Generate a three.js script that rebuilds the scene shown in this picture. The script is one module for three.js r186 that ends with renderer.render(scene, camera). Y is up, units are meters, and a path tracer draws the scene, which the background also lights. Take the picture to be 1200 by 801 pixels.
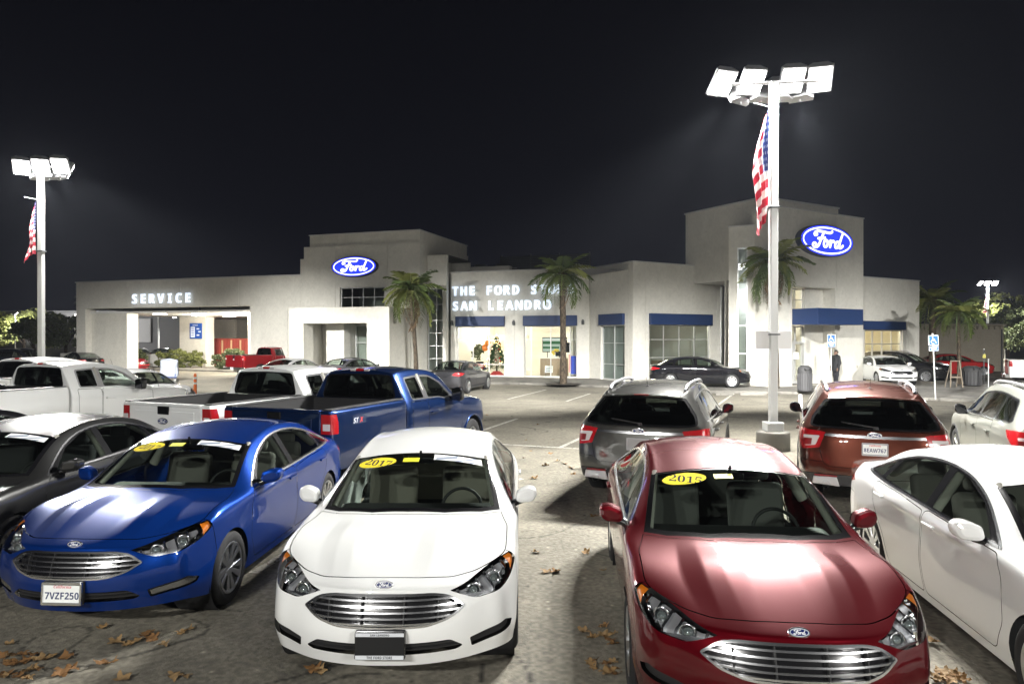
import * as THREE from 'three';
import { mergeGeometries } from 'three/addons/utils/BufferGeometryUtils.js';
import { RoundedBoxGeometry } from 'three/addons/geometries/RoundedBoxGeometry.js';
import { TextGeometry } from 'three/addons/geometries/TextGeometry.js';
import { FontLoader } from 'three/addons/loaders/FontLoader.js';
import { MarchingCubes } from 'three/addons/objects/MarchingCubes.js';
import { createNoise2D, createNoise3D } from 'simplex-noise';
import { Brush, Evaluator, HOLLOW_INTERSECTION, HOLLOW_SUBTRACTION } from 'three-bvh-csg';

// ---------------------------------------------------------------- camera, sky, exposure
const scene = new THREE.Scene();
const renderer = new THREE.WebGLRenderer({ antialias: true });
renderer.toneMapping = THREE.LinearToneMapping; renderer.toneMappingExposure = 1.18; renderer.shadowMap.enabled = true; renderer.shadowMap.type = THREE.PCFSoftShadowMap;
const EYE = 2.45, FOCAL = 820, PITCH = Math.atan(3.5 / FOCAL);   // a picture 1200 wide has this focal length in pixels
const camera = new THREE.PerspectiveCamera(2 * Math.atan(400.5 / FOCAL) * 180 / Math.PI, 1200 / 801, 0.1, 900);
camera.position.set(0, EYE, 0); camera.rotation.x = -PITCH;
{ // a clear night sky over a town: faint grey-blue at the horizon, nearly black overhead
  const W = 64, Hh = 256, d = new Float32Array(W * Hh * 4);
  for (let y = 0; y < Hh; y++) { const e = Math.max(0, (y + 0.5) / Hh * 2 - 1), k = Math.exp(-e * 5.5); for (let x = 0; x < W; x++) d.set([0.0010 + 0.0052 * k, 0.0010 + 0.0056 * k, 0.0020 + 0.0082 * k, 1], (y * W + x) * 4); }
  const sky = new THREE.DataTexture(d, W, Hh, THREE.RGBAFormat, THREE.FloatType); sky.mapping = THREE.EquirectangularReflectionMapping; sky.magFilter = THREE.LinearFilter; sky.needsUpdate = true;
  scene.background = sky; scene.environment = sky;
}
scene.fog = new THREE.FogExp2(new THREE.Color().setRGB(0.8, 0.86, 1.0), 0.0002);   // thin night haze in which the lamps glow
const LAMP = 900;   // candela of one floodlight head on the parking-lot poles
// ---------------------------------------------------------------- helpers
let seedState = 12345;
function rnd() { seedState = (seedState + 0x6d2b79f5) | 0; let t = Math.imul(seedState ^ (seedState >>> 15), 1 | seedState); t = (t + Math.imul(t ^ (t >>> 7), 61 | t)) ^ t; return ((t ^ (t >>> 14)) >>> 0) / 4294967296; }
const rr = (a, b) => a + (b - a) * rnd();
const names = new Map();
function numbered(name) { const n = names.get(name) || 0; names.set(name, n + 1); return n ? name + '_' + String(n).padStart(3, '0') : name; }
function shadows(o) { o.traverse((c) => { if (c.isMesh) { c.castShadow = true; c.receiveShadow = true; } }); return o; }
function thing(name, label, category, group) {
  const o = new THREE.Group(); o.name = numbered(name); scene.add(o); o.userData = { label, category }; if (group) o.userData.group = group; return o;
}
function part(parent, name, geo, mat, label) {
  const m = new THREE.Mesh(Array.isArray(geo) ? merge(geo) : geo, mat); m.name = name; m.castShadow = m.receiveShadow = true; parent.add(m);
  if (label) m.userData.label = label; return m;
}
function single(name, geo, mat, label, category, group) {   // a thing of one mesh
  const m = part(scene, numbered(name), geo, mat); m.userData = { label, category }; if (group) m.userData.group = group; return m;
}
function struct(name, geo, mat, kind = 'structure') { const m = part(scene, numbered(name), geo, mat); m.userData.kind = kind; return m; }
function clean(g) {
  g = g.index ? g.toNonIndexed() : g;
  const r = new THREE.BufferGeometry(); r.setAttribute('position', g.attributes.position);
  if (!g.attributes.normal) g.computeVertexNormals();
  r.setAttribute('normal', g.attributes.normal);
  r.setAttribute('uv', g.attributes.uv || new THREE.BufferAttribute(new Float32Array(g.attributes.position.count * 2), 2));
  return r;
}
function merge(list) { return mergeGeometries(list.map(clean), false); }
function xf(g, { p = [0, 0, 0], r = [0, 0, 0], s = [1, 1, 1] } = {}) {
  const m = new THREE.Matrix4().compose(new THREE.Vector3(...p), new THREE.Quaternion().setFromEuler(new THREE.Euler(...r, 'YXZ')), new THREE.Vector3(...s));
  const q = g.clone().applyMatrix4(m); return m.determinant() < 0 ? flipped(q) : q;
}
function flipped(g) {   // reverse the winding of a non-indexed or indexed geometry
  if (g.index) { const a = g.index.array; for (let i = 0; i < a.length; i += 3) { const t = a[i]; a[i] = a[i + 2]; a[i + 2] = t; } return g; }
  for (const at of Object.values(g.attributes)) { const n = at.itemSize, a = at.array; for (let i = 0; i < a.length; i += 3 * n) for (let c = 0; c < n; c++) { const t = a[i + c]; a[i + c] = a[i + 2 * n + c]; a[i + 2 * n + c] = t; } }
  return g;
}
function mirrorX(g) { return flipped(clean(g.clone()).applyMatrix4(new THREE.Matrix4().makeScale(-1, 1, 1))); }
function both(g) { return merge([g, mirrorX(g)]); }
function box(w, h, d, p = [0, 0, 0], r = [0, 0, 0], rad = 0) {
  const g = rad ? new RoundedBoxGeometry(w, h, d, 2, Math.min(rad, w / 2.01, h / 2.01, d / 2.01)) : new THREE.BoxGeometry(w, h, d);
  return xf(g, { p, r });
}
function boxUV(g, k = 1) {   // uv in metres from the dominant direction of each face
  g = clean(g); const p = g.attributes.position, uv = g.attributes.uv, a = new THREE.Vector3(), b = new THREE.Vector3(), c = new THREE.Vector3(), n = new THREE.Vector3();
  for (let i = 0; i < p.count; i += 3) {
    a.fromBufferAttribute(p, i); b.fromBufferAttribute(p, i + 1); c.fromBufferAttribute(p, i + 2);
    n.subVectors(b, a).cross(c.clone().sub(a)); const ax = Math.abs(n.x), ay = Math.abs(n.y), az = Math.abs(n.z), h = Math.hypot(n.x, n.z) || 1;
    [a, b, c].forEach((v, j) => { if (ay > ax && ay > az) uv.setXY(i + j, v.x * k, v.z * k); else uv.setXY(i + j, (v.x * n.z - v.z * n.x) / h * k, v.y * k); });
  }
  return g;
}
function tube(pts, r, seg = 24, rad = 8, closed = false) { return new THREE.TubeGeometry(new THREE.CatmullRomCurve3(pts.map((p) => new THREE.Vector3(...p)), closed, 'catmullrom', 0.5), seg, r, rad, closed); }
function rod(a, b, r0, r1 = r0, n = 10) {
  const A = new THREE.Vector3(...a), B = new THREE.Vector3(...b), d = B.clone().sub(A), g = new THREE.CylinderGeometry(r1, r0, d.length(), n);
  g.applyQuaternion(new THREE.Quaternion().setFromUnitVectors(new THREE.Vector3(0, 1, 0), d.clone().normalize())); g.translate(...A.add(B).multiplyScalar(0.5).toArray()); return g;
}
function shapeOf(pts, smooth) {
  const s = new THREE.Shape(), v = pts.map((p) => new THREE.Vector2(p[0], p[1]));
  if (smooth) { const c = new THREE.SplineCurve([...v, v[0]]); s.setFromPoints(c.getPoints(v.length * 6)); } else s.setFromPoints(v);
  return s;
}
function roundPoly(pts, r) {   // polygon with rounded corners, as points
  const out = [], n = pts.length;
  for (let i = 0; i < n; i++) {
    const P = pts[(i + n - 1) % n], C = pts[i], N = pts[(i + 1) % n], rad = C[2] ?? r;
    const a = [P[0] - C[0], P[1] - C[1]], b = [N[0] - C[0], N[1] - C[1]], la = Math.hypot(...a), lb = Math.hypot(...b), d = Math.min(rad, la * 0.48, lb * 0.48);
    if (d < 1e-4) { out.push([C[0], C[1]]); continue; }
    const p0 = [C[0] + a[0] / la * d, C[1] + a[1] / la * d], p1 = [C[0] + b[0] / lb * d, C[1] + b[1] / lb * d];
    for (let k = 0; k <= 5; k++) { const t = k / 5, u = 1 - t; out.push([u * u * p0[0] + 2 * u * t * C[0] + t * t * p1[0], u * u * p0[1] + 2 * u * t * C[1] + t * t * p1[1]]); }
  }
  return out;
}
function inset(pts, d) {   // simple polygon offset: positive grows
  let area = 0; const n = pts.length; for (let i = 0; i < n; i++) { const a = pts[i], b = pts[(i + 1) % n]; area += a[0] * b[1] - a[1] * b[0]; }
  const s = area > 0 ? 1 : -1;
  return pts.map((C, i) => {
    const P = pts[(i + n - 1) % n], N = pts[(i + 1) % n]; const e1 = [C[0] - P[0], C[1] - P[1]], e2 = [N[0] - C[0], N[1] - C[1]], l1 = Math.hypot(...e1) || 1, l2 = Math.hypot(...e2) || 1;
    const n1 = [e1[1] / l1 * s, -e1[0] / l1 * s], n2 = [e2[1] / l2 * s, -e2[0] / l2 * s], m = [n1[0] + n2[0], n1[1] + n2[1]], q = Math.max(0.35, (m[0] * m[0] + m[1] * m[1]) / 2);
    return [C[0] + m[0] / q * d, C[1] + m[1] / q * d];
  });
}
function extr(pts, depth, bevel = 0, holes = []) {
  const s = Array.isArray(pts) ? shapeOf(pts) : pts; for (const h of holes) s.holes.push(new THREE.Path(h.map((p) => new THREE.Vector2(p[0], p[1]))));
  return new THREE.ExtrudeGeometry(s, bevel ? { depth, bevelEnabled: true, bevelThickness: bevel, bevelSize: bevel, bevelOffset: -bevel, bevelSegments: 2, curveSegments: 10 } : { depth, bevelEnabled: false, curveSegments: 10 });
}
const lin = (r, g, b) => new THREE.Color().setRGB(r, g, b);
const std = (c, roughness = 0.6, metalness = 0, more = {}) => new THREE.MeshStandardMaterial({ color: c instanceof THREE.Color ? c : lin(...c), roughness, metalness, ...more });
const phys = (c, o) => new THREE.MeshPhysicalMaterial({ color: c instanceof THREE.Color ? c : lin(...c), ...o });
function canvasTex(w, h, draw, srgb = true) {
  const c = document.createElement('canvas'); c.width = w; c.height = h; draw(c.getContext('2d'), w, h);
  const t = new THREE.CanvasTexture(c); if (srgb) t.colorSpace = THREE.SRGBColorSpace; t.wrapS = t.wrapT = THREE.RepeatWrapping; return t;
}
const noise2 = createNoise2D(rnd), noise3 = createNoise3D(rnd);
function noiseTex(size, f, srgb = false) {   // f(u, v) -> [r, g, b] in 0..1; tileable when built on tnoise
  const d = new Uint8Array(size * size * 4);
  for (let y = 0; y < size; y++) for (let x = 0; x < size; x++) { const c = f(x / size, y / size); for (let k = 0; k < 3; k++) d[(y * size + x) * 4 + k] = Math.max(0, Math.min(255, c[k] * 255)); d[(y * size + x) * 4 + 3] = 255; }
  const t = new THREE.DataTexture(d, size, size); t.wrapS = t.wrapT = THREE.RepeatWrapping; t.magFilter = THREE.LinearFilter; if (srgb) t.colorSpace = THREE.SRGBColorSpace; t.needsUpdate = true; return t;
}
const lattice = Float32Array.from({ length: 65536 }, () => rnd() * 2 - 1);
function tnoise(u, v, f) {   // value noise that repeats over 0..1, f cells a side
  f = Math.max(1, Math.round(f)); const x = u * f, y = v * f, ix = Math.floor(x), iy = Math.floor(y), fx = x - ix, fy = y - iy, s = fx * fx * (3 - 2 * fx), t = fy * fy * (3 - 2 * fy), at = (i, j) => lattice[((((i % f) + f) % f) * 157 + (((j % f) + f) % f) * 7919 + f * 31) & 65535];
  return (at(ix, iy) * (1 - s) + at(ix + 1, iy) * s) * (1 - t) + (at(ix, iy + 1) * (1 - s) + at(ix + 1, iy + 1) * s) * t;
}
function ellipsePts(cx, cy, rx, ry, n = 28, tilt = 0) { const o = []; for (let i = 0; i < n; i++) { const a = i / n * 2 * Math.PI, u = Math.cos(a) * rx, v = Math.sin(a) * ry; o.push([cx + u * Math.cos(tilt) - v * Math.sin(tilt), cy + u * Math.sin(tilt) + v * Math.cos(tilt)]); } return o; }
const rect = (x0, y0, x1, y1, r = 0) => r ? roundPoly([[x0, y0], [x1, y0], [x1, y1], [x0, y1]], r) : [[x0, y0], [x1, y0], [x1, y1], [x0, y1]];
function extr2(pts, z, depth, bevel) { const g = extr(pts, depth, bevel); g.translate(0, 0, z); return g; }
const M = {   // shared vehicle materials
  black: phys([0.006, 0.006, 0.007], { roughness: 0.22, clearcoat: 0.6, clearcoatRoughness: 0.1 }), plastic: std([0.018, 0.018, 0.019], 0.62), dark: std([0.008, 0.008, 0.009], 0.95),
  chrome: std([0.78, 0.79, 0.81], 0.22, 1), steel: std([0.3, 0.3, 0.31], 0.45, 1), rubber: std([0.014, 0.014, 0.015], 0.85), rim: std([0.55, 0.56, 0.58], 0.28, 1),
  glass: phys([0.60, 0.66, 0.62], { roughness: 0, transmission: 1, thickness: 0, ior: 1.52 }), tint: phys([0.07, 0.08, 0.075], { roughness: 0, transmission: 1, thickness: 0, ior: 1.52 }), lens: phys([0.96, 0.97, 0.98], { roughness: 0, transmission: 1, thickness: 0, ior: 1.5 }),
  reflector: std([0.5, 0.5, 0.51], 0.3, 0.6), bulb: phys([0.30, 0.34, 0.33], { roughness: 0.05, clearcoat: 1, metalness: 0.7 }), amber: phys([0.62, 0.17, 0.01], { roughness: 0.35, clearcoat: 1 }), red: phys([0.36, 0.006, 0.010], { roughness: 0.25, clearcoat: 1 }), redDark: std([0.2, 0.004, 0.006], 0.4),
  clear: phys([0.6, 0.57, 0.57], { roughness: 0.15, clearcoat: 1 }), seat: std([0.16, 0.15, 0.135], 0.85), lining: std([0.36, 0.35, 0.31], 0.9), mirror: std([0.10, 0.10, 0.11], 0.05, 1), sideTint: phys([0.16, 0.18, 0.17], { roughness: 0, transmission: 1, thickness: 0, ior: 1.52 }), pillarBlack: std([0.03, 0.03, 0.032], 0.4), cladding: std([0.03, 0.03, 0.031], 0.6), silver: std([0.5, 0.5, 0.52], 0.35, 0.8), plate: std([0.8, 0.8, 0.8], 0.5), badge: phys([1, 1, 1], { roughness: 0.25, clearcoat: 1 }), badgeBlue: phys([0.01, 0.03, 0.18], { roughness: 0.2, clearcoat: 1 }),
};
function paint(c, metal = 0, rough = 0.35, spec = null) { return phys(c, { roughness: rough, metalness: metal, clearcoat: 1, clearcoatRoughness: 0.035, specularIntensity: spec ?? Math.max(...(Array.isArray(c) ? c : [1])) < 0.02 ? 0.05 : 0.4 }); }
function assemble(name, kit, mats, label, category, group, [x, d, a]) {
  const root = thing(name, label, category, group); root.position.set(x, 0, -d); root.rotation.y = -a;
  const put = (o, parent) => { const m = part(parent, o.n, o.g, typeof o.m === 'string' ? mats[o.m] || M[o.m] : o.m); if (o.l) m.userData.label = o.l; for (const c of o.k || []) put(c, m); };
  for (const o of kit) put(o, root); return root;
}
// ---------------------------------------------------------------- ground, painted lines, apron
const GP = (px, py, y = 0) => { const d = (EYE - y) * FOCAL / (py - 397); return [(px - 600) * d / FOCAL, d]; };   // survey: the ground point seen at a pixel of the 1200 x 801 photograph
const fineBump = noiseTex(512, (u, v) => { const n = 0.5 + 0.22 * tnoise(u, v, 60) + 0.2 * tnoise(u, v, 140) + 0.18 * (rnd() - 0.5); return [n, n, n]; });
const softNoise = noiseTex(512, (u, v) => { const n = 0.5 + 0.26 * tnoise(u, v, 5) + 0.16 * tnoise(u, v, 14) + 0.12 * tnoise(u, v, 40); return [n, n, n]; });
const rep = (t, x, y = x) => { const c = t.clone(); c.repeat.set(x, y); c.needsUpdate = true; return c; };
{
  const col = noiseTex(2048, (u, v) => {   // 60 m of old asphalt: speckle, worn lanes, seal patches, cracks
    const X = u * 60, Y = v * 60; let c = 0.52 + 0.05 * tnoise(u, v, 9) + 0.045 * tnoise(u, v, 30) + 0.04 * tnoise(u, v, 110) + 0.16 * (rnd() - 0.5);
    const w = 0.35 * noise2(X * 0.35, Y * 0.35), crack = Math.abs(noise2(X * 0.16 + w, Y * 0.16 - w)), crack2 = Math.abs(noise2(X * 0.3 + 40 + w, Y * 0.3 + w)), gate = noise2(X * 0.07 + 9, Y * 0.07);
    if (crack < 0.010 && gate > -0.2) c -= 0.24; if (crack2 < 0.010 && gate < 0.2) c -= 0.2;
    const stain = noise2(X * 0.5 + 90, Y * 0.5); if (stain > 0.72) c -= (stain - 0.72) * 0.55;
    if (rnd() > 0.9985) c += 0.25; return [c * 1.0, c * 0.985, c * 0.935];
  }, true);
  const m = std([0.74, 0.705, 0.62], 0.9, 0, { map: rep(col, 1 / 60), bumpMap: rep(fineBump, 1 / 1.4), bumpScale: 0.006 });
  const g = new THREE.PlaneGeometry(700, 700, 1, 1); const uv = g.attributes.uv, p = g.attributes.position; for (let i = 0; i < p.count; i++) uv.setXY(i, p.getX(i) + 8, p.getY(i) + 22);
  struct('ground', xf(g, { p: [0, 0, -150], r: [-Math.PI / 2, 0, 0] }), m);
}
const flat = (pts, y, h) => { const s = shapeOf(pts.map(([x, d]) => [x, d])); const g = h ? new THREE.ExtrudeGeometry(s, { depth: h, bevelEnabled: true, bevelSize: 0.02, bevelThickness: 0.02, bevelSegments: 2, bevelOffset: -0.02 }) : new THREE.ShapeGeometry(s); const q = g.applyMatrix4(new THREE.Matrix4().makeBasis(new THREE.Vector3(1, 0, 0), new THREE.Vector3(0, 0, -1), new THREE.Vector3(0, 1, 0))); q.translate(0, y, 0); return boxUV(q); };
const wornPaint = std([0.48, 0.47, 0.42], 0.8, 0, { alphaMap: rep(noiseTex(256, (u, v) => { const n = tnoise(u, v, 26) * 0.6 + tnoise(u, v, 70) * 0.5 + 0.62 + 0.3 * (rnd() - 0.5) > 0.28 ? 1 : 0; return [n, n, n]; }), 0.9), alphaTest: 0.5 });
function stripe(a, b, w = 0.1) { const [x0, d0] = a, [x1, d1] = b, l = Math.hypot(x1 - x0, d1 - d0), nx = -(d1 - d0) / l * w / 2, nd = (x1 - x0) / l * w / 2; struct('parking_line', flat([[x0 + nx, d0 + nd], [x1 + nx, d1 + nd], [x1 - nx, d1 - nd], [x0 - nx, d0 - nd]], 0.005), wornPaint); }
for (const [a, b] of [[[560, 519], [735, 529]], [[655, 525], [690, 509]], [[595, 467.6], [640, 456.5]], [[566, 504], [606, 490.5]], [[664, 470], [692, 461]], [[838, 477], [860, 461]], [[712, 452], [742, 446.5]], [[520, 483], [560, 470]], [[296, 672], [345, 643]], [[585, 566], [612, 561]]]) stripe(GP(...a), GP(...b), 0.11);
const concreteCol = noiseTex(512, (u, v) => { const c = 0.72 + 0.10 * tnoise(u, v, 6) + 0.07 * tnoise(u, v, 24) + 0.06 * (rnd() - 0.5) - (tnoise(u, v, 17) > 0.62 ? 0.1 : 0); return [c, c * 0.98, c * 0.93]; }, true);
const concrete = std([0.36, 0.36, 0.36], 0.88, 0, { map: rep(concreteCol, 0.22), bumpMap: rep(fineBump, 0.8), bumpScale: 0.004 });
const APRON = 0.12;   // the paved apron round the showroom stands a kerb above the lot
struct('pavement', flat([[-40, 60], [-16, 49.5], [-9.5, 41.6], [-5, 39.2], [1.5, 37.2], [6, 34.3], [9.2, 31.6], [13, 31.0], [16.6, 27.9], [18.2, 27.0], [19.6, 27.1], [20.4, 28.2], [21.2, 31], [27, 38.5], [34, 50], [30, 56], [10, 58]], -0.02, APRON - 0.02 + 0.02), concrete);
{ // sawn joints of the apron: narrow dark-filled slots are the gaps between lighter slabs laid proud of the base
  const slab = std([0.38, 0.38, 0.38], 0.9, 0, { map: rep(concreteCol, 0.3), bumpMap: rep(fineBump, 0.8), bumpScale: 0.004 }), pav = scene.getObjectByName('pavement');
  const edge = [[-9.2, 41.75], [-4.9, 39.5], [1.6, 37.5], [6.1, 34.6], [9.35, 31.9], [13.1, 31.3], [16.75, 28.2], [18.2, 27.35]];
  for (let i = 0; i < edge.length - 1; i++) { const [a, b] = [edge[i], edge[i + 1]], L = Math.hypot(b[0] - a[0], b[1] - a[1]), n = Math.max(1, Math.round(L / 1.5)); for (let k = 0; k < n; k++) { const t0 = (k + 0.012) / n, t1 = (k + 0.988) / n, q = (t, o) => [a[0] + (b[0] - a[0]) * t + o * 0.25, a[1] + (b[1] - a[1]) * t + o]; part(pav, 'kerb_slab', flat([q(t0, 0), q(t1, 0), q(t1, 1.42), q(t0, 1.42)], APRON + 0.002 + rnd() * 0.003), slab); } }
}
for (const [a, b] of [[[836, 462], [856, 462]], [[864, 462], [893, 462]]]) { const A = GP(...a), B = GP(...b), len = B[0] - A[0]; const o = single('wheel_stop', boxUV(xf(extr([[-0.09, 0], [-0.06, 0.1], [0.06, 0.1], [0.09, 0]], len, 0.006), { r: [0, Math.PI / 2, 0], p: [A[0], 0.003, -A[1] + 0.35] })), concrete, a[0] < 850 ? 'short concrete wheel stop at the kerb, left of its longer neighbour' : 'longer concrete wheel stop at the kerb below the black sedan', 'wheel stop'); }
// ---------------------------------------------------------------- the dealership buildings, each in its own turned frame: x along the front, z out of it
const stuccoCol = noiseTex(512, (u, v) => { const c = 0.90 + 0.012 * tnoise(u, v, 4) + 0.014 * tnoise(u, v, 13) + 0.02 * tnoise(u, v, 60) + 0.04 * (rnd() - 0.5) - (tnoise(u, v, 21) > 0.86 ? 0.025 : 0); return [c, c * 0.99, c * 0.96]; }, true);
const stucco = std([0.78, 0.78, 0.76], 0.92, 0, { map: rep(stuccoCol, 0.16), bumpMap: rep(fineBump, 0.9), bumpScale: 0.004 });
const roofMat = std([0.10, 0.10, 0.105], 0.95), coping = std([0.5, 0.5, 0.49], 0.6), alu = std([0.62, 0.63, 0.63], 0.4, 0.6), darkAlu = std([0.08, 0.085, 0.09], 0.45, 0.4), awningMat = std([0.009, 0.030, 0.105], 0.55, 0, { bumpMap: rep(fineBump, 2), bumpScale: 0.001 });
const paneMat = phys([0.88, 0.93, 0.91], { roughness: 0, transmission: 1, thickness: 0, ior: 1.52 }), panePrivacy = phys([0.50, 0.56, 0.54], { roughness: 0, transmission: 1, thickness: 0, ior: 1.52 });
const inWall = std([0.72, 0.70, 0.64], 0.9), inFloor = std([0.55, 0.53, 0.49], 0.35);
function wing(name, label, X, d, deg) { const o = thing(name, label, 'building'); o.position.set(X, APRON, -d); o.rotation.y = deg * Math.PI / 180; return o; }
// a wall of panels between x0..x1, y0..y1 at plane z: rows and columns with open joints over a core; openings [x0, y0, x1, y1] are left out
function panelWall(root, x0, x1, y0, y1, z, cols, rows, holes = [], m = stucco, t = 0.3) {
  const joint = 0.022, xs = [x0, ...cols.filter((c) => c > x0 && c < x1), x1], ys = [y0, ...rows.filter((r) => r > y0 && r < y1), y1];
  const s = shapeOf(rect(x0, y0, x1, y1)); for (const h of holes) s.holes.push(new THREE.Path(rect(h[0], Math.max(h[1], y0 + 0.001), h[2], Math.min(h[3], y1 - 0.001)).map((p) => new THREE.Vector2(...p))));
  const core = new THREE.ExtrudeGeometry(s, { depth: t - 0.025, bevelEnabled: false }); core.translate(0, 0, z - t); part(root, 'wall', boxUV(core), m);
  for (let i = 0; i < xs.length - 1; i++) for (let j = 0; j < ys.length - 1; j++) {
    let cells = [[xs[i] + joint / 2, ys[j] + joint / 2, xs[i + 1] - joint / 2, ys[j + 1] - joint / 2]];
    for (const h of holes) cells = cells.flatMap((c) => { if (h[0] >= c[2] || h[2] <= c[0] || h[1] >= c[3] || h[3] <= c[1]) return [c]; const o = []; if (h[0] > c[0]) o.push([c[0], c[1], h[0], c[3]]); if (h[2] < c[2]) o.push([h[2], c[1], c[2], c[3]]); const a = Math.max(c[0], h[0]), b = Math.min(c[2], h[2]); if (h[1] > c[1]) o.push([a, c[1], b, h[1]]); if (h[3] < c[3]) o.push([a, h[3], b, c[3]]); return o; });
    for (const c of cells) if (c[2] - c[0] > 0.03 && c[3] - c[1] > 0.03) part(root, 'wall_panel', boxUV(box(c[2] - c[0], c[3] - c[1], 0.03, [(c[0] + c[2]) / 2, (c[1] + c[3]) / 2, z - 0.015])), m);
  }
}
function solidBox(root, name, x0, x1, y0, y1, z0, z1, m, rad = 0) { return part(root, name, boxUV(box(x1 - x0, y1 - y0, z1 - z0, [(x0 + x1) / 2, (y0 + y1) / 2, (z0 + z1) / 2], [0, 0, 0], rad)), m); }
function glazing(root, x0, x1, y0, y1, z, cols, rows, frame = alu, glass = paneMat, w = 0.06) {   // window > frame, mullions, panes
  const g = new THREE.Group(); g.name = 'window'; root.add(g);
  const f = extr(rect(x0, y0, x1, y1), 0.1, 0, [rect(x0 + w, y0 + w, x1 - w, y1 - w)]); f.translate(0, 0, z - 0.1); part(g, 'window_frame', f, frame);
  const xs = [x0 + w / 2, ...cols, x1 - w / 2], ys = [y0 + w / 2, ...rows, y1 - w / 2];
  for (const c of cols) part(g, 'mullion', box(w * 0.8, y1 - y0 - 2 * w, 0.08, [c, (y0 + y1) / 2, z - 0.05]), frame);
  for (let i = 0; i < xs.length - 1; i++) { for (const r of rows) part(g, 'transom', box(xs[i + 1] - xs[i] - w * 0.8, w * 0.7, 0.07, [(xs[i] + xs[i + 1]) / 2, r, z - 0.05]), frame);
    for (let j = 0; j < ys.length - 1; j++) { const q = new THREE.PlaneGeometry(xs[i + 1] - xs[i] - w * 0.7, ys[j + 1] - ys[j] - w * 0.6); q.translate((xs[i] + xs[i + 1]) / 2, (ys[j] + ys[j + 1]) / 2, z - 0.055); part(g, 'pane', q, glass); } }
  return g;
}
const even = (a, b, n) => Array.from({ length: n - 1 }, (_, i) => a + (b - a) * (i + 1) / n);
function room(root, x0, x1, y1, z0, z1, wallM, floorM, ceilM) {   // floor, back, sides and ceiling behind a glazed front
  part(root, 'room_floor', boxUV(box(x1 - x0, 0.04, z1 - z0, [(x0 + x1) / 2, 0.02, (z0 + z1) / 2])), floorM);
  part(root, 'room_wall', boxUV(merge([box(x1 - x0, y1, 0.1, [(x0 + x1) / 2, y1 / 2, z0 + 0.05]), box(0.1, y1, z1 - z0 - 0.1, [x0 + 0.05, y1 / 2, (z0 + z1) / 2]), box(0.1, y1, z1 - z0 - 0.1, [x1 - 0.05, y1 / 2, (z0 + z1) / 2])])), wallM);
  part(root, 'room_ceiling', box(x1 - x0, 0.08, z1 - z0, [(x0 + x1) / 2, y1 + 0.04, (z0 + z1) / 2]), ceilM);
}
const glow = (r, g, b, k) => new THREE.MeshStandardMaterial({ color: lin(0.8, 0.8, 0.8), emissive: lin(r, g, b), emissiveIntensity: k, roughness: 0.6 });
function roomLight(root, x, y, z, w, d, cd, color = 0xfff1d8) {   // a ceiling panel and the light just under it
  part(root, 'ceiling_light', box(w, 0.03, d, [x, y - 0.02, z]), glow(1, 0.93, 0.78, 2.2));
  const l = new THREE.PointLight(color, cd); l.position.set(x, y - 0.25, z); l.castShadow = true; l.shadow.radius = 18; l.name = 'ceiling_light_source'; root.add(l);
}

// service canopy and wing
{
  const w = wing('service_building', 'long low grey service wing with an open drive-through canopy', -5.68, 43.1, -18.2), y = -APRON;
  panelWall(w, -28.05, -8.62, 4.55, 6.48, 0, [-23.2, -18.4, -13.5], [], [], stucco, 0.4);
  solidBox(w, 'coping', -28.1, -8.62, 6.48, 6.56, -0.5, 0.04, coping);
  solidBox(w, 'canopy_ceiling', -28.0, -8.7, 4.2, 4.33, -15.9, -0.41, std([0.62, 0.62, 0.6], 0.85));
  solidBox(w, 'roof', -28.0, -8.7, 6.1, 6.2, -11.9, -0.41, roofMat);
  solidBox(w, 'end_wall', -28.03, -27.7, 4.55, 6.46, -12, -0.41, stucco);
  solidBox(w, 'pier', -28.03, -27.15, y, 4.55, -0.9, -0.01, stucco);
  solidBox(w, 'pier', -27.14, -23.75, y, 4.2, -1.5, -0.5, stucco);
  solidBox(w, 'column', -26.3, -23.6, y, 4.2, -9.2, -8.2, stucco); solidBox(w, 'column', -19.4, -17.0, y, 4.2, -9.4, -8.3, stucco); solidBox(w, 'column', -17.0, -15.2, y, 4.2, -6.2, -5.3, stucco);
  panelWall(w, -12.6, -8.62, y, 4.55, -0.02, [-9.6], [1.6, 3.4], [], stucco, 0.4); solidBox(w, 'side_wall', -12.6, -12.2, y, 4.2, -9, -0.45, stucco);
  panelWall(w, -33.5, -27.2, y, 4.3, -16, [-30], [], [], stucco); 
  for (const [x, z] of [[-22.2, -2], [-18.6, -2], [-14.6, -1.8], [-21.2, -4.8], [-17.4, -4.8], [-13.6, -4.6], [-20.5, -7.4], [-16.4, -7.2], [-13.2, -7.0]]) {
    part(w, 'ceiling_light', xf(new THREE.CylinderGeometry(0.48, 0.48, 0.07, 24), { p: [x, 4.175, z] }), glow(1, 0.97, 0.9, 7));
    if (z > -7.3 && z !== -2) { const l = new THREE.PointLight(0xfff4e2, 70); l.position.set(x, 4.0, z); l.shadow.radius = 16; l.castShadow = true; l.name = 'ceiling_light_source'; w.add(l); }
  }
  for (const r of [1, 2]) part(w, 'wall_lamp', merge([box(0.2, 0.14, 0.22, [-28.25, 5.9 - r * 0.45, -0.15], [0.4, 0.3, 0], 0.03), rod([-28.03, 5.85 - r * 0.45, -0.2], [-28.2, 5.9 - r * 0.45, -0.2], 0.02)]), darkAlu);
  part(w, 'drain_pipe', rod([-8.5, 0, 0.05], [-8.5, 4.2, 0.05], 0.05), darkAlu); part(w, 'wall_box', box(0.3, 0.5, 0.14, [-8.95, 1.5, 0.07], [0, 0, 0], 0.02), darkAlu);
}
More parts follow.
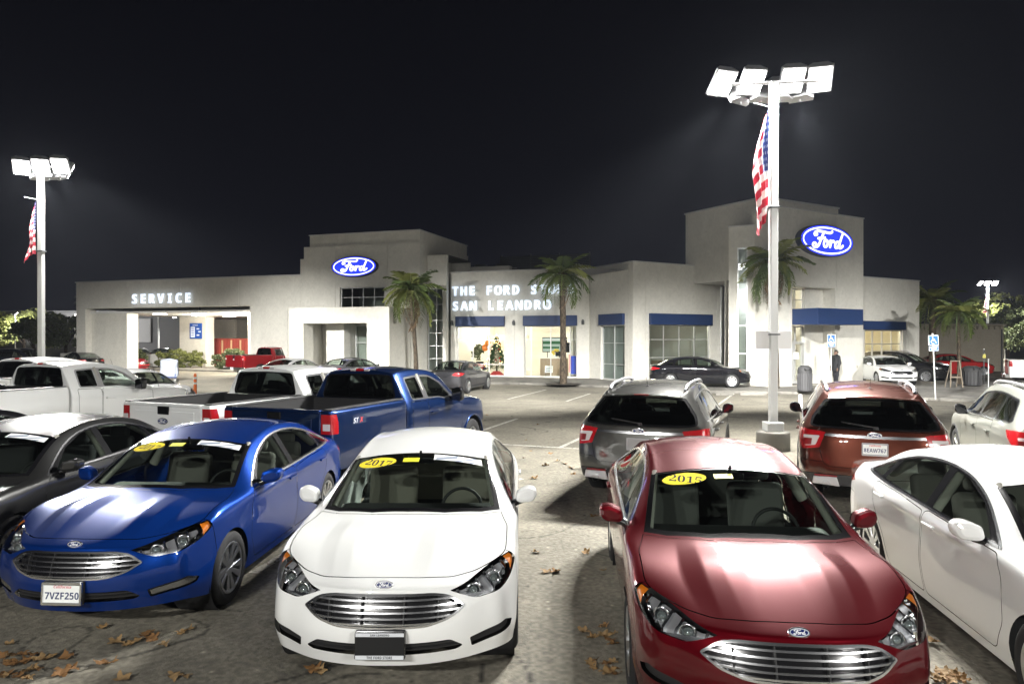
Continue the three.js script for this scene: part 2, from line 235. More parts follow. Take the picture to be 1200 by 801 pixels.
// the left tower with its portico
{
  const w = wing('sign_tower', 'grey tower with a stepped parapet, blue oval sign and entrance portico', -5.68, 43.1, -18.2);
  const win = [-5.65, 4.3, -2.45, 5.62];
  panelWall(w, -8.34, -0.001, 0, 8.32, 0, [-5.95, -2.2], [1.55, 4.2, 6.85], [win], stucco);
  solidBox(w, 'parapet', -8.0, -0.1, 8.325, 9.05, -8, -0.18, stucco); solidBox(w, 'coping', -8.05, -0.05, 9.05, 9.11, -8.05, -0.12, coping);
  solidBox(w, 'side_wall', -8.62, -8.345, 0, 7.55, -8, -0.02, stucco);
  panelWall2(w, 0, -8, -0.305, 0, 8.32, stucco); solidBox(w, 'back_wall', -8.3, -0.3, 0, 8.3, -8.05, -7.75, stucco); solidBox(w, 'roof', -8.3, -0.31, 8.2, 8.3, -7.7, -0.32, roofMat);
  glazing(w, ...[win[0], win[2], win[1], win[3]], -0.16, even(win[0], win[2], 4), [4.98], alu, panePrivacy); solidBox(w, 'inner_wall', win[0] - 1.5, win[2] + 1.5, 3.9, 6.2, -5, -4.9, inWall); solidBox(w, 'inner_floor', win[0] - 1.5, win[2] + 1.5, 3.85, 3.95, -5, -0.4, inFloor);
  // portico
  const z1 = 3.2, z0 = 0.02;
  solidBox(w, 'portico_lintel', -7.15, -0.4, 3.26, 4.2, z1 - 0.5, z1, stucco); solidBox(w, 'portico_roof', -7.15, -0.4, 3.95, 4.15, z0, z1 - 0.5, stucco);
  solidBox(w, 'portico_pier', -7.15, -6.15, 0, 3.26, z1 - 1.0, z1, stucco); solidBox(w, 'portico_pier', -1.85, -0.4, 0, 3.26, z1 - 1.0, z1, stucco);
  solidBox(w, 'portico_wall', -7.15, -6.95, 0, 3.95, z0, z1 - 1.0, stucco); solidBox(w, 'portico_wall', -0.6, -0.4, 0, 3.95, z0, z1 - 1.0, stucco);
  solidBox(w, 'pilaster', -5.6, -4.35, 0, 3.9, z0, 1.6, stucco);
  glazing(w, -4.3, -1.9, 0.05, 3.2, 0.35, even(-4.3, -1.9, 2), [0.9, 2.1], alu, panePrivacy);
  solidBox(w, 'notice', -3.0, -2.55, 1.3, 2.0, 0.36, 0.38, std([0.01, 0.05, 0.35], 0.5));
  // lower block with the tall corner window, between tower and showroom
  panelWall(w, 0.02, 1.35, 0, 7.6, -1.0, [], [1.55, 5.75], [[0.02, 0.3, 1.1, 5.5]], stucco); solidBox(w, 'roof', 0.02, 1.35, 7.5, 7.6, -5, -1.31, roofMat);
  glazing(w, 0.05, 1.1, 0.3, 5.5, -1.1, [0.62], [1.1, 1.9, 2.7, 3.5, 4.5], alu, panePrivacy); solidBox(w, 'back_wall', 0.02, 1.35, 0, 7.5, -5.1, -5.0, stucco);
  for (const [a, b] of [[-0.35, 0.001]]) solidBox(w, 'pilaster', a, b, 0, 4.2, 0.005, 0.5, stucco);
}
function panelWall2(root, x, z0, z1, y0, y1, m) { part(root, 'side_wall', boxUV(box(0.3, y1 - y0, z1 - z0, [x - 0.15, (y0 + y1) / 2, (z0 + z1) / 2])), m); }
// the showroom front with two lit windows, and the turned corner
{
  const w = wing('showroom', 'showroom front with lit windows under dark blue awnings and letter sign', -5.68, 43.1, -18.2), z = -1.6;
  const W1 = [1.78, 0.02, 4.96, 3.12], W2 = [6.22, 0.02, 9.52, 3.12];
  panelWall(w, 1.36, 10.26, 0, 6.5, z, [5.6], [1.55, 3.75, 5.15], [W1, W2]); solidBox(w, 'coping', 1.3, 10.3, 6.5, 6.56, z - 0.35, z + 0.03, coping);
  for (const q of [W1, W2]) solidBox(w, 'awning', q[0] - 0.03, q[2] + 0.03, 3.12, 3.74, z + 0.001, z + 0.16, awningMat, 0.02);
  glazing(w, W1[0], W1[2], W1[1], W1[3], z - 0.12, even(W1[0], W1[2], 3), [0.75, 2.25]);
  glazing(w, W2[0], W2[2], W2[1], W2[3], z - 0.12, [W2[0] + 0.42, W2[0] + 1.65, W2[0] + 2.4, W2[0] + 2.85], [2.3]);
  room(w, 1.4, 10.2, 3.4, z - 8, z - 0.32, inWall, inFloor, std([0.78, 0.78, 0.75], 0.9));
  for (const [x, zz] of [[3.0, -4.2], [7.8, -4.2], [3.0, -7.2], [7.8, -7.2]]) roomLight(w, x, 3.38, zz, 1.2, 0.6, 15);
  solidBox(w, 'roof', 1.36, 10.2, 6.1, 6.2, z - 8.3, z - 0.31, roofMat); solidBox(w, 'back_wall', 1.36, 10.2, 0, 6.1, z - 8.3, z - 8.01, stucco);
  solidBox(w, 'partition', 1.6, 4.6, 2.35, 2.6, z - 6.4, z - 6.3, std([0.6, 0.58, 0.5], 0.8)); solidBox(w, 'ceiling_beam', 6.0, 9.6, 2.75, 3.38, z - 5.2, z - 5.0, inWall);
  for (const [x, y] of [[5.58, 3.3], [1.5, 3.3], [9.9, 3.3]]) part(w, 'wall_lamp', merge([box(0.16, 0.24, 0.12, [x, y, z + 0.06], [0.15, 0, 0], 0.02), box(0.1, 0.06, 0.16, [x, y + 0.16, z + 0.08], [0, 0, 0], 0.02)]), darkAlu);
  // corner face
  const c = wing('showroom_corner', 'angled showroom corner with one narrow glazed bay under a blue awning', 4.57, 41.6, -62.5), W3 = [1.23, 0.02, 3.52, 3.12];
  panelWall(c, 0.02, 4.27, 0, 6.5, 0, [3.9], [1.55, 3.75, 5.15], [W3]); solidBox(c, 'coping', 0, 4.3, 6.5, 6.56, -0.35, 0.03, coping); solidBox(c, 'awning', W3[0] - 0.03, W3[2] + 0.03, 3.12, 3.74, 0.001, 0.16, awningMat, 0.02);
  glazing(c, W3[0], W3[2], W3[1], W3[3], -0.12, even(W3[0], W3[2], 2), [0.9, 2.1], alu, panePrivacy);
  // right front
  const r = wing('showroom_wing', 'right showroom front with a wide four-bay window and flat grey parapet', 6.55, 37.8, 30.5), W4 = [1.14, 0.02, 5.84, 3.12];
  panelWall(r, 0.02, 6.9, 0, 6.5, 0, [0.9, 6.3], [1.55, 3.75, 5.15], [W4]); part(r, 'drain_pipe', merge([rod([6.62, 0, 0.06], [6.62, 5.9, 0.06], 0.05), box(0.22, 0.2, 0.14, [6.62, 5.95, 0.07], [0, 0, 0], 0.01)]), alu); solidBox(r, 'coping', -0.02, 6.9, 6.5, 6.56, -0.35, 0.03, coping); solidBox(r, 'awning', W4[0] - 0.03, W4[2] + 0.03, 3.12, 3.74, 0.001, 0.16, awningMat, 0.02);
  glazing(r, W4[0], W4[2], W4[1], W4[3], -0.12, even(W4[0], W4[2], 4), [1.3, 2.3], alu, panePrivacy);
  part(r, 'roof', flat([[-2.2, 0.4], [6.8, 0.4], [6.8, 9], [-2.2, 9]].map(([a, b]) => [a, b]), 6.1), roofMat);
  room(r, 0.35, 6.6, 3.4, -6, -0.32, std([0.5, 0.5, 0.48], 0.9), inFloor, inWall); roomLight(r, 3.4, 3.38, -2.6, 1.4, 0.5, 11); solidBox(r, 'partition', 1.5, 3.1, 0, 2.0, -3.4, -3.3, std([0.12, 0.14, 0.17], 0.6)); solidBox(r, 'counter', 3.6, 5.4, 0, 1.05, -2.6, -2.0, std([0.22, 0.17, 0.12], 0.5)); solidBox(r, 'poster', 4.2, 5.5, 1.4, 2.4, -5.88, -5.86, std([0.05, 0.12, 0.35], 0.5)); solidBox(r, 'poster', 2.0, 2.9, 1.4, 2.5, -5.88, -5.86, std([0.3, 0.3, 0.32], 0.5)); solidBox(r, 'back_wall', 0.3, 6.8, 0, 6.1, -6.3, -6.01, stucco);
}
// the right tower with entrance
{
  const w = wing('entrance_tower', 'tall grey entrance tower with a blue oval sign and blue door canopy', 18.84, 37.5, 30.5);
  const rec = [-5.8, 0, -2.42, 4.95];
  panelWall(w, -7.2, 0, 0, 8.75, 0, [-5.9, -2.3], [1.55, 4.1, 6.4], [rec]);
  solidBox(w, 'side_wall', -7.2, -6.9, 0, 8.7, -1.3, -0.31, stucco); solidBox(w, 'side_wall', -0.3, -0.001, 0, 8.7, -5, -0.31, stucco); solidBox(w, 'coping', -7.23, 0.03, 8.75, 8.81, -0.4, 0.03, coping);
  const t = new THREE.Group(); t.name = 'upper_block'; w.add(t);   // higher block behind
  solidBox(t, 'wall', -5.9, 0.15, 5.5, 9.55, -7.2, -1.6, stucco); solidBox(t, 'coping', -5.96, 0.2, 9.55, 9.63, -7.26, -1.54, coping);
  solidBox(w, 'recess_side', -2.42, -2.3, 0, 4.95, -2.0, -0.31, stucco); solidBox(w, 'recess_side', -5.95, -5.8, 0, 4.95, -2.0, -0.31, stucco); solidBox(w, 'recess_top', -5.8, -2.42, 4.95, 5.05, -2.0, -0.31, stucco);
  solidBox(w, 'recess_wall', -3.9, -2.43, 0, 4.94, -1.0, -0.7, stucco);
  glazing(w, -5.78, -3.92, 3.45, 4.92, -0.8, even(-5.78, -3.92, 3), [4.35], alu, paneMat); glazing(w, -5.78, -3.92, 0.03, 3.0, -0.8, [-5.2, -4.5], [2.2], alu, paneMat);
  room(w, -5.9, -0.5, 5.2, -4.0, -2.02, inWall, inFloor, inWall); roomLight(w, -4.9, 5.15, -3.4, 1.2, 0.6, 34); part(w, 'rear_wall', box(5.5, 8.6, 0.2, [-3.1, 4.3, -4.2]), stucco);
  const c = new THREE.Group(); c.name = 'door_canopy'; w.add(c); part(c, 'awning', boxUV(box(3.55, 0.78, 1.45, [-4.05, 3.42, 0.74], [0, 0, 0], 0.015)), awningMat);
  for (const x of [-5.72, -4.82]) part(w, 'door_leaf', extr2r(x, 0.06, x + 0.88, 2.15, 0.07, -0.74), alu);
  solidBox(w, 'notice', -5.65, -5.3, 1.3, 1.75, -0.735, -0.72, std([0.75, 0.55, 0.05], 0.6)); solidBox(w, 'notice', -5.7, -5.35, 0.85, 1.15, -0.735, -0.72, std([0.02, 0.05, 0.5], 0.6)); solidBox(w, 'notice', -4.85, -4.45, 1.3, 1.65, -0.66, -0.65, std([0.8, 0.8, 0.78], 0.6));
  // block at its left with the strip window
  const l = wing('stair_block', 'narrow grey block with a tall strip window left of the entrance tower', 10.9, 35.2, -18.2);
  panelWall(l, 0.0, 1.9, 0, 7.95, 0, [], [1.55, 3.1, 5.5], [[0.42, 0.1, 0.9, 6.9]]); solidBox(l, 'coping', -0.03, 2.0, 7.95, 8.01, -0.4, 0.03, coping); solidBox(l, 'side_wall', 0, 0.28, 0, 7.93, -5, -0.31, stucco); solidBox(l, 'roof', 0.29, 2.0, 7.8, 7.9, -4, -0.31, roofMat);
  glazing(l, 0.42, 0.9, 0.1, 6.9, -0.1, [], [1.6, 3.0, 4.0, 4.8, 5.9], alu, panePrivacy, 0.045); solidBox(l, 'back_wall', 0.2, 1.6, 0, 7.8, -2.6, -2.5, inWall); { const q = new THREE.PointLight(0xeef2ff, 7); q.position.set(0.65, 4.4, -1.5); q.shadow.radius = 10; q.castShadow = true; q.name = 'stair_light_source'; l.add(q); part(l, 'ceiling_light', xf(new THREE.CylinderGeometry(0.14, 0.14, 0.06, 16), { p: [0.65, 4.4, -1.5] }), glow(0.95, 0.97, 1, 3)); }
}
function extr2r(x0, y0, x1, y1, w, z) { const g = extr(rect(x0, y0, x1, y1), 0.05, 0, [rect(x0 + w, y0 + w * 2, x1 - w, y1 - w)]); g.translate(0, 0, z); return g; }
// right wing
{
  const w = wing('right_wing', 'low pale wing at the right with a blue awning over its window', 18.84, 37.5, 30.5), W = [1.7, 0.02, 5.4, 2.85], z = -1;
  panelWall(w, 0.01, 7.1, 0, 5.78, z, [5.9], [3.3], [W], stucco); solidBox(w, 'coping', 0.01, 7.15, 5.78, 5.84, z - 0.35, z + 0.03, coping); solidBox(w, 'side_wall', 6.8, 7.1, 0, 5.76, -9, z - 0.31, stucco); solidBox(w, 'roof', 0.01, 6.8, 5.5, 5.6, -9, z - 0.31, roofMat);
  solidBox(w, 'awning', W[0] - 0.6, W[2] + 0.05, 2.86, 3.34, z + 0.001, z + 0.16, awningMat, 0.02); glazing(w, W[0], W[2], W[1], W[3], z - 0.12, even(W[0], W[2], 4), [1.25, 2.05]);
  room(w, 0.9, 6.7, 3.2, -7, z - 0.32, std([0.5, 0.47, 0.38], 0.9), inFloor, inWall); roomLight(w, 3.6, 3.18, -3.6, 1.2, 0.5, 24, 0xffe9c0);
}
// machinery and screens on the roofs
{
  const u = thing('roof_screen', 'dark louvred plant screen on the showroom roof behind the palm', 'roof screen'); u.position.set(2.2, 6.15, -47.5); u.rotation.y = -18.2 * Math.PI / 180;
  for (let k = 0; k < 16; k++) part(u, 'slat', box(6.4, 0.09, 0.03, [0, 0.2 + k * 0.115, 0], [0.5, 0, 0]), darkAlu); for (const x of [-3.1, -1, 1, 3.1]) part(u, 'post', box(0.08, 2.1, 0.08, [x, 1.05, -0.06]), darkAlu);
  const v = thing('roof_unit', 'low boxy air handling unit on the roof beside the sign tower', 'roof unit'); v.position.set(-2.2, 6.15, -49.5); v.rotation.y = -18.2 * Math.PI / 180;
  part(v, 'casing', box(5.0, 1.1, 2.2, [0, 0.75, 0], [0, 0, 0], 0.04), stucco); for (const x of [-1.6, 0, 1.6]) part(v, 'fan_cowl', xf(new THREE.CylinderGeometry(0.45, 0.5, 0.25, 20, 1, true), { p: [x, 1.4, 0] }), darkAlu); part(v, 'base_rail', box(5, 0.2, 2, [0, 0.1, 0]), darkAlu);
}
// ---------------------------------------------------------------- signs
const font = await new FontLoader().loadAsync('fonts/droid/droid_sans_bold.typeface.json');
const letterFace = glow(0.70, 0.82, 1.0, 0.95), letterBlue = glow(0.10, 0.26, 0.9, 1.1), letterSide = std([0.5, 0.52, 0.58], 0.5);
function letters(name, label, text, x0, adv, size, y, z, host, blueAt = []) {
  const o = thing(name, label, 'sign'); o.position.set(host.position.x, host.position.y, host.position.z); o.rotation.y = host.rotation.y;
  [...text].forEach((ch, i) => {
    if (ch === ' ') return; const g = new TextGeometry(ch, { font, size, depth: 0.07, curveSegments: 5, bevelEnabled: true, bevelThickness: 0.01, bevelSize: 0.008, bevelSegments: 1 }); g.computeBoundingBox(); const w = g.boundingBox.max.x - g.boundingBox.min.x;
    g.translate(x0 + i * adv + (adv - w) / 2 - g.boundingBox.min.x, y, z + 0.10); part(o, 'letter', g, blueAt.includes(i) ? letterBlue : letterFace);
    part(o, 'letter_can', xf(new TextGeometry(ch, { font, size, depth: 0.09, curveSegments: 4, bevelEnabled: false }), { p: [x0 + i * adv + (adv - w) / 2 - g.boundingBox.min.x + 0.018, y, z + 0.002] }), letterSide);
  }); return o;
}
const host = (n) => scene.getObjectByName(n);
letters('letter_sign', 'lit white letters SERVICE on the canopy fascia', 'SERVICE', -22.75, 0.79, 0.66, 4.98 - APRON, 0.02, host('service_building'));
{
  const a = letters('letter_sign', 'lit white letters in two lines above the showroom awnings', 'THE FORD STORE', 1.45, 0.572, 0.56, 5.05, -1.6, host('showroom'));
  const b = letters('letter_sign', 'x', 'SAN LEANDRO', 1.45, 0.598, 0.56, 4.12, -1.6, host('showroom')); scene.remove(b); for (const c of [...b.children]) a.add(c);
}
// oval sign: script and ring printed on a lit face
function script(g) {   // the flowing word, drawn as strokes in a 100 x 44 box
  const P = new Path2D();
  P.moveTo(24, 12); P.bezierCurveTo(20, 16, 16, 13, 19, 9); P.bezierCurveTo(24, 3, 34, 5, 52, 6.5); P.bezierCurveTo(57, 7, 60, 5, 61, 3.5);   // top bar
  P.moveTo(42, 6); P.bezierCurveTo(36, 12, 33, 24, 28, 33); P.bezierCurveTo(24, 39, 15, 40, 14, 34); P.bezierCurveTo(14, 29, 20, 28, 22, 32);  // stem
  P.moveTo(27, 20); P.bezierCurveTo(33, 18, 38, 20, 43, 17);
  P.moveTo(47, 22); P.bezierCurveTo(40, 21, 38, 35, 44, 35.5); P.bezierCurveTo(50, 35, 53, 23, 47, 22); P.bezierCurveTo(48, 27, 54, 26, 57, 22);   // o
  P.moveTo(57, 22); P.bezierCurveTo(60, 23, 57, 30, 55.5, 35); P.moveTo(57.5, 28); P.bezierCurveTo(60, 23, 64, 20, 66, 24);   // r
  P.moveTo(78, 24); P.bezierCurveTo(70, 19, 65, 34, 71, 35.5); P.bezierCurveTo(76, 35, 78, 28, 80, 24); P.moveTo(87, 7); P.bezierCurveTo(83, 16, 78, 29, 78.5, 34); P.bezierCurveTo(80, 37, 85, 34, 88, 30);  // d
  g.lineCap = 'round'; g.lineJoin = 'round'; g.stroke(P);
}
function ovalTex(w, h, blue, bold) {
  return canvasTex(w, h, (g) => { g.fillStyle = blue; g.fillRect(0, 0, w, h); g.strokeStyle = '#ffffff'; g.lineWidth = h * 0.055; g.beginPath(); g.ellipse(w / 2, h / 2, w * 0.455, h * 0.425, 0, 0, 7); g.stroke(); g.save(); g.translate(w * 0.11, h * 0.13); g.scale(w * 0.78 / 100, h * 0.72 / 44); g.lineWidth = bold; script(g); g.restore(); });
}
const ovalLit = ovalTex(512, 200, '#2334e0', 5.2), badgeTex = ovalTex(256, 104, '#12245e', 4.4);
M.badgeBlue.map = null;
function ovalSign(label, hostName, x, y, z, w, h) {
  const H = host(hostName), o = thing('oval_sign', label, 'sign'); o.position.copy(H.position); o.rotation.y = H.rotation.y;
  const e = (a, b, n = 48) => ellipsePts(0, 0, a, b, n);
  part(o, 'sign_can', extr(e(w / 2 + 0.05, h / 2 + 0.05), 0.28, 0.02).translate(x, y, z + 0.03), std([0.05, 0.06, 0.1], 0.5));
  const f = new THREE.ShapeGeometry(shapeOf(e(w / 2, h / 2))); const p = f.attributes.position, uv = f.attributes.uv; for (let i = 0; i < p.count; i++) uv.setXY(i, p.getX(i) / w + 0.5, p.getY(i) / h + 0.5);
  part(o, 'sign_face', f.translate(x, y, z + 0.334), new THREE.MeshStandardMaterial({ color: 0x111111, roughness: 0.3, emissive: 0xffffff, emissiveMap: ovalLit, emissiveIntensity: 1.7 }));
  const l = new THREE.RectAreaLight(0x6a7cff, 0.6, w * 0.8, h * 0.8); l.position.set(x, y, z + 0.36); l.rotation.y = Math.PI; l.name = 'oval_sign_light'; o.add(l);
}
ovalSign('smaller lit blue oval sign high on the left sign tower', 'sign_tower', -4.45, 6.9, 0, 3.15, 1.22);
ovalSign('larger lit blue oval sign high on the entrance tower', 'entrance_tower', -3.5, 7.3, 0, 4.15, 1.52);
{ // blue direction board on a service column, and a round seal
  const t = canvasTex(256, 256, (g) => { g.fillStyle = '#1d4fa8'; g.fillRect(0, 0, 256, 256); g.fillStyle = '#dfe8ff'; g.font = 'bold 30px sans-serif'; g.fillText('EXPRESS', 60, 38); g.fillRect(16, 54, 96, 186); g.fillStyle = '#1d4fa8'; for (let k = 0; k < 4; k++) g.fillRect(30, 78 + k * 40, 60, 10); g.fillStyle = '#dfe8ff'; for (const [x, y] of [[150, 80], [185, 130], [150, 190]]) g.fillRect(x, y, 60, 22); });
  const H = host('service_building'), o = thing('direction_board', 'blue direction board with white bars on a service column', 'sign'); o.position.copy(H.position); o.rotation.y = H.rotation.y;
  part(o, 'board', box(1.25, 1.3, 0.06, [-24.55, 3.0, -8.16], [0, 0, 0], 0.01), std([0.02, 0.08, 0.3], 0.5)); part(o, 'board_face', new THREE.PlaneGeometry(1.18, 1.22).translate(-24.55, 3.0, -8.125), std([1, 1, 1], 0.5, 0, { map: t }));
  const s = thing('round_seal', 'round dark blue seal on a white service column', 'sign'); s.position.copy(H.position); s.rotation.y = H.rotation.y; const st = canvasTex(128, 128, (g) => { g.fillStyle = '#27406e'; g.fillRect(0, 0, 128, 128); g.strokeStyle = '#cdd6e6'; g.lineWidth = 7; g.beginPath(); g.arc(64, 64, 52, 0, 7); g.stroke(); g.beginPath(); g.arc(64, 64, 30, 0, 7); g.stroke(); });
  part(s, 'seal_rim', xf(new THREE.CylinderGeometry(0.5, 0.5, 0.05, 28), { r: [Math.PI / 2, 0, 0], p: [-16.1, 2.75, -5.27] }), std([0.03, 0.05, 0.12], 0.5)); part(s, 'seal_face', new THREE.CircleGeometry(0.47, 28).translate(-16.1, 2.75, -5.24), std([1, 1, 1], 0.5, 0, { map: st }));
}
// ---------------------------------------------------------------- parking-lot light poles
const poleMat = std([0.62, 0.63, 0.62], 0.45, 0.2), headMat = std([0.45, 0.45, 0.46], 0.4, 0.5), lensGlow = new THREE.MeshStandardMaterial({ color: lin(0.9, 0.9, 0.9), emissive: lin(1, 0.99, 0.97), emissiveIntensity: 30, roughness: 0.4 });
const flagTex = canvasTex(512, 256, (g) => { for (let k = 0; k < 13; k++) { g.fillStyle = k % 2 ? '#f4f2ee' : '#b8203a'; g.fillRect(0, k * 256 / 13, 512, 20); } g.fillStyle = '#25336b'; g.fillRect(0, 0, 205, 138); g.fillStyle = '#f4f2ee'; for (let r = 0; r < 9; r++) for (let c = 0; c < (r % 2 ? 5 : 6); c++) { g.beginPath(); g.arc(18 + c * 34 + (r % 2 ? 17 : 0), 12 + r * 14.2, 4, 0, 7); g.fill(); } });
const flagMat = phys([0.95, 0.95, 0.95], { map: flagTex, roughness: 0.85, transmission: 0.4, thickness: 0, side: THREE.DoubleSide });
function hangingFlag(w, drop, seed) {   // a still night: the cloth hangs gathered in folds from its hoist
  const nu = 28, nv = 40, pos = [], uv = [], ix = [], cosF = [], f = (u, v) => { const gather = 0.30 + 0.10 * Math.sin(v * 5 + seed), fold = Math.sin(u * 17 + v * 3 + seed) * 0.055 * (0.3 + v), x = -u * w * gather * (0.45 + 0.55 * Math.min(1, v * 2.5)) - 0.06 * v, y = -v * drop - u * u * 0.55 * (1 - v * 0.4); return [x, y, fold + Math.sin(v * 9 + u * 4 + seed) * 0.03]; };
  for (let j = 0; j <= nv; j++) for (let i = 0; i <= nu; i++) { pos.push(...f(i / nu, j / nv)); uv.push(i / nu, 1 - j / nv); }
  for (let j = 0; j < nv; j++) for (let i = 0; i < nu; i++) { const a = j * (nu + 1) + i, b = a + 1, c = a + nu + 1, d = c + 1; ix.push(a, c, b, b, c, d); }
  const g = new THREE.BufferGeometry(); g.setAttribute('position', new THREE.Float32BufferAttribute(pos, 3)); g.setAttribute('uv', new THREE.Float32BufferAttribute(uv, 2)); g.setIndex(ix); g.computeVertexNormals(); return g;
}
function lightPole(label, x, d, h, arm, heads, base, cd = LAMP, thick = 0.085) {   // arm: direction of the cross bar; heads: offsets along it, each tilted by the sign of its aim
  const o = thing('light_pole', label, 'light pole', undefined); o.position.set(x, 0, -d);
  part(o, 'pole', xf(extr(roundPoly(rect(-thick, -thick, thick, thick), 0.03), h - base), { r: [-Math.PI / 2, 0, 0], p: [0, base, 0] }), poleMat);
  if (base > 0.2) { part(o, 'pole_foot', box(0.36, 0.2, 0.36, [0, base + 0.1, 0], [0, 0, 0], 0.02), poleMat); const b = new THREE.LatheGeometry([[0, base], [0.32, base], [0.355, base - 0.03], [0.36, 0], [0, 0]].map((p) => new THREE.Vector2(...p)).reverse(), 32); part(o, 'concrete_base', boxUV(b), concrete); }
  part(o, 'collar', box(thick * 2 + 0.05, 0.05, thick * 2 + 0.05, [0, h * 0.66, 0], [0, 0, 0], 0.01), darkAlu);
  const ax = Math.cos(arm), az = Math.sin(arm), lo = Math.min(...heads.map((q) => q[0])), hi = Math.max(...heads.map((q) => q[0]));
  part(o, 'cross_arm', rod([lo * ax, h, lo * az], [hi * ax, h, hi * az], 0.04), headMat);
  for (const [s, yaw, tilt, boost = 1, cone = 84, back = 0] of heads) {
    const q = new THREE.Group(); q.name = 'lamp_head'; q.position.set(s * ax + back * az, h + 0.02 - 0.06 * (back ? 1 : 0), s * az - back * ax); if (back) part(o, 'back_arm', rod([s * ax, h, s * az], [s * ax + back * az, h, s * az - back * ax], 0.03), headMat); q.rotation.set(tilt, yaw, 0, 'YXZ'); o.add(q);
    part(q, 'lamp_housing', extr2([[-0.25, 0.0], [-0.27, 0.08], [-0.15, 0.2], [0.15, 0.2], [0.27, 0.08], [0.25, 0.0]], -0.30, 0.60, 0.012), headMat);
    part(q, 'lamp_lens', box(0.44, 0.03, 0.52, [0, -0.016, 0], [0, 0, 0], 0.012), lensGlow); part(q, 'bracket', rod([0, 0.18, 0], [0, 0.05, -0.34], 0.03), headMat);
    const l = new THREE.SpotLight(0xfffdf8, cd * boost, 0, cone * Math.PI / 180, back ? 0.8 : 0.5, 2); l.position.set(0, -0.06, 0); l.castShadow = true; l.shadow.radius = 11; l.shadow.mapSize.set(1024, 1024); l.shadow.camera.far = 90; l.name = 'lamp_light'; l.target.position.set(0, -4, 0); q.add(l); q.add(l.target);
  }
  return o;
}
const TW = (a) => a;   // yaw 0 throws towards the camera (+z)
lightPole('tall square light pole on a round concrete base behind the red sedan', 5.77, 15.45, 8.1, 0.12, [[-1.08, 0.3, -0.75, 0.54], [-0.45, 0.1, -0.75, 0.54], [0.40, -0.1, -0.75, 0.54], [0.98, -0.3, -0.75, 0.54], [-0.75, Math.PI + 0.56, -1.10, 3.0, 23, 0.55], [-0.25, Math.PI + 0.2, -1.10, 3.0, 23, 0.55], [0.25, Math.PI - 0.16, -1.10, 3.0, 23, 0.55], [0.75, Math.PI - 0.5, -1.10, 3.0, 23, 0.55]], 0.42);
lightPole('tall square light pole behind the white extended cab pickup at left', -15.55, 23.1, 8.1, 0.12, [[-0.7, 0.5, -0.75, 0.75], [0, 0.4, -0.75, 0.6], [0.7, 0.3, -0.75, 0.75], [-0.5, Math.PI + 0.42, -1.14, 3.6, 24, 0.55], [0, Math.PI - 0.05, -1.14, 2.7, 24, 0.55], [0.5, Math.PI - 0.55, -1.14, 2.4, 24, 0.55]], 0.42);
lightPole('tall distant light pole with a flag beside the palms', 48.5, 71.3, 8.1, 0.12, [[-0.7, 0.3, -0.75], [0.7, -0.2, -0.75], [0, 0, -0.75, 0.7]], 0.42);
// the same poles stand in the row behind the photographer and light the noses of the near cars
lightPole('light pole outside the picture behind the camera', -6.5, -9.5, 8.1, 0.12, [[-0.8, Math.PI + 0.2, -0.42], [0.8, Math.PI - 0.2, -0.42]], 0.42, LAMP * 0.55);
lightPole('light pole outside the picture behind the camera at right', 14, -12, 8.1, 0.12, [[-0.8, Math.PI, -0.42], [0.8, Math.PI, -0.42]], 0.42, LAMP * 0.55);
lightPole('light pole outside the picture beyond its right edge', 27.1, 8.5, 8.1, 0.12, [[-0.8, -1.2, -0.6, 0.5], [0.8, -2.2, -0.6, 0.6], [-0.4, Math.PI + 0.22, -1.15, 2.8, 24, 0.55], [0.4, Math.PI - 0.2, -1.15, 2.8, 24, 0.55]], 0.42);
lightPole('distant street light among the trees at the far right edge', 57.8, 82, 5.7, 0, [[0, Math.PI, -0.7]], 0, LAMP * 2.4, 0.06);
lightPole('distant street light among the trees at the far left', -60.4, 85, 5.5, 0, [[0, 2.8, -0.7]], 0, LAMP * 2.2, 0.06);
lightPole('thin distant light pole seen through the service canopy, left of the column', -62, 121, 4.6, 0.1, [[-1.3, 0.4, -0.7], [0, 0.4, -0.7]], 0, LAMP * 0.8, 0.08);
lightPole('second thin distant light pole seen through the service canopy', -46.5, 92, 5.4, 0.1, [[2.2, 0.4, -0.7]], 0, LAMP * 0.8, 0.08);
for (const [host0, dx, y, w, drop, seed, label] of [[0, -0.12, 7.5, 1.5, 2.5, 0.4, 'striped flag hanging in folds from the nearest light pole'], [1, -0.12, 7.0, 1.1, 1.75, 2.1, 'striped flag hanging limp from the left light pole'], [2, -0.14, 6.9, 1.3, 1.7, 4.0, 'small striped flag on the distant light pole by the palms']]) {
  const P = scene.getObjectByName(host0 ? 'light_pole_' + String(host0).padStart(3, '0') : 'light_pole'), o = thing('hanging_flag', label, 'flag'); o.position.set(P.position.x + dx, y, P.position.z + 0.04); o.rotation.y = 0.25;
  part(o, 'flag_cloth', hangingFlag(w * 0.72, drop, seed), flagMat); part(o, 'flag_rod', rod([0.06, 0.04, 0], [-0.35, 0.10, 0], 0.015), darkAlu);
}
{ const P = scene.getObjectByName('light_pole'), o = thing('pole_sign', 'two blank white sign panels strapped to the nearest light pole', 'sign'); o.position.copy(P.position);
  for (const s of [-1, 1]) part(o, 'sign_panel', box(0.30, 0.40, 0.012, [s * 0.245, 2.43, 0.02], [0, 0, 0], 0.004), std([0.8, 0.8, 0.79], 0.55)); part(o, 'strap', box(0.24, 0.03, 0.2, [0, 2.55, 0.0]), darkAlu); }
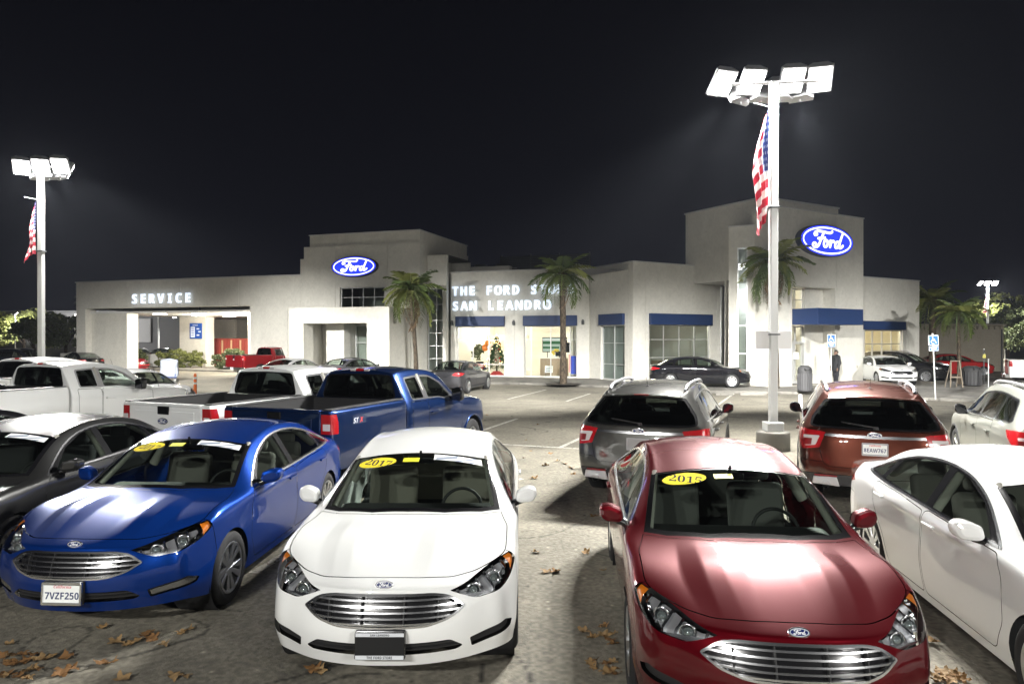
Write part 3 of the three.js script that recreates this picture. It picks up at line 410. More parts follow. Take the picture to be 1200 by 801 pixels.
// ---------------------------------------------------------------- palms, trees, hedges
const barkCol = noiseTex(256, (u, v) => { const c = 0.5 + 0.16 * tnoise(u, v, 9) + 0.14 * Math.sin(v * 2 * Math.PI * 14 + tnoise(u, v, 6) * 2.4) * 0.6 + 0.12 * (rnd() - 0.5); return [c, c * 0.9, c * 0.78]; }, true);
const palmBark = std([0.32, 0.31, 0.29], 0.95, 0, { map: rep(barkCol, 1, 1.2), bumpMap: rep(barkCol, 1, 1.2), bumpScale: 0.02 }), frondMat = [phys([0.16, 0.215, 0.05], { roughness: 0.6, transmission: 0.3, thickness: 0, side: THREE.DoubleSide }), phys([0.225, 0.25, 0.06], { roughness: 0.6, transmission: 0.3, thickness: 0, side: THREE.DoubleSide }), phys([0.11, 0.165, 0.045], { roughness: 0.6, transmission: 0.3, thickness: 0, side: THREE.DoubleSide })], deadFrond = std([0.20, 0.13, 0.075], 0.9, 0, { side: THREE.DoubleSide });
function frondGeo(len, droop, wid, n = 23) {   // rachis along +x, arching; narrow leaflets hang from both sides
  const pos = [], ix = [], at = (t) => [len * t * (1 - 0.14 * droop * t), len * (0.42 * t - (0.45 + 0.65 * droop) * t * t), 0];
  for (let k = 0; k < n; k++) for (const s of [1, -1]) {
    const t = 0.1 + 0.9 * (k + rnd() * 0.6) / n, [x, y] = at(t), L = wid * (0.45 + 0.75 * Math.sin(Math.PI * Math.min(1, t * 0.92 + 0.06))) * rr(0.8, 1.1), fwd = rr(0.25, 0.5) * L, dn = L * rr(0.35, 0.75) * (0.5 + droop * 0.6), b = pos.length / 3, hw = 0.010;
    pos.push(x - hw, y, 0, x + hw, y + 0.005, 0, x + fwd * 0.55, y - dn * 0.25 + 0.02, s * L * 0.55, x + fwd * 0.5 - 0.03, y - dn * 0.28, s * L * 0.55, x + fwd, y - dn, s * L * 0.95); ix.push(b, b + 1, b + 2, b, b + 2, b + 3, b + 3, b + 2, b + 4);
  }
  for (let k = 0; k < 10; k++) { const [x0, y0] = at(k / 10), [x1, y1] = at((k + 1) / 10), b = pos.length / 3, w0 = 0.035 * (1 - k / 11), w1 = 0.035 * (1 - (k + 1) / 11); pos.push(x0, y0, w0, x0, y0, -w0, x1, y1, -w1, x1, y1, w1, x0, y0 - w0, 0, x1, y1 - w1, 0); ix.push(b, b + 1, b + 2, b, b + 2, b + 3, b, b + 4, b + 5, b, b + 5, b + 3, b + 1, b + 4, b + 5, b + 1, b + 5, b + 2); }
  const g = new THREE.BufferGeometry(); g.setAttribute('position', new THREE.Float32BufferAttribute(pos, 3)); g.setIndex(ix); g.computeVertexNormals(); return g.toNonIndexed();
}
const fronds = [0.25, 0.5, 0.8, 1.1].flatMap((d) => [frondGeo(1, d, 0.30), frondGeo(1, d, 0.26)]);
function palm(label, x, d, h, crown, lean, count, rad, dead = 0, y0 = APRON, name = 'palm_tree') {
  const o = thing(name, label, 'palm tree', undefined); o.position.set(x, y0, -d);
  const t = tube([[0, -0.05, 0], [lean * 0.15, h * 0.3, 0], [lean * 0.5, h * 0.66, 0], [lean, h, 0]], rad, 26, 12), p = t.attributes.position, base = new THREE.Vector3();
  for (let i = 0; i < p.count; i++) { const y = p.getY(i), k = y / h, cx = lean * k * k, s = (1.25 - 0.35 * Math.min(1, k * 3) + (k > 0.86 ? (k - 0.86) * 2 : 0)) * (1 + 0.05 * Math.sin(y * 34)); p.setX(i, cx + (p.getX(i) - cx) * s); p.setZ(i, p.getZ(i) * s); }
  t.computeVertexNormals(); const uv = t.attributes.uv; for (let i = 0; i < uv.count; i++) { const u = uv.getX(i); uv.setXY(i, uv.getY(i) * 2, u * h); } part(o, 'trunk', t, palmBark);
  part(o, 'crown_heart', xf(new THREE.SphereGeometry(rad * 1.7, 12, 10), { p: [lean, h + 0.05, 0], s: [1, 1.6, 1] }), palmBark);
  for (let k = 0; k < count; k++) { const a = k * 2.39996 + rr(-0.2, 0.2), q = k / count, up = 1.12 - 1.55 * q + rr(-0.12, 0.12), g = fronds[Math.min(7, Math.floor(q * 6.5 + rnd() * 1.6))], m = part(o, 'frond', g, frondMat[Math.floor(rnd() * 3)]); m.position.set(lean, h + 0.15, 0); m.rotation.set(0, a, up - 0.25, 'YXZ'); m.scale.setScalar(crown * rr(0.85, 1.12)); }
  for (let k = 0; k < dead; k++) { const m = part(o, 'dead_frond', fronds[6 + k % 2], deadFrond); m.position.set(lean, h - 0.05, 0); m.rotation.set(0, k * 2.1 + 0.4, -0.95 + rr(-0.1, 0.1), 'YXZ'); m.scale.setScalar(crown * rr(0.75, 1.0)); }
  return o;
}
palm('palm standing before the sign tower and its corner window', -5.55, 40.6, 4.95, 1.95, -0.35, 26, 0.13, 2);
palm('palm in a round pavement cut-out before the lit showroom doors', 2.66, 36.2, 5.45, 1.75, -0.05, 22, 0.17, 1);
palm('palm behind the nearest light pole with brown dead fronds hanging down', 12.55, 33.2, 5.75, 1.65, -0.1, 30, 0.13, 5);
palm('dark trunked palm behind the red vehicle, tallest of the right-hand group', 25.6, 42.6, 4.6, 1.65, 0.05, 26, 0.2, 1, 0);
palm('bright green palm beside the kerb litter bin at right', 23.3, 36.4, 3.55, 1.4, -0.1, 22, 0.10, 0, APRON);
palm('shaded palm at the corner of the right wing', 25.0, 44.5, 4.8, 1.7, -0.2, 22, 0.14, 1, 0);
{ const o = single('tree_cutout', xf(new THREE.CircleGeometry(0.95, 30), { r: [-Math.PI / 2, 0, 0], p: [2.66, APRON + 0.010, -36.2] }), std([0.06, 0.05, 0.04], 1, 0, { bumpMap: rep(fineBump, 3), bumpScale: 0.02 }), 'round cut-out of dark soil at the foot of the showroom palm', 'tree pit'); o.userData.kind = 'structure'; }
// broad-leaved trees: trunk with limbs, and a crown of many small leaf faces in clumps
function leafGeo(n, rx, ry, rz, size, clumps) {
  const pos = [], nor = [], c = [], v = new THREE.Vector3(), N = new THREE.Vector3();
  for (let k = 0; k < clumps; k++) { const a = rnd() * 6.283, e = Math.acos(rr(-0.75, 1)), r = Math.cbrt(rr(0.2, 1)); c.push([Math.cos(a) * Math.sin(e) * rx * r, Math.cos(e) * ry * r, Math.sin(a) * Math.sin(e) * rz * r, rr(0.16, 0.36)]); }
  for (let k = 0; k < n; k++) {
    const q = c[Math.floor(rnd() * c.length)], R = q[3] * Math.min(rx, ry, rz) * 1.5; v.set(rnd() - 0.5, rnd() - 0.5, rnd() - 0.5).normalize().multiplyScalar(R * Math.cbrt(rnd())); v.y *= 0.7; v.x += q[0]; v.y += q[1]; v.z += q[2];
    N.set(rnd() - 0.5, rnd() * 0.9 - 0.2, rnd() - 0.5).normalize(); const t = new THREE.Vector3(rnd() - 0.5, rnd() - 0.5, rnd() - 0.5).cross(N).normalize(), b = N.clone().cross(t), s = size * rr(0.6, 1.2), w = s * 0.42, P = (i, j) => [v.x + t.x * i + b.x * j, v.y + t.y * i + b.y * j, v.z + t.z * i + b.z * j];
    pos.push(...P(-s / 2, 0), ...P(0, -w), ...P(s / 2, 0), ...P(-s / 2, 0), ...P(s / 2, 0), ...P(0, w)); for (let i = 0; i < 6; i++) nor.push(N.x, N.y, N.z);
  }
  const g = new THREE.BufferGeometry(); g.setAttribute('position', new THREE.Float32BufferAttribute(pos, 3)); g.setAttribute('normal', new THREE.Float32BufferAttribute(nor, 3)); return g;
}
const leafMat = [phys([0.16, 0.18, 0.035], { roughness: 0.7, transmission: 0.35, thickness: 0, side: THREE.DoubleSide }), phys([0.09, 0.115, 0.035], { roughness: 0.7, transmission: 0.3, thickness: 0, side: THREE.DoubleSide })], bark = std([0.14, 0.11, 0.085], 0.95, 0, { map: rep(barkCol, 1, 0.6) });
function tree(label, x, d, h, rx, ry, n, leaf, m, y0 = 0) {
  const o = thing('tree', label, 'tree', undefined); o.position.set(x, y0, -d); const limbs = [tube([[0, -0.1, 0], [rr(-0.1, 0.1), h * 0.25, 0], [rr(-0.2, 0.2), h * 0.5, 0]], 0.16, 10, 9)];
  for (let k = 0; k < 7; k++) { const a = k * 2.4, r = rx * rr(0.4, 0.75); limbs.push(tube([[0, h * rr(0.25, 0.45), 0], [Math.cos(a) * r * 0.5, h * 0.6, Math.sin(a) * r * 0.5], [Math.cos(a) * r, h * rr(0.65, 0.9), Math.sin(a) * r]], 0.055, 8, 6)); }
  part(o, 'trunk', limbs, bark); part(o, 'crown', leafGeo(n, rx, ry, rx, leaf, 46).translate(0, h - ry, 0), leafMat[m]); return o;
}
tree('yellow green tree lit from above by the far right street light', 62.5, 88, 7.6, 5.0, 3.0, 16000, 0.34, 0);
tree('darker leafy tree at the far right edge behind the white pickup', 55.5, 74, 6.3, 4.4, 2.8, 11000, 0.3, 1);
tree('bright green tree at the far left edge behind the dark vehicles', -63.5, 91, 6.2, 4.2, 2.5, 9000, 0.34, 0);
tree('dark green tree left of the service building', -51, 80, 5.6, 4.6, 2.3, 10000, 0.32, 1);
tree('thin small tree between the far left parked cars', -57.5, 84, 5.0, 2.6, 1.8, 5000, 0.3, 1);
for (const [x, d, w, m, label] of [[-31.6, 57.6, 4.0, 1, 'brownish clipped hedge behind the red coupe'], [-27.2, 57.2, 5.4, 0, 'yellow green clipped hedge left of the service column'], [-21.4, 53.6, 3.4, 1, 'dark green bush behind the red pickup']]) { const o = thing('hedge', label, 'hedge'); o.position.set(x, 0, -d); o.rotation.y = -0.3; part(o, 'foliage', leafGeo(7000, w / 2, 0.85, 0.6, 0.16, 60).translate(0, 0.75, 0), leafMat[m]); part(o, 'stem', [-0.4, -0.1, 0.2, 0.4].map((k) => rod([k * w, 0, 0], [k * w + 0.1, 1.0, 0.1], 0.03)), bark); }
// ---------------------------------------------------------------- vehicle shells: a control cage, Catmull-Clark, then panels cut from it
function catmullClark(V, Q, sharp) {   // V: [x, y, z][], Q: [a, b, c, d][], sharp: Map edgeKey -> sharpness
  const n = V.length, E = new Map(), key = (a, b) => (a < b ? a * 4194304 + b : b * 4194304 + a);
  const F = Q.map((q) => [0, 1, 2].map((c) => (V[q[0]][c] + V[q[1]][c] + V[q[2]][c] + V[q[3]][c]) / 4));
  Q.forEach((q, f) => { for (let i = 0; i < 4; i++) { const a = q[i], b = q[(i + 1) % 4], k = key(a, b); let e = E.get(k); if (!e) E.set(k, (e = { a, b, f: [] })); e.f.push(f); } });
  const out = new Array(n), acc = V.map(() => ({ f: [0, 0, 0], e: [0, 0, 0], n: 0, ne: 0, c: [] }));
  Q.forEach((q, f) => { for (const v of q) { const A = acc[v]; A.n++; for (let c = 0; c < 3; c++) A.f[c] += F[f][c]; } });
  const nsharp = new Map(), base = n + F.length; let ei = 0; const pts = [];
  for (const [k, e] of E) {
    const s = e.f.length < 2 ? 9 : sharp.get(k) || 0, m = [0, 1, 2].map((c) => (V[e.a][c] + V[e.b][c]) / 2);
    const sm = e.f.length < 2 ? m : [0, 1, 2].map((c) => (V[e.a][c] + V[e.b][c] + F[e.f[0]][c] + F[e.f[1]][c]) / 4), w = Math.min(1, s);
    pts.push([0, 1, 2].map((c) => sm[c] * (1 - w) + m[c] * w)); e.i = base + ei++; e.s = s;
    for (const v of [e.a, e.b]) { const A = acc[v]; A.ne++; for (let c = 0; c < 3; c++) A.e[c] += m[c]; if (s > 0) A.c.push([e.a === v ? e.b : e.a, s]); }
    if (e.f.length === 2 && s > 1) { nsharp.set(key(e.a, e.i), s - 1); nsharp.set(key(e.b, e.i), s - 1); }
  }
  for (let v = 0; v < n; v++) {
    const A = acc[v], P = V[v], N = A.n;
    const sm = [0, 1, 2].map((c) => (A.f[c] / N + 2 * A.e[c] / A.ne + (N - 3) * P[c]) / N);
    if (A.c.length === 2) { const w = Math.min(1, (A.c[0][1] + A.c[1][1]) / 2); out[v] = [0, 1, 2].map((c) => sm[c] * (1 - w) + w * (P[c] * 0.75 + (V[A.c[0][0]][c] + V[A.c[1][0]][c]) * 0.125)); } else out[v] = A.c.length > 2 ? P.slice() : sm;
  }
  const nq = [];
  Q.forEach((q, f) => { for (let i = 0; i < 4; i++) nq.push([q[i], E.get(key(q[i], q[(i + 1) % 4])).i, n + f, E.get(key(q[(i + 3) % 4], q[i])).i]); });
  return { V: [...out, ...F, ...pts], Q: nq, sharp: nsharp };
}
const TS = [0, 0.19, 0.36, 0.52, 0.68, 0.85, 1];
function cage(spec) {   // lattice surface -> half shell (x >= 0), smooth normals, interpolating the spec's points
  const I = spec.b.length - 1, J = spec.lv.length - 1, K = 6, ids = new Map(), T = [], Q = [], tag = [], sharp = new Map(), pick = (a, i) => (Array.isArray(a) ? a[Math.min(i, a.length - 1)] : a ?? 0);
  const side = (i, j) => { const L = spec.lv[j]; return [pick(L.w, i), pick(L.y, i), L.b?.[i] ?? spec.b[i]]; };
  const pos = (i, j, k) => {
    const t = TS[Math.abs(k)], s = Math.sign(k), [w, y, b] = side(i, j); let p;
    if (i === 0) p = [t * w, y + pick(spec.fdy, j) * (1 - t * t), spec.fc[j] + (b - spec.fc[j]) * Math.pow(t, spec.fp || 2.4)];
    else if (i === I) p = [t * w, y + pick(spec.rdy, j) * (1 - t * t), spec.rc[j] + (b - spec.rc[j]) * Math.pow(t, spec.rp || 3)];
    else if (j === J) p = [t * w, y + spec.crown[i] * (1 - t * t) + (spec.ridge?.(i, Math.abs(k)) || 0), b - spec.bow[i] * (1 - t * t)];
    else p = [w, y, b];
    return [s * p[0] || 0, p[1], -p[2]];
  };
  const id = (i, j, k) => { const q = (i * 64 + j) * 64 + k + 16; if (!ids.has(q)) { ids.set(q, T.length); T.push(pos(i, j, k)); } return ids.get(q); };
  for (let i = 0; i < I; i++) for (let j = 0; j < J; j++) {
    Q.push([id(i, j, K), id(i + 1, j, K), id(i + 1, j + 1, K), id(i, j + 1, K)]);
    Q.push([id(i, j + 1, -K), id(i + 1, j + 1, -K), id(i + 1, j, -K), id(i, j, -K)]); tag.push('side', 'side');
  }
  for (let k = -K; k < K; k++) {
    for (let j = 0; j < J; j++) { Q.push([id(0, j, k), id(0, j, k + 1), id(0, j + 1, k + 1), id(0, j + 1, k)]); Q.push([id(I, j + 1, k), id(I, j + 1, k + 1), id(I, j, k + 1), id(I, j, k)]); tag.push('front', 'rear'); }
    for (let i = 0; i < I; i++) { Q.push([id(i, J, k), id(i, J, k + 1), id(i + 1, J, k + 1), id(i + 1, J, k)]); tag.push('top'); }
  }
  const ek = (a, b) => (a < b ? a * 4194304 + b : b * 4194304 + a);
  for (const c of spec.crease || []) {   // { j, k?, i0, i1, s }: along the side at level j, or along the top at column k; { i, s } across a column of the side
    for (let i = c.i0 ?? 0; i < (c.i1 ?? I); i++) for (const sg of [1, -1]) {
      if (c.k !== undefined) sharp.set(ek(id(i, J, sg * c.k), id(i + 1, J, sg * c.k)), c.s); else if (c.j !== undefined) sharp.set(ek(id(i, c.j, sg * K), id(i + 1, c.j, sg * K)), c.s);
    }
    if (c.end !== undefined) { const e = c.end ? I : 0; for (let k = -K; k < K; k++) sharp.set(ek(id(e, c.j, k), id(e, c.j, k + 1)), c.s); }   // across an end at level j
    if (c.corner !== undefined) { const e = c.corner ? I : 0; for (let j = c.j0 ?? 0; j < (c.j1 ?? J); j++) for (const sg of [1, -1]) sharp.set(ek(id(e, j, sg * K), id(e, j + 1, sg * K)), c.s); }
    if (c.across !== undefined) for (let k = -K; k < K; k++) sharp.set(ek(id(c.across, J, k), id(c.across, J, k + 1)), c.s);
  }
  let C = T.map((p) => p.slice());
  for (let it = 0; it < 6; it++) { let m = catmullClark(C, Q, sharp); m = catmullClark(m.V, m.Q, m.sharp); C = C.map((p, v) => p.map((x, c) => x + (T[v][c] - m.V[v][c]) * 0.95)); }
  let m = { V: C, Q, sharp }; for (let l = 0; l < (spec.level || 3); l++) m = catmullClark(m.V, m.Q, m.sharp);
  const pa = new Float32Array(m.V.length * 3); m.V.forEach((p, i) => pa.set(p, i * 3));
  const g = new THREE.BufferGeometry(); g.setAttribute('position', new THREE.BufferAttribute(pa, 3));
  const ix = []; for (const q of m.Q) ix.push(q[0], q[1], q[2], q[0], q[2], q[3]);
  g.setIndex(ix); g.computeVertexNormals();
  const parts = {}, per = 4 ** (spec.level || 3);
  m.Q.forEach((q, n) => { if (m.V[q[0]][0] + m.V[q[1]][0] + m.V[q[2]][0] + m.V[q[3]][0] > 1e-6) (parts[tag[Math.floor(n / per)]] ??= []).push(q[0], q[1], q[2], q[0], q[2], q[3]); });
  const out = {}; for (const [k, ix2] of Object.entries(parts)) { g.setIndex(ix2); out[k] = bare(g.toNonIndexed()); }
  return out;
}
const evaluator = new Evaluator(); evaluator.attributes = ['position', 'normal']; evaluator.useGroups = false;
const bare = (g) => { const r = new THREE.BufferGeometry(); g = g.index ? g.toNonIndexed() : g; r.setAttribute('position', g.attributes.position); r.setAttribute('normal', g.attributes.normal); return r; };
const BASIS = {
  side: new THREE.Matrix4().makeBasis(new THREE.Vector3(0, 0, -1), new THREE.Vector3(0, 1, 0), new THREE.Vector3(1, 0, 0)),    // (b, y) -> x
  front: new THREE.Matrix4().identity(),                                                                                        // (x, y) -> z
  top: new THREE.Matrix4().makeBasis(new THREE.Vector3(1, 0, 0), new THREE.Vector3(0, 0, -1), new THREE.Vector3(0, 1, 0)),      // (x, b) -> y
};
const oblique = (deg) => new THREE.Matrix4().makeRotationY(deg * Math.PI / 180);   // looking along the turned z axis; u = x cos - z sin
function prism(view, pts, d0, d1) {
  const g = bare(extr(pts, d1 - d0)); g.translate(0, 0, d0); g.applyMatrix4(typeof view === 'string' ? BASIS[view] : view);
  if ((typeof view === 'string' ? BASIS[view] : view).determinant() < 0) flipped(g);
  const b = new Brush(g); b.updateMatrixWorld(); return b;
}
function brushOf(g) { const b = new Brush(bare(g)); b.updateMatrixWorld(); return b; }
const joined = (list) => (list.length === 1 ? list[0] : bare(merge(list)));
class Shell {   // the half shell as four sheets: side, top, front, rear
  constructor(parts) { this.p = parts; }
  hit(op, g, view, pts, d0, d1) { return bare(evaluator.evaluate(brushOf(g), prism(view, pts, d0, d1), op).geometry); }
  get(sets, view, pts, d0, d1) { const l = sets.split(' ').filter((s) => this.p[s]).map((s) => this.hit(HOLLOW_INTERSECTION, this.p[s], view, pts, d0, d1)).filter((g) => g.attributes.position.count); return l.length ? joined(l) : null; }
  cut(sets, view, pts, d0, d1) { for (const s of sets.split(' ')) this.p[s] = this.hit(HOLLOW_SUBTRACTION, this.p[s], view, pts, d0, d1); return this; }
  take(sets, view, pts, d0, d1, gap = 0) { const g = this.get(sets, view, gap ? inset(pts, -gap / 2) : pts, d0, d1); this.cut(sets, view, gap ? inset(pts, gap / 2) : pts, d0, d1); return g; }
  rest() { return joined(Object.values(this.p)); }
}
const sheet = (g) => new Shell({ a: g });
function offset(g, d) { const r = g.clone(), p = r.attributes.position, n = r.attributes.normal; for (let i = 0; i < p.count; i++) p.setXYZ(i, p.getX(i) + n.getX(i) * d, p.getY(i) + n.getY(i) * d, p.getZ(i) + n.getZ(i) * d); return r; }
function solid(g, t0, t1) {   // the sheet at t1, its back at t0, walls along its open edges
  const p = g.attributes.position, n = g.attributes.normal, key = (i) => Math.round(p.getX(i) * 4000) + ',' + Math.round(p.getY(i) * 4000) + ',' + Math.round(p.getZ(i) * 4000), E = new Map(), wall = [];
  for (let i = 0; i < p.count; i += 3) for (let e = 0; e < 3; e++) { const a = i + e, b = i + (e + 1) % 3, ka = key(a), kb = key(b); if (ka === kb) continue; const k = ka < kb ? ka + '|' + kb : kb + '|' + ka; E.has(k) ? E.set(k, null) : E.set(k, [a, b]); }
  const at = (i, d) => [p.getX(i) + n.getX(i) * d, p.getY(i) + n.getY(i) * d, p.getZ(i) + n.getZ(i) * d];
  for (const e of E.values()) if (e) { const [a, b] = e; wall.push(...at(a, t1), ...at(a, t0), ...at(b, t0), ...at(a, t1), ...at(b, t0), ...at(b, t1)); }
  const w = new THREE.BufferGeometry(); w.setAttribute('position', new THREE.BufferAttribute(new Float32Array(wall), 3)); w.computeVertexNormals();
  const back = flipped(offset(g, t0)); const bn = back.attributes.normal; for (let i = 0; i < bn.array.length; i++) bn.array[i] *= -1;
  return merge([offset(g, t1), w, back]);
}
// ---------------------------------------------------------------- vehicle parts shared by all kits: a kit is a list of { n: name, m: material key, g: geometry, k: sub-parts }
function wheelKit(R, rimR, width, spokes, style) {
  const prof = [[rimR - 0.012, -width * 0.42], [rimR + 0.012, -width * 0.5], [R - 0.05, -width * 0.53], [R - 0.012, -width * 0.44], [R, -width * 0.33], [R, width * 0.33], [R - 0.012, width * 0.44], [R - 0.05, width * 0.53], [rimR + 0.012, width * 0.5], [rimR - 0.012, width * 0.42]];
  const tyre = new THREE.LatheGeometry(prof.map((p) => new THREE.Vector2(p[0], p[1])), 40); tyre.rotateZ(-Math.PI / 2); tyre.rotateX(0);
  const grooves = []; for (let k = 0; k < 3; k++) grooves.push(xf(new THREE.TorusGeometry(R - 0.001, 0.005, 5, 40), { r: [0, Math.PI / 2, 0], p: [(k - 1) * width * 0.2, 0, 0] }));
  const holes = [], n = spokes * (style === 'double' ? 2 : 1);
  for (let k = 0; k < n; k++) {
    const wide = style === 'double' ? (k % 2 ? 0.30 : 0.68) : 0.62, a0 = (k + 0.5) / n * 2 * Math.PI, da = wide / n * Math.PI, r0 = rimR * 0.34, r1 = rimR * 0.88, h = [];
    for (let q = 0; q <= 5; q++) { const a = a0 - da + 2 * da * q / 5; h.push([Math.cos(a) * r1, Math.sin(a) * r1]); }
    for (let q = 0; q <= 2; q++) { const a = a0 + da * 0.45 - da * 0.9 * q / 2; h.push([Math.cos(a) * r0, Math.sin(a) * r0]); }
    holes.push(roundPoly(h, 0.012));
  }
  const ring = []; for (let q = 0; q < 48; q++) ring.push([Math.cos(q / 48 * 2 * Math.PI) * rimR, Math.sin(q / 48 * 2 * Math.PI) * rimR]);
  const face = extr(ring, 0.018, 0.006, holes); const fp = face.attributes.position;
  for (let i = 0; i < fp.count; i++) { const r = Math.hypot(fp.getX(i), fp.getY(i)) / rimR; fp.setZ(i, fp.getZ(i) + 0.018 * (r * r - 0.4)); }
  face.computeVertexNormals(); face.rotateY(Math.PI / 2); face.translate(width * 0.34, 0, 0);
  const barrel = new THREE.LatheGeometry([[rimR * 0.9, -width * 0.42], [rimR, -width * 0.46], [rimR, -width * 0.4], [rimR * 0.93, 0], [rimR * 0.95, width * 0.36], [rimR, width * 0.4], [rimR, width * 0.46], [rimR * 0.975, width * 0.44]].map((p) => new THREE.Vector2(...p)), 40); barrel.rotateZ(-Math.PI / 2);
  const cap = xf(new THREE.CylinderGeometry(rimR * 0.16, rimR * 0.18, 0.02, 20), { r: [0, 0, -Math.PI / 2], p: [width * 0.37, 0, 0] });
  const disc = xf(new THREE.CylinderGeometry(rimR * 0.72, rimR * 0.72, 0.025, 28), { r: [0, 0, Math.PI / 2], p: [width * 0.1, 0, 0] });
  const back = xf(new THREE.CylinderGeometry(rimR * 0.92, rimR * 0.92, 0.01, 28), { r: [0, 0, Math.PI / 2], p: [-width * 0.1, 0, 0] });
  return { n: 'wheel', m: 'rubber', g: merge([tyre]), k: [{ n: 'rim', m: 'rim', g: merge([face, barrel, cap]) }, { n: 'brake_disc', m: 'steel', g: disc }, { n: 'wheel_back', m: 'dark', g: back }] };
}
function placed(kit, f) { return { ...kit, g: f(kit.g), k: kit.k?.map((c) => placed(c, f)) }; }
function fourWheels(kit, hubs) { return hubs.flatMap(([x, y, b]) => [placed(kit, (g) => xf(g, { p: [x, y, -b] })), placed(kit, (g) => xf(mirrorX(g), { p: [-x, y, -b] }))]); }
function seatKit(x, b, y = 0.3, wide = 0.5) {
  const cushion = box(wide, 0.16, 0.52, [x, y + 0.18, -b], [0.06, 0, 0], 0.06), back = box(wide, 0.62, 0.14, [x, y + 0.52, -b - 0.3], [-0.24, 0, 0], 0.06);
  const head = box(Math.min(wide, 0.28), 0.18, 0.1, [x, y + 0.92, -b - 0.41], [-0.2, 0, 0], 0.045), posts = [-0.06, 0.06].map((d) => rod([x + d, y + 0.8, -b - 0.37], [x + d, y + 0.88, -b - 0.4], 0.008));
  return { n: 'seat', m: 'seat', g: merge([cushion, back]), k: [{ n: 'headrest', m: 'seat', g: merge([head, ...posts]) }] };
}
function steering(x, y, b) { return { n: 'steering_wheel', m: 'plastic', g: merge([xf(new THREE.TorusGeometry(0.185, 0.015, 8, 32), { r: [-0.45, 0, 0], p: [x, y, -b] }), box(0.16, 0.1, 0.05, [x, y - 0.01, -b], [-0.45, 0, 0], 0.02), box(0.34, 0.03, 0.02, [x, y, -b], [-0.45, 0, 0], 0.008), box(0.03, 0.17, 0.02, [x, y - 0.09, -b + 0.04], [-0.45, 0, 0], 0.008)]) }; }
const pair = (o) => [o, placed(o, mirrorX)];
function uvPatch(g, ax = 0, ay = 1) {   // flat uv over the patch from two of its axes
  g = clean(g.clone()); g.computeBoundingBox(); const b = g.boundingBox, lo = [b.min.x, b.min.y, b.min.z], hi = [b.max.x, b.max.y, b.max.z], p = g.attributes.position, at = (i, k) => (k === 0 ? p.getX(i) : k === 1 ? p.getY(i) : p.getZ(i));
  for (let i = 0; i < p.count; i++) g.attributes.uv.setXY(i, (at(i, ax) - lo[ax]) / (hi[ax] - lo[ax]), (at(i, ay) - lo[ay]) / (hi[ay] - lo[ay])); return g;
}
function plateFrame(x, y, z, tilt, ry = 0) {   // a number plate: frame, and a face whose print comes from its own material
  return { frame: xf(extr(roundPoly(rect(-0.165, -0.09, 0.165, 0.09), 0.015), 0.012, 0.003, [rect(-0.148, -0.066, 0.148, 0.066)]), { p: [x, y, z], r: [tilt, ry, 0] }), face: xf(new THREE.PlaneGeometry(0.305, 0.152), { p: [x + 0.006 * Math.sin(ry), y, z + 0.004 * Math.cos(ry)], r: [tilt, ry, 0] }) };
}

function nearestOn(g, x, y) {   // the point of a patch nearest to (x, y) seen from the front, and its normal
  const p = g.attributes.position, n = g.attributes.normal; let best = 0, bd = 9; for (let i = 0; i < p.count; i++) { const d = Math.hypot(p.getX(i) - x, p.getY(i) - y); if (d < bd) { bd = d; best = i; } }
  return [new THREE.Vector3().fromBufferAttribute(p, best), new THREE.Vector3().fromBufferAttribute(n, best)];
}
function headlightParts(kit, hl, view, near, amber, lamps, [[u0, u1], y0, y1]) {   // clear cover, dark housing, bright reflector fins and lenses, amber corner
  const k = [{ n: 'headlight_housing', m: 'reflector', g: offset(hl, -0.075) }];
  if (near) {
    for (const [x, y, r] of lamps) {
      const [P, N] = nearestOn(hl, x, y), D = N.clone().setY(0).normalize().lerp(new THREE.Vector3(0, 0, 1), 0.5).normalize(), q = new THREE.Quaternion().setFromUnitVectors(new THREE.Vector3(0, 0, 1), D), put = (g, d) => { const C = P.clone().addScaledVector(N, -d); return g.applyQuaternion(q).translate(C.x, C.y, C.z); };
      k.push({ n: 'lamp_bezel', m: 'chrome', g: merge([put(new THREE.TorusGeometry(r * 1.15, r * 0.16, 8, 28), 0.045), put(xf(new THREE.CylinderGeometry(r * 1.15, r * 0.8, 0.05, 24, 1, true), { r: [Math.PI / 2, 0, 0] }), 0.065)]) }, { n: 'projector_lens', m: 'bulb', g: put(new THREE.SphereGeometry(r * 0.85, 20, 14), 0.06) });
    }
    for (let i = 0; i < 7; i++) { const a = u0 + (u1 - u0) * (i + 0.6) / 7.6, s = sheet(hl).get('a', view, [[a, y0 - 0.1], [a + 0.02, y0 - 0.1], [a + 0.03, y1 + 0.1], [a + 0.010, y1 + 0.1]], -0.4, 1.3); if (s) k.push({ n: 'reflector_fin', m: 'chrome', g: solid(s, -0.075, -0.05) }); }
    const rim = sheet(hl).get('a', view, [[u0, y0 - 0.2], [u1, y0 - 0.2], [u1, y0 + 0.085], [(u0 + u1) / 2, y0 + 0.035], [u0, y0 + 0.07]], -0.4, 1.3); if (rim) k.push({ n: 'lamp_strip', m: 'chrome', g: solid(rim, -0.07, -0.035) });
  }
  if (amber) k.push({ n: 'turn_lamp', m: 'amber', g: offset(amber, -0.018) });
  pair({ n: 'headlight', m: 'lens', g: offset(hl, -0.002), k }).forEach((o) => kit.push(o));
}

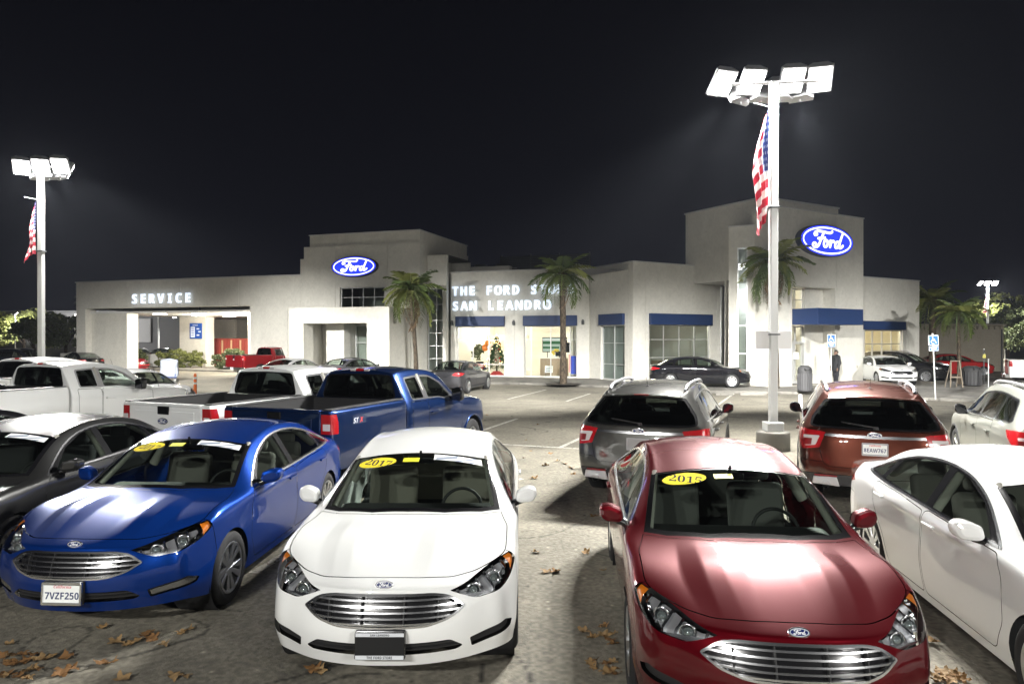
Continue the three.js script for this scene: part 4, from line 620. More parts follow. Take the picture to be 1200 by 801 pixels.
// ---------------------------------------------------------------- the mid-size sedan
function sedanKit(level, v = {}) {
  const mid = [0.2, 0.38, 0.60], ones = (a, n) => Array(n).fill(a);
  const spec = {
    level, b: [0.40, 0.66, 0.98, 1.34, 1.62, 1.95, 2.50, 3.10, 3.60, 3.95, 4.25, 4.50, 4.66],
    lv: [
      { w: [0.80, 0.875, 0.88, 0.87, 0.87, 0.87, 0.87, 0.87, 0.87, 0.87, 0.86, 0.82, 0.72], y: [0.26, 0.215, ...ones(0.2, 9), 0.24, 0.27], b: [0.40, 0.66] },
      { w: [0.83, 0.90, 0.905, 0.905, 0.905, 0.905, 0.905, 0.905, 0.905, 0.905, 0.895, 0.86, 0.77], y: [0.375, 0.37, ...ones(0.38, 9), 0.42, 0.44], b: [0.38, 0.66] },
      { w: [0.82, 0.90, 0.918, 0.915, 0.915, 0.915, 0.917, 0.92, 0.925, 0.92, 0.91, 0.875, 0.79], y: [0.52, 0.57, ...ones(0.60, 9), 0.62, 0.63], b: [0.345, 0.66] },
      { w: [0.81, 0.89, 0.912, 0.912, 0.91, 0.908, 0.908, 0.912, 0.918, 0.912, 0.90, 0.86, 0.78], y: [0.68, 0.77, 0.81, 0.825, 0.835, 0.845, 0.855, 0.865, 0.875, 0.88, 0.88, 0.87, 0.85], b: [0.36, 0.66] },
      { w: [0.795, 0.872, 0.885, 0.89, 0.888, 0.885, 0.882, 0.88, 0.875, 0.865, 0.84, 0.80, 0.745], y: [0.75, 0.852, 0.902, 0.932, 0.952, 0.962, 0.978, 0.992, 1.008, 1.02, 1.015, 0.985, 0.95], b: [0.40, 0.67] },
      { w: [0.75, 0.825, 0.828, 0.79, 0.715, 0.648, 0.615, 0.61, 0.61, 0.63, 0.68, 0.70, 0.68], y: [0.79, 0.888, 0.945, 0.975, 1.125, 1.29, 1.40, 1.405, 1.34, 1.23, 1.095, 1.06, 1.035], b: [0.45, 0.69] },
    ],
    fc: [0.07, 0.02, 0, 0.045, 0.09, 0.15], fdy: [0, 0, 0, -0.005, -0.005, -0.005], rc: [4.78, 4.86, 4.87, 4.85, 4.83, 4.80], rdy: [0, 0, 0, 0, 0.01, 0.02],
    crown: [0, 0.012, 0.018, 0.040, 0.05, 0.055, 0.072, 0.072, 0.065, 0.055, 0.04, 0.03, 0], bow: [0, 0.21, 0.18, 0.20, 0.17, 0.09, 0.02, -0.03, -0.08, -0.1, -0.09, -0.08, 0],
    ridge: (i, k) => (i === 1 || i === 2 ? [-0.008, -0.004, 0.020, 0.018, -0.010, -0.004][k] || 0 : 0),
    crease: [{ j: 3, i0: 1, i1: 12, s: 1.6 }, ...[1, 2, 3, 4].map((k) => ({ k, i0: 0, i1: 3, s: 2.6 })), { j: 5, i0: 3, i1: 8, s: 0.8 }, { j: 5, end: 1, s: 1.5 }, { j: 1, end: 0, s: 1.4 }, { j: 5, i0: 10, i1: 12, s: 1 }], ...v.spec,
  };
  const S = new Shell(cage(spec)), kit = [], add = (n, m, g, k) => { const o = { n, m, g, k }; kit.push(o); return o; }, near = level > 2;
  // greenhouse
  const dlo = roundPoly([[1.49, 0.968, 0.02], [2.0, 1.243, 0.3], [2.35, 1.35, 0.3], [2.75, 1.385, 0.3], [3.2, 1.36, 0.3], [3.6, 1.275, 0.3], [3.95, 1.15, 0.2], [4.14, 1.062, 0.02], [3.6, 1.026, 0.3], [2.6, 0.992, 0.3]], 0.1);
  const trim = S.take('side', 'side', dlo, 0.3, 1.3);
  if (near) { const ring = sheet(trim).cut('a', 'side', inset(dlo, -0.016), 0.3, 1.3).p.a; add('window_surround', 'chrome', both(solid(ring, -0.01, 0.004))); }
  const T = sheet(near ? sheet(trim).get('a', 'side', inset(dlo, -0.016), 0.3, 1.3) : trim), win = (pts) => pair({ n: 'side_window', m: v.rearTint ? 'glass' : 'glass', g: offset(T.take('a', 'side', roundPoly(pts, 0.03), 0.3, 1.3), -0.004) }).forEach((o) => kit.push(o));
  win([[1.68, 1.0], [2.0, 1.195], [2.35, 1.312], [2.57, 1.342], [2.57, 1.02]]);
  win([[2.69, 1.024], [2.69, 1.352], [2.95, 1.35], [3.2, 1.33], [3.56, 1.258], [3.63, 1.06]]);
  win([[3.71, 1.07], [3.68, 1.22], [3.93, 1.13], [4.03, 1.08]]);
  add('window_trim', 'black', both(offset(T.p.a, -0.003)));
  const wsO = [[-0.1, 1.155], [0.3, 1.175], [0.6, 1.27], [0.755, 1.37], [0.635, 2.01], [0.3, 1.985], [-0.1, 1.975]], wsI = [[-0.1, 1.21], [0.3, 1.23], [0.58, 1.32], [0.705, 1.40], [0.60, 1.985], [0.3, 1.962], [-0.1, 1.952]];
  const wst = sheet(S.take('top', 'top', wsO, 0.6, 1.7)), ws = offset(wst.take('a', 'top', wsI, 0.6, 1.7), -0.004);
  const wind = add('windshield', 'glass', both(ws), [{ n: 'windshield_border', m: 'black', g: both(offset(wst.p.a, -0.003)) }]);
  const rwO = [[-0.1, 3.58], [0.3, 3.575], [0.565, 3.54], [0.62, 3.95], [0.655, 4.19], [0.4, 4.30], [-0.1, 4.33]];
  const rwt = sheet(S.take('top', 'top', rwO, 0.6, 1.7)); const rw = rwt.take('a', 'top', inset(rwO, -0.035).map((p) => [Math.max(-0.1, p[0] < 0 ? -0.1 : p[0]), p[1]]), 0.6, 1.7);
  add('rear_window', 'glass', both(offset(rw, -0.004)), [{ n: 'rear_window_border', m: 'black', g: both(offset(rwt.p.a, -0.003)) }]);
  // front end
  const gr = roundPoly([[-0.1, 0.735], [0.34, 0.732], [0.45, 0.712], [0.55, 0.64, 0.02], [0.45, 0.572], [0.3, 0.535], [-0.1, 0.527]], 0.05);
  const grille = S.take('front', 'front', gr, -0.6, 0.3);
  const gs = sheet(grille), inner = roundPoly(inset(gr, -0.014).map((p) => [p[0] < -0.05 ? -0.1 : p[0], p[1]]), 0.005), ringG = sheet(grille).cut('a', 'front', inner, -0.6, 0.3).p.a;
  const bars = []; for (let k = 0; k < 5; k++) { const y = 0.550 + k * 0.0355, s = gs.get('a', 'front', [[-0.1, y], [0.8, y], [0.8, y + 0.011], [-0.1, y + 0.011]], -0.6, 0.3); if (s) bars.push({ n: 'grille_bar', m: 'chrome', g: both(solid(sheet(s).get('a', 'front', inner, -0.6, 0.3), -0.03, 0.002)) }); }
  add('grille', 'black', both(offset(grille, -0.045)), [{ n: 'grille_surround', m: 'chrome', g: both(solid(ringG, -0.03, 0.008)) }, ...bars, ...(near ? [0.14, 0.37].flatMap((x) => pair({ n: 'grille_rib', m: 'plastic', g: solid(gs.get('front' in gs.p ? 'front' : 'a', 'front', [[x, 0.5], [x + 0.008, 0.5], [x + 0.008, 0.8], [x, 0.8]], -0.6, 0.3), -0.04, -0.012) })) : [])]);
  const low = roundPoly([[-0.1, 0.432], [0.45, 0.432], [0.535, 0.372], [0.49, 0.350], [-0.1, 0.345]], 0.02), lg = S.take('front', 'front', low, -0.6, 0.3);
  add('lower_intake', 'plastic', both(offset(lg, -0.04)), near ? [0.368, 0.40].map((y) => ({ n: 'intake_bar', m: 'plastic', g: both(solid(sheet(lg).get('a', 'front', [[-0.1, y], [0.8, y], [0.8, y + 0.012], [-0.1, y + 0.012]], -0.6, 0.3), -0.03, -0.012)) })) : undefined);
  const ob = oblique(42), U = (x, b) => x * Math.cos(42 * Math.PI / 180) + b * Math.sin(42 * Math.PI / 180);   // front corner, seen from 42 degrees outside
  const fogP = roundPoly([[U(0.58, 0.2), 0.345], [U(0.83, 0.46), 0.395], [U(0.83, 0.50), 0.43], [U(0.79, 0.38), 0.47], [U(0.56, 0.18), 0.415]], 0.015), fog = S.take('front side', ob, fogP, -0.4, 1.3);
  pair({ n: 'fog_lamp_pocket', m: 'plastic', g: offset(fog, -0.03), k: v.fog ? [{ n: 'fog_lamp', m: 'chrome', g: solid(sheet(fog).get('a', ob, roundPoly(inset(fogP, -0.018), 0.01), -0.4, 1.3), -0.03, -0.004) }] : undefined }).forEach((o) => kit.push(o));
  const hp = roundPoly([[U(0.41, 0.19), 0.735, 0.01], [U(0.58, 0.29), 0.778, 0.06], [U(0.74, 0.45), 0.825, 0.06], [U(0.85, 0.64), 0.862, 0.01], [U(0.885, 0.66), 0.81, 0.03], [U(0.87, 0.50), 0.742, 0.05], [U(0.76, 0.32), 0.682, 0.05], [U(0.60, 0.23), 0.665, 0.05]], 0.03), hl = S.take('front side top', ob, hp, -0.4, 1.3);
  const amber = sheet(hl).get('a', ob, [[U(0.87, 0.565), 0.6], [U(0.95, 0.9), 0.6], [U(0.95, 0.9), 0.95], [U(0.80, 0.545), 0.95], [U(0.84, 0.57), 0.80]], -0.4, 1.3);
  headlightParts(kit, hl, ob, near, amber, [[0.62, 0.725, 0.040], [0.745, 0.775, 0.038]], [[U(0.41, 0.19), U(0.875, 0.74)], 0.65, 0.91]);
  add('badge', 'badge', xf(uvPatch(extr(ellipsePts(0, 0, 0.056, 0.024), 0.006, 0.003)), { p: [0, 0.785, -0.118], r: [-0.5, 0, 0] }), [{ n: 'badge_rim', m: 'chrome', g: xf(extr(ellipsePts(0, 0, 0.062, 0.029), 0.005, 0.003), { p: [0, 0.785, -0.121], r: [-0.5, 0, 0] }) }]);
  // rear end
  const obr = oblique(138), Ur = (x, b) => x * Math.cos(138 * Math.PI / 180) + b * Math.sin(138 * Math.PI / 180);
  const tl = S.take('rear side top', obr, roundPoly([[Ur(0.46, 4.84), 0.86], [Ur(0.70, 4.74), 0.80], [Ur(0.82, 4.62), 0.83], [Ur(0.88, 4.30), 0.905], [Ur(0.80, 4.55), 0.965], [Ur(0.62, 4.78), 0.965]], 0.03), 0.5, 5.5);
  if (tl) pair({ n: 'tail_light', m: 'red', g: offset(tl, 0.001), k: [{ n: 'tail_light_back', m: 'redDark', g: offset(tl, -0.03) }] }).forEach((o) => kit.push(o));
  // panels with gaps
  const G = 0.007;
  const hood = S.take('top front', 'top', roundPoly([[-0.1, 0.205], [0.25, 0.21], [0.44, 0.25], [0.60, 0.36], [0.74, 0.52], [0.815, 0.63], [0.82, 0.80], [0.82, 1.05], [0.765, 1.34, 0.01], [0.6, 1.235], [0.3, 1.14], [-0.1, 1.12]], 0.06), 0.60, 1.3, G);
  add('hood', 'paint', both(hood));
  const lid = S.take('top', 'top', [[-0.1, 4.36], [0.4, 4.33], [0.63, 4.235], [0.655, 4.62], [-0.1, 4.9]], 0.6, 1.3, G); if (lid) add('trunk_lid', 'paint', both(lid));
  for (const [b0, b1] of [[0.98, 0.36], [3.83, 0.365]]) S.cut('side', 'side', ellipsePts(b0, 0.335, b1, b1, 40), 0.4, 1.3);
  const door1 = S.take('side', 'side', roundPoly([[1.50, 0.945], [2.58, 0.985], [2.64, 0.965], [2.655, 0.55], [2.60, 0.275], [1.52, 0.275], [1.40, 0.5], [1.42, 0.8]], 0.05), 0.3, 1.3, G);
  const handle = (b, y, x) => merge([box(0.022, 0.028, 0.2, [x + 0.024, y, -b], [0, 0, 0], 0.009), box(0.04, 0.024, 0.024, [x + 0.006, y, -b + 0.08], [0, 0, 0], 0.008), box(0.04, 0.024, 0.024, [x + 0.006, y, -b - 0.08], [0, 0, 0], 0.008)]);
  pair({ n: 'front_door', m: 'paint', g: door1, k: [{ n: 'handle', m: v.handle || 'paint', g: handle(2.5, 0.875, 0.905) }] }).forEach((o) => kit.push(o));
  const door2 = S.take('side', 'side', roundPoly([[2.665, 0.965], [2.68, 0.55], [2.63, 0.275], [3.37, 0.275], [3.47, 0.55], [3.72, 0.80], [3.74, 1.015], [3.2, 1.0]], 0.05), 0.3, 1.3, G);
  pair({ n: 'rear_door', m: 'paint', g: door2, k: [{ n: 'handle', m: v.handle || 'paint', g: handle(3.55, 0.90, 0.912) }] }).forEach((o) => kit.push(o));
  const fb = S.take('front side', 'side', [[-0.2, 0.1], [0.60, 0.1], [0.70, 0.52], [0.66, 0.78], [0.62, 0.95], [-0.2, 0.95]], -0.2, 1.3, G); add('front_bumper', 'paint', both(fb));
  const rbp = S.take('rear side', 'side', [[4.98, 0.1], [4.2, 0.1], [4.22, 0.50], [4.30, 0.78], [4.98, 0.80]], -0.2, 1.3, G); if (rbp) add('rear_bumper', 'paint', both(rbp));
  kit.unshift({ n: 'body', m: 'paint', g: both(S.rest()) });
  // dark inside of gaps, wheel wells and floor
  const well = (b) => xf(new THREE.CylinderGeometry(0.375, 0.375, 0.36, 24, 1, true, -Math.PI / 2, Math.PI), { r: [0, 0, Math.PI / 2], p: [0.70, 0.335, -b] });
  add('underbody', 'dark', merge([both(merge([well(0.98), well(3.83), box(0.02, 0.5, 0.74, [0.52, 0.45, -0.98]), box(0.02, 0.5, 0.74, [0.52, 0.45, -3.83])])), box(1.56, 0.05, 2.05, [0, 0.24, -2.4]), box(1.1, 0.05, 4.1, [0, 0.26, -2.45]), box(1.62, 0.42, 0.04, [0, 0.62, -1.38]), box(1.5, 0.5, 0.04, [0, 0.5, -0.62]), box(1.7, 0.36, 2.1, [0, 0.44, -2.4]), box(1.5, 0.3, 0.6, [0, 0.5, -4.3])]));
  // inside
  add('dashboard', 'plastic', merge([box(1.46, 0.24, 0.5, [0, 0.82, -1.6], [0.1, 0, 0], 0.09), box(0.28, 0.3, 0.2, [0, 0.7, -1.86], [0.3, 0, 0], 0.05)]));
  kit.push(steering(0.38, 0.86, 1.98), seatKit(0.38, 2.35), seatKit(-0.38, 2.35));
  if (near) { const q = seatKit(0, 3.2, 0.3, 1.25); q.k = [-0.4, 0.4].map((x) => ({ n: 'headrest', m: 'seat', g: box(0.26, 0.16, 0.1, [x, 1.17, -3.62], [-0.2, 0, 0], 0.045) })); kit.push(q);
    for (const q of [rod([0.70, 0.98, -1.50], [0.60, 1.32, -2.05], 0.03, 0.026), rod([0.585, 1.33, -2.62], [0.80, 0.99, -2.64], 0.04, 0.05), rod([0.57, 1.28, -3.55], [0.60, 1.05, -4.05], 0.05, 0.06)]) pair({ n: 'pillar_lining', m: 'lining', g: q }).forEach((o) => kit.push(o));
    add('rear_view_mirror', 'black', merge([box(0.24, 0.06, 0.03, [0, 1.31, -1.98], [0.1, 0, 0], 0.02), rod([0, 1.33, -1.96], [0, 1.40, -1.93], 0.012)]));
    pair({ n: 'wiper', m: 'plastic', g: merge([rod([0.15, 0.985, -1.20], [0.6, 1.005, -1.33], 0.009), rod([0.2, 0.975, -1.16], [0.36, 0.995, -1.26], 0.008)]) }).forEach((o) => kit.push(o)); }
  add('headliner', 'lining', both(merge([box(0.42, 0.01, 1.0, [0.21, 1.395, -2.75])])));
  // mirrors, wheels
  const mp = roundPoly([[0.885, 1.005, 0.03], [0.90, 1.085, 0.03], [1.0, 1.12, 0.05], [1.075, 1.10, 0.04], [1.082, 1.03, 0.04], [1.04, 0.978, 0.04], [0.92, 0.975, 0.03]], 0.03), mg = extr(mp, 0.075, 0.035); mg.translate(0, 0, -1.75);
  { const p = mg.attributes.position; for (let i = 0; i < p.count; i++) p.setZ(i, p.getZ(i) - (p.getX(i) - 0.88) * 0.28); mg.computeVertexNormals(); }
  pair({ n: 'wing_mirror', m: 'paint', g: mg, k: [{ n: 'mirror_foot', m: 'black', g: merge([rod([0.86, 0.965, -1.70], [0.95, 1.0, -1.73], 0.03, 0.035), box(0.12, 0.02, 0.09, [0.96, 0.982, -1.75], [0, 0.2, 0.1], 0.008)]) }, { n: 'mirror_glass', m: 'mirror', g: xf(extr(inset(mp, -0.014), 0.004), { p: [0, 0, -1.805] }) }] }).forEach((o) => kit.push(o));
  kit.push(...fourWheels(wheelKit(0.335, 0.232, 0.225, 5, 'double'), [[0.79, 0.335, 0.98], [0.79, 0.335, 3.83]]));
  return { kit, ws, S, fogLamp: solid(sheet(fog).get('a', ob, roundPoly(inset(fogP, -0.016), 0.01), -0.4, 1.3), -0.03, -0.006), length: 4.87 };
}
// ---------------------------------------------------------------- the pickup truck with extended cab
function pickupKit(level, v = {}) {
  const ones = (a, n) => Array(n).fill(a), near = level > 2;
  const spec = {
    level, b: [0.26, 0.5, 0.95, 1.42, 1.72, 2.12, 2.70, 3.20, 3.52, 3.67],
    lv: [
      { w: [0.84, 0.94, 0.95, 0.95, 0.95, 0.95, 0.95, 0.95, 0.95, 0.93], y: [0.52, 0.46, ...ones(0.45, 8)] },
      { w: [0.90, 0.985, 0.99, 0.99, 0.99, 0.99, 0.99, 0.99, 0.99, 0.965], y: [0.66, 0.64, ...ones(0.63, 8)] },
      { w: [0.92, 1.0, 1.01, 1.005, 1.005, 1.005, 1.005, 1.005, 1.005, 0.98], y: [0.85, 0.86, ...ones(0.88, 8)] },
      { w: [0.91, 0.99, 1.0, 1.0, 1.0, 1.0, 1.0, 1.0, 1.0, 0.975], y: [1.02, 1.06, 1.10, ...ones(1.12, 7)] },
      { w: [0.87, 0.95, 0.965, 0.97, 0.97, 0.968, 0.965, 0.965, 0.965, 0.94], y: [1.12, 1.17, 1.22, 1.26, 1.28, 1.30, 1.32, 1.33, 1.34, 1.34] },
      { w: [0.80, 0.87, 0.88, 0.86, 0.80, 0.735, 0.70, 0.695, 0.69, 0.67], y: [1.15, 1.205, 1.255, 1.30, 1.49, 1.755, 1.86, 1.865, 1.85, 1.82] },
    ],
    fc: [0.14, 0.08, 0.05, 0.06, 0.09, 0.15], fdy: [0, 0, 0, 0.01, 0.02, 0.03], fp: 3.5, rc: ones(3.70, 5).concat(3.64), rdy: [0, 0, 0, 0, 0, 0.065], rp: 4,
    crown: [0, 0.05, 0.05, 0.02, 0.05, 0.06, 0.075, 0.075, 0.07, 0], bow: [0, 0.09, 0.08, 0.15, 0.14, 0.08, 0.02, 0, -0.02, 0], ridge: (i, k) => (i <= 3 ? [-0.02, -0.02, -0.014, 0.008, 0.014, 0.006][k] || 0 : 0),
    crease: [{ j: 3, i0: 1, i1: 9, s: 1.4 }, { j: 4, i0: 1, i1: 4, s: 1 }, { j: 5, i0: 4, i1: 9, s: 1 }, { k: 3, i0: 1, i1: 3, s: 1.5 }, { j: 5, end: 1, s: 1.2 }, { corner: 1, s: 1.6 }, { j: 5, end: 0, s: 1.2 }],
  };
  const S = new Shell(cage(spec)), kit = [], add = (n, m, g, k) => { const o = { n, m, g, k }; kit.push(o); return o; }, G = 0.009;
  // side glass: front door window and the smaller window behind it
  const dlo = roundPoly([[1.78, 1.335, 0.02], [2.16, 1.66, 0.1], [2.5, 1.785, 0.2], [3.0, 1.80, 0.2], [3.44, 1.775, 0.06], [3.46, 1.38, 0.06], [2.4, 1.36, 0.1], [2.2, 1.315, 0.1]], 0.05);
  const T = sheet(S.take('side', 'side', dlo, 0.4, 1.3)), win = (pts, m) => pair({ n: 'side_window', m, g: offset(T.take('a', 'side', roundPoly(pts, 0.04), 0.4, 1.3), -0.004) }).forEach((o) => kit.push(o));
  win([[1.93, 1.375], [2.19, 1.62], [2.5, 1.745], [2.83, 1.765], [2.83, 1.395], [2.4, 1.385], [2.2, 1.345]], 'glass'); win([[3.00, 1.40], [3.00, 1.765], [3.40, 1.745], [3.42, 1.41]], 'sideTint');
  add('window_trim', 'pillarBlack', both(offset(T.p.a, -0.003)));
  const wsO = [[-0.1, 1.30], [0.35, 1.315], [0.7, 1.40], [0.80, 1.52], [0.71, 2.13], [0.3, 2.07], [-0.1, 2.05]], wst = sheet(S.take('top', 'top', wsO, 0.9, 2.1)), ws = wst.take('a', 'top', inset(wsO, -0.04).map((p) => [p[0] < 0 ? -0.1 : p[0], p[1]]), 0.9, 2.1);
  add('windshield', 'glass', both(offset(ws, -0.004)), [{ n: 'windshield_border', m: 'black', g: both(offset(wst.p.a, -0.003)) }]);
  const rwO = roundPoly([[-0.1, 1.40], [0.70, 1.40], [0.745, 1.46], [0.655, 1.785], [0.60, 1.825], [-0.1, 1.845]], 0.05), rwt = sheet(S.take('rear', 'front', rwO, -3.8, -3.4)), rw = rwt.take('a', 'front', inset(rwO, -0.03).map((p) => [p[0] < 0 ? -0.1 : p[0], p[1]]), -3.8, -3.4);
  add('rear_window', 'tint', both(offset(rw, -0.004)), [{ n: 'rear_window_border', m: 'black', g: both(offset(rwt.p.a, -0.003)) }]);
  add('stop_lamp', 'red', box(0.16, 0.045, 0.03, [0, 1.905, -3.625], [0.35, 0, 0], 0.012), [-1, 1].map((s) => ({ n: 'cargo_lamp', m: 'clear', g: box(0.11, 0.045, 0.03, [s * 0.14, 1.902, -3.625], [0.35, 0, 0], 0.012) })));
  // nose
  const gr = roundPoly([[-0.1, 1.10], [0.56, 1.09], [0.60, 0.96], [0.54, 0.80], [-0.1, 0.78]], 0.06), grille = S.take('front', 'front', gr, -0.6, 0.3), gs = sheet(grille), gi = roundPoly(inset(gr, -0.035).map((p) => [p[0] < -0.05 ? -0.1 : p[0], p[1]]), 0.01);
  add('grille', 'black', both(offset(grille, -0.06)), [{ n: 'grille_surround', m: 'chrome', g: both(solid(sheet(grille).cut('a', 'front', gi, -0.6, 0.3).p.a, -0.05, 0.012)) }, ...[0.86, 0.94, 1.02].map((y) => ({ n: 'grille_bar', m: 'chrome', g: both(solid(gs.get('a', 'front', [[-0.1, y], [0.56, y], [0.56, y + 0.04], [-0.1, y + 0.04]], -0.6, 0.3), -0.04, 0.004)) }))]);
  const ob = oblique(40), U = (x, b) => x * Math.cos(40 * Math.PI / 180) + b * Math.sin(40 * Math.PI / 180), hp = roundPoly([[U(0.62, 0.12), 0.82], [U(0.64, 0.12), 1.08], [U(0.86, 0.3), 1.12], [U(0.93, 0.5), 1.13], [U(0.97, 0.45), 0.90], [U(0.88, 0.26), 0.82]], 0.03), hl = S.take('front side', ob, hp, -0.4, 1.4);
  if (hl) headlightParts(kit, hl, ob, near, null, [[0.74, 0.96, 0.055], [0.86, 0.98, 0.045]], [[U(0.62, 0.12), U(0.97, 0.5)], 0.82, 1.12]);
  const bp = S.take('front side', 'side', [[-0.2, 0.3], [0.46, 0.3], [0.48, 0.74], [-0.2, 0.76]], -0.2, 1.3, G); add('front_bumper', v.bumper || 'chrome', both(bp));
  const hood = S.take('top front', 'top', roundPoly([[-0.1, 0.16], [0.5, 0.19], [0.76, 0.29], [0.85, 0.5], [0.85, 1.4], [0.6, 1.33], [-0.1, 1.26]], 0.05), 1.0, 1.6, G); add('hood', 'paint', both(hood));
  S.cut('side', 'side', ellipsePts(0.95, 0.42, 0.47, 0.47, 40), 0.5, 1.4);
  const d1 = S.take('side', 'side', roundPoly([[1.52, 1.24], [2.2, 1.29], [2.4, 1.335], [2.90, 1.345], [2.92, 0.5], [1.60, 0.5], [1.50, 0.75]], 0.06), 0.5, 1.3, G), handle = (b, y) => merge([box(0.025, 0.035, 0.24, [1.03, y, -b], [0, 0, 0], 0.01), box(0.05, 0.03, 0.03, [1.01, y, -b + 0.1], [0, 0, 0], 0.01), box(0.05, 0.03, 0.03, [1.01, y, -b - 0.1], [0, 0, 0], 0.01)]);
  pair({ n: 'front_door', m: 'paint', g: d1, k: [{ n: 'handle', m: v.handle || 'paint', g: handle(2.72, 1.12) }] }).forEach((o) => kit.push(o));
  const d2 = S.take('side', 'side', roundPoly([[2.925, 1.34], [2.94, 0.5], [3.5, 0.5], [3.52, 1.36]], 0.05), 0.5, 1.3, G); pair({ n: 'rear_door', m: 'paint', g: d2 }).forEach((o) => kit.push(o));
  kit.unshift({ n: 'cab', m: 'paint', g: both(S.rest()) });
  // cargo bed
  const B = new Shell(cage({ level: level - 1, b: [3.745, 3.85, 4.2, 4.64, 5.1, 5.6, 5.80, 5.86], lv: [
    { w: [0.95, ...ones(0.97, 5), 0.96, 0.93], y: ones(0.56, 8) }, { w: [0.985, ...ones(0.998, 5), 0.99, 0.955], y: ones(0.72, 8) }, { w: [0.99, 1.003, 1.008, 1.012, 1.008, 1.0, 0.99, 0.96], y: ones(0.98, 8) },
    { w: [0.99, ...ones(1.002, 5), 0.985, 0.955], y: ones(1.22, 8) }, { w: [0.975, ...ones(0.985, 5), 0.965, 0.945], y: ones(1.385, 8) }, { w: [0.94, ...ones(0.95, 5), 0.94, 0.92], y: ones(1.425, 8) }],
    fc: ones(3.745, 6), fdy: [0], rc: ones(5.87, 6), rdy: [0], rp: 4, crown: ones(0, 8), bow: ones(0, 8), crease: [{ j: 3, s: 1.6 }, { j: 5, s: 2 }, { j: 4, s: 0.8 }, { j: 5, end: 1, s: 2.5 }, { j: 5, end: 0, s: 3 }, { corner: 0, s: 3 }, { corner: 1, s: 1.8 }] }));
  B.cut('top', 'top', [[-0.1, 3.84], [0.80, 3.84], [0.82, 3.9], [0.82, 5.99], [-0.1, 5.99]], 1.2, 1.6);
  B.cut('side', 'side', ellipsePts(4.64, 0.42, 0.475, 0.475, 44), 0.5, 1.4);
  B.cut('rear', 'front', [[-0.1, 1.2], [0.79, 1.2], [0.79, 1.6], [-0.1, 1.6]], -6, -5.5);
  const lampP = [[5.72, 1.09], [5.95, 1.09], [5.95, 1.37], [5.745, 1.37], [5.72, 1.25]], lamp = B.take('side rear', 'side', lampP, 0.80, 1.3), cl = sheet(lamp).get('a', 'front', [[0.83, 1.14], [0.95, 1.14], [0.95, 1.235], [0.83, 1.235]], -6, -5.5);
  pair({ n: 'tail_light', m: 'red', g: lamp, k: [{ n: 'tail_light_back', m: 'redDark', g: offset(lamp, -0.035) }, ...(cl ? [{ n: 'reversing_lamp', m: 'clear', g: offset(cl, 0.003) }] : [])] }).forEach((o) => kit.push(o));
  B.cut('rear', 'front', [[-0.1, 0.66], [0.795, 0.66], [0.795, 1.7], [-0.1, 1.7]], -6, -5.5);
  add('cargo_bed', 'paint', both(B.rest()), [{ n: 'bed_liner', m: 'plastic', g: merge([box(1.64, 0.03, 2.0, [0, 0.92, -4.8]), both(box(0.03, 0.5, 2.0, [0.82, 1.17, -4.8])), box(1.64, 0.5, 0.03, [0, 1.17, -3.85]), both(box(0.14, 0.02, 2.06, [0.885, 1.433, -4.80], [0, 0, 0], 0.008)), both(box(0.2, 0.22, 0.9, [0.74, 1.02, -4.64], [0, 0, 0], 0.04))]) }]);
  const arch = (b, r) => { const o = []; for (let k = 0; k <= 22; k++) { const a = (-10 + 200 * k / 22) * Math.PI / 180; o.push([b + Math.cos(a) * r, 0.42 + Math.sin(a) * r]); } return o; };
  for (const b of [0.95, 4.64]) { const t = tube(arch(b, 0.475).map(([q, y]) => [1.0, y, -q]), 0.022, 44, 8); pair({ n: 'wheel_arch_lip', m: 'paint', g: t }).forEach((o) => kit.push(o)); }
  add('tailgate', 'paint', merge([box(1.58, 0.76, 0.07, [0, 1.05, -5.845], [0, 0, 0], 0.025), box(1.56, 0.055, 0.10, [0, 1.405, -5.84], [0, 0, 0], 0.02), box(1.3, 0.30, 0.02, [0, 1.16, -5.883], [0, 0, 0], 0.009)]), [
    { n: 'tailgate_handle', m: 'black', g: box(0.24, 0.13, 0.03, [0, 1.32, -5.895], [0, 0, 0], 0.012) }, { n: 'badge', m: 'badge', g: xf(uvPatch(extr(ellipsePts(0, 0, 0.10, 0.042), 0.01, 0.004)), { p: [0, 1.15, -5.905], r: [0, Math.PI, 0] }), k: [] }, { n: 'badge_rim', m: 'chrome', g: xf(extr(ellipsePts(0, 0, 0.112, 0.053), 0.008, 0.004), { p: [0, 1.15, -5.90], r: [0, Math.PI, 0] }) }]);
  add('rear_bumper', v.bumper || 'chrome', both(extr2([[0.0, 0.50], [0.9, 0.50], [0.97, 0.56], [0.97, 0.68], [0.3, 0.69], [0, 0.66]], -6.02, 0.18, 0.02)));
  { const p = plateFrame(0, 0.60, -6.045, 0, Math.PI); add('number_plate', 'steel', p.frame, [{ n: 'plate_face', m: 'plate', g: p.face }]); }
  // frame, wells, inside
  const well = (b) => merge([xf(new THREE.CylinderGeometry(0.485, 0.485, 0.34, 24, 1, true, -Math.PI / 2, Math.PI), { r: [0, 0, Math.PI / 2], p: [0.80, 0.42, -b] }), box(0.02, 0.6, 0.94, [0.64, 0.6, -b])]);
  add('chassis', 'dark', merge([both(merge([well(0.95), well(4.64), box(0.1, 0.16, 5.2, [0.45, 0.48, -3.0])])), box(1.8, 0.1, 1.95, [0, 0.52, -2.5]), box(1.5, 0.6, 0.05, [0, 0.8, -0.7]), box(1.7, 0.7, 0.05, [0, 0.95, -1.45]), box(1.88, 0.6, 2.0, [0, 0.86, -2.6]), box(1.7, 0.3, 1.7, [0, 0.7, -4.8]), rod([-0.8, 0.4, -4.64], [0.8, 0.4, -4.64], 0.07)]));
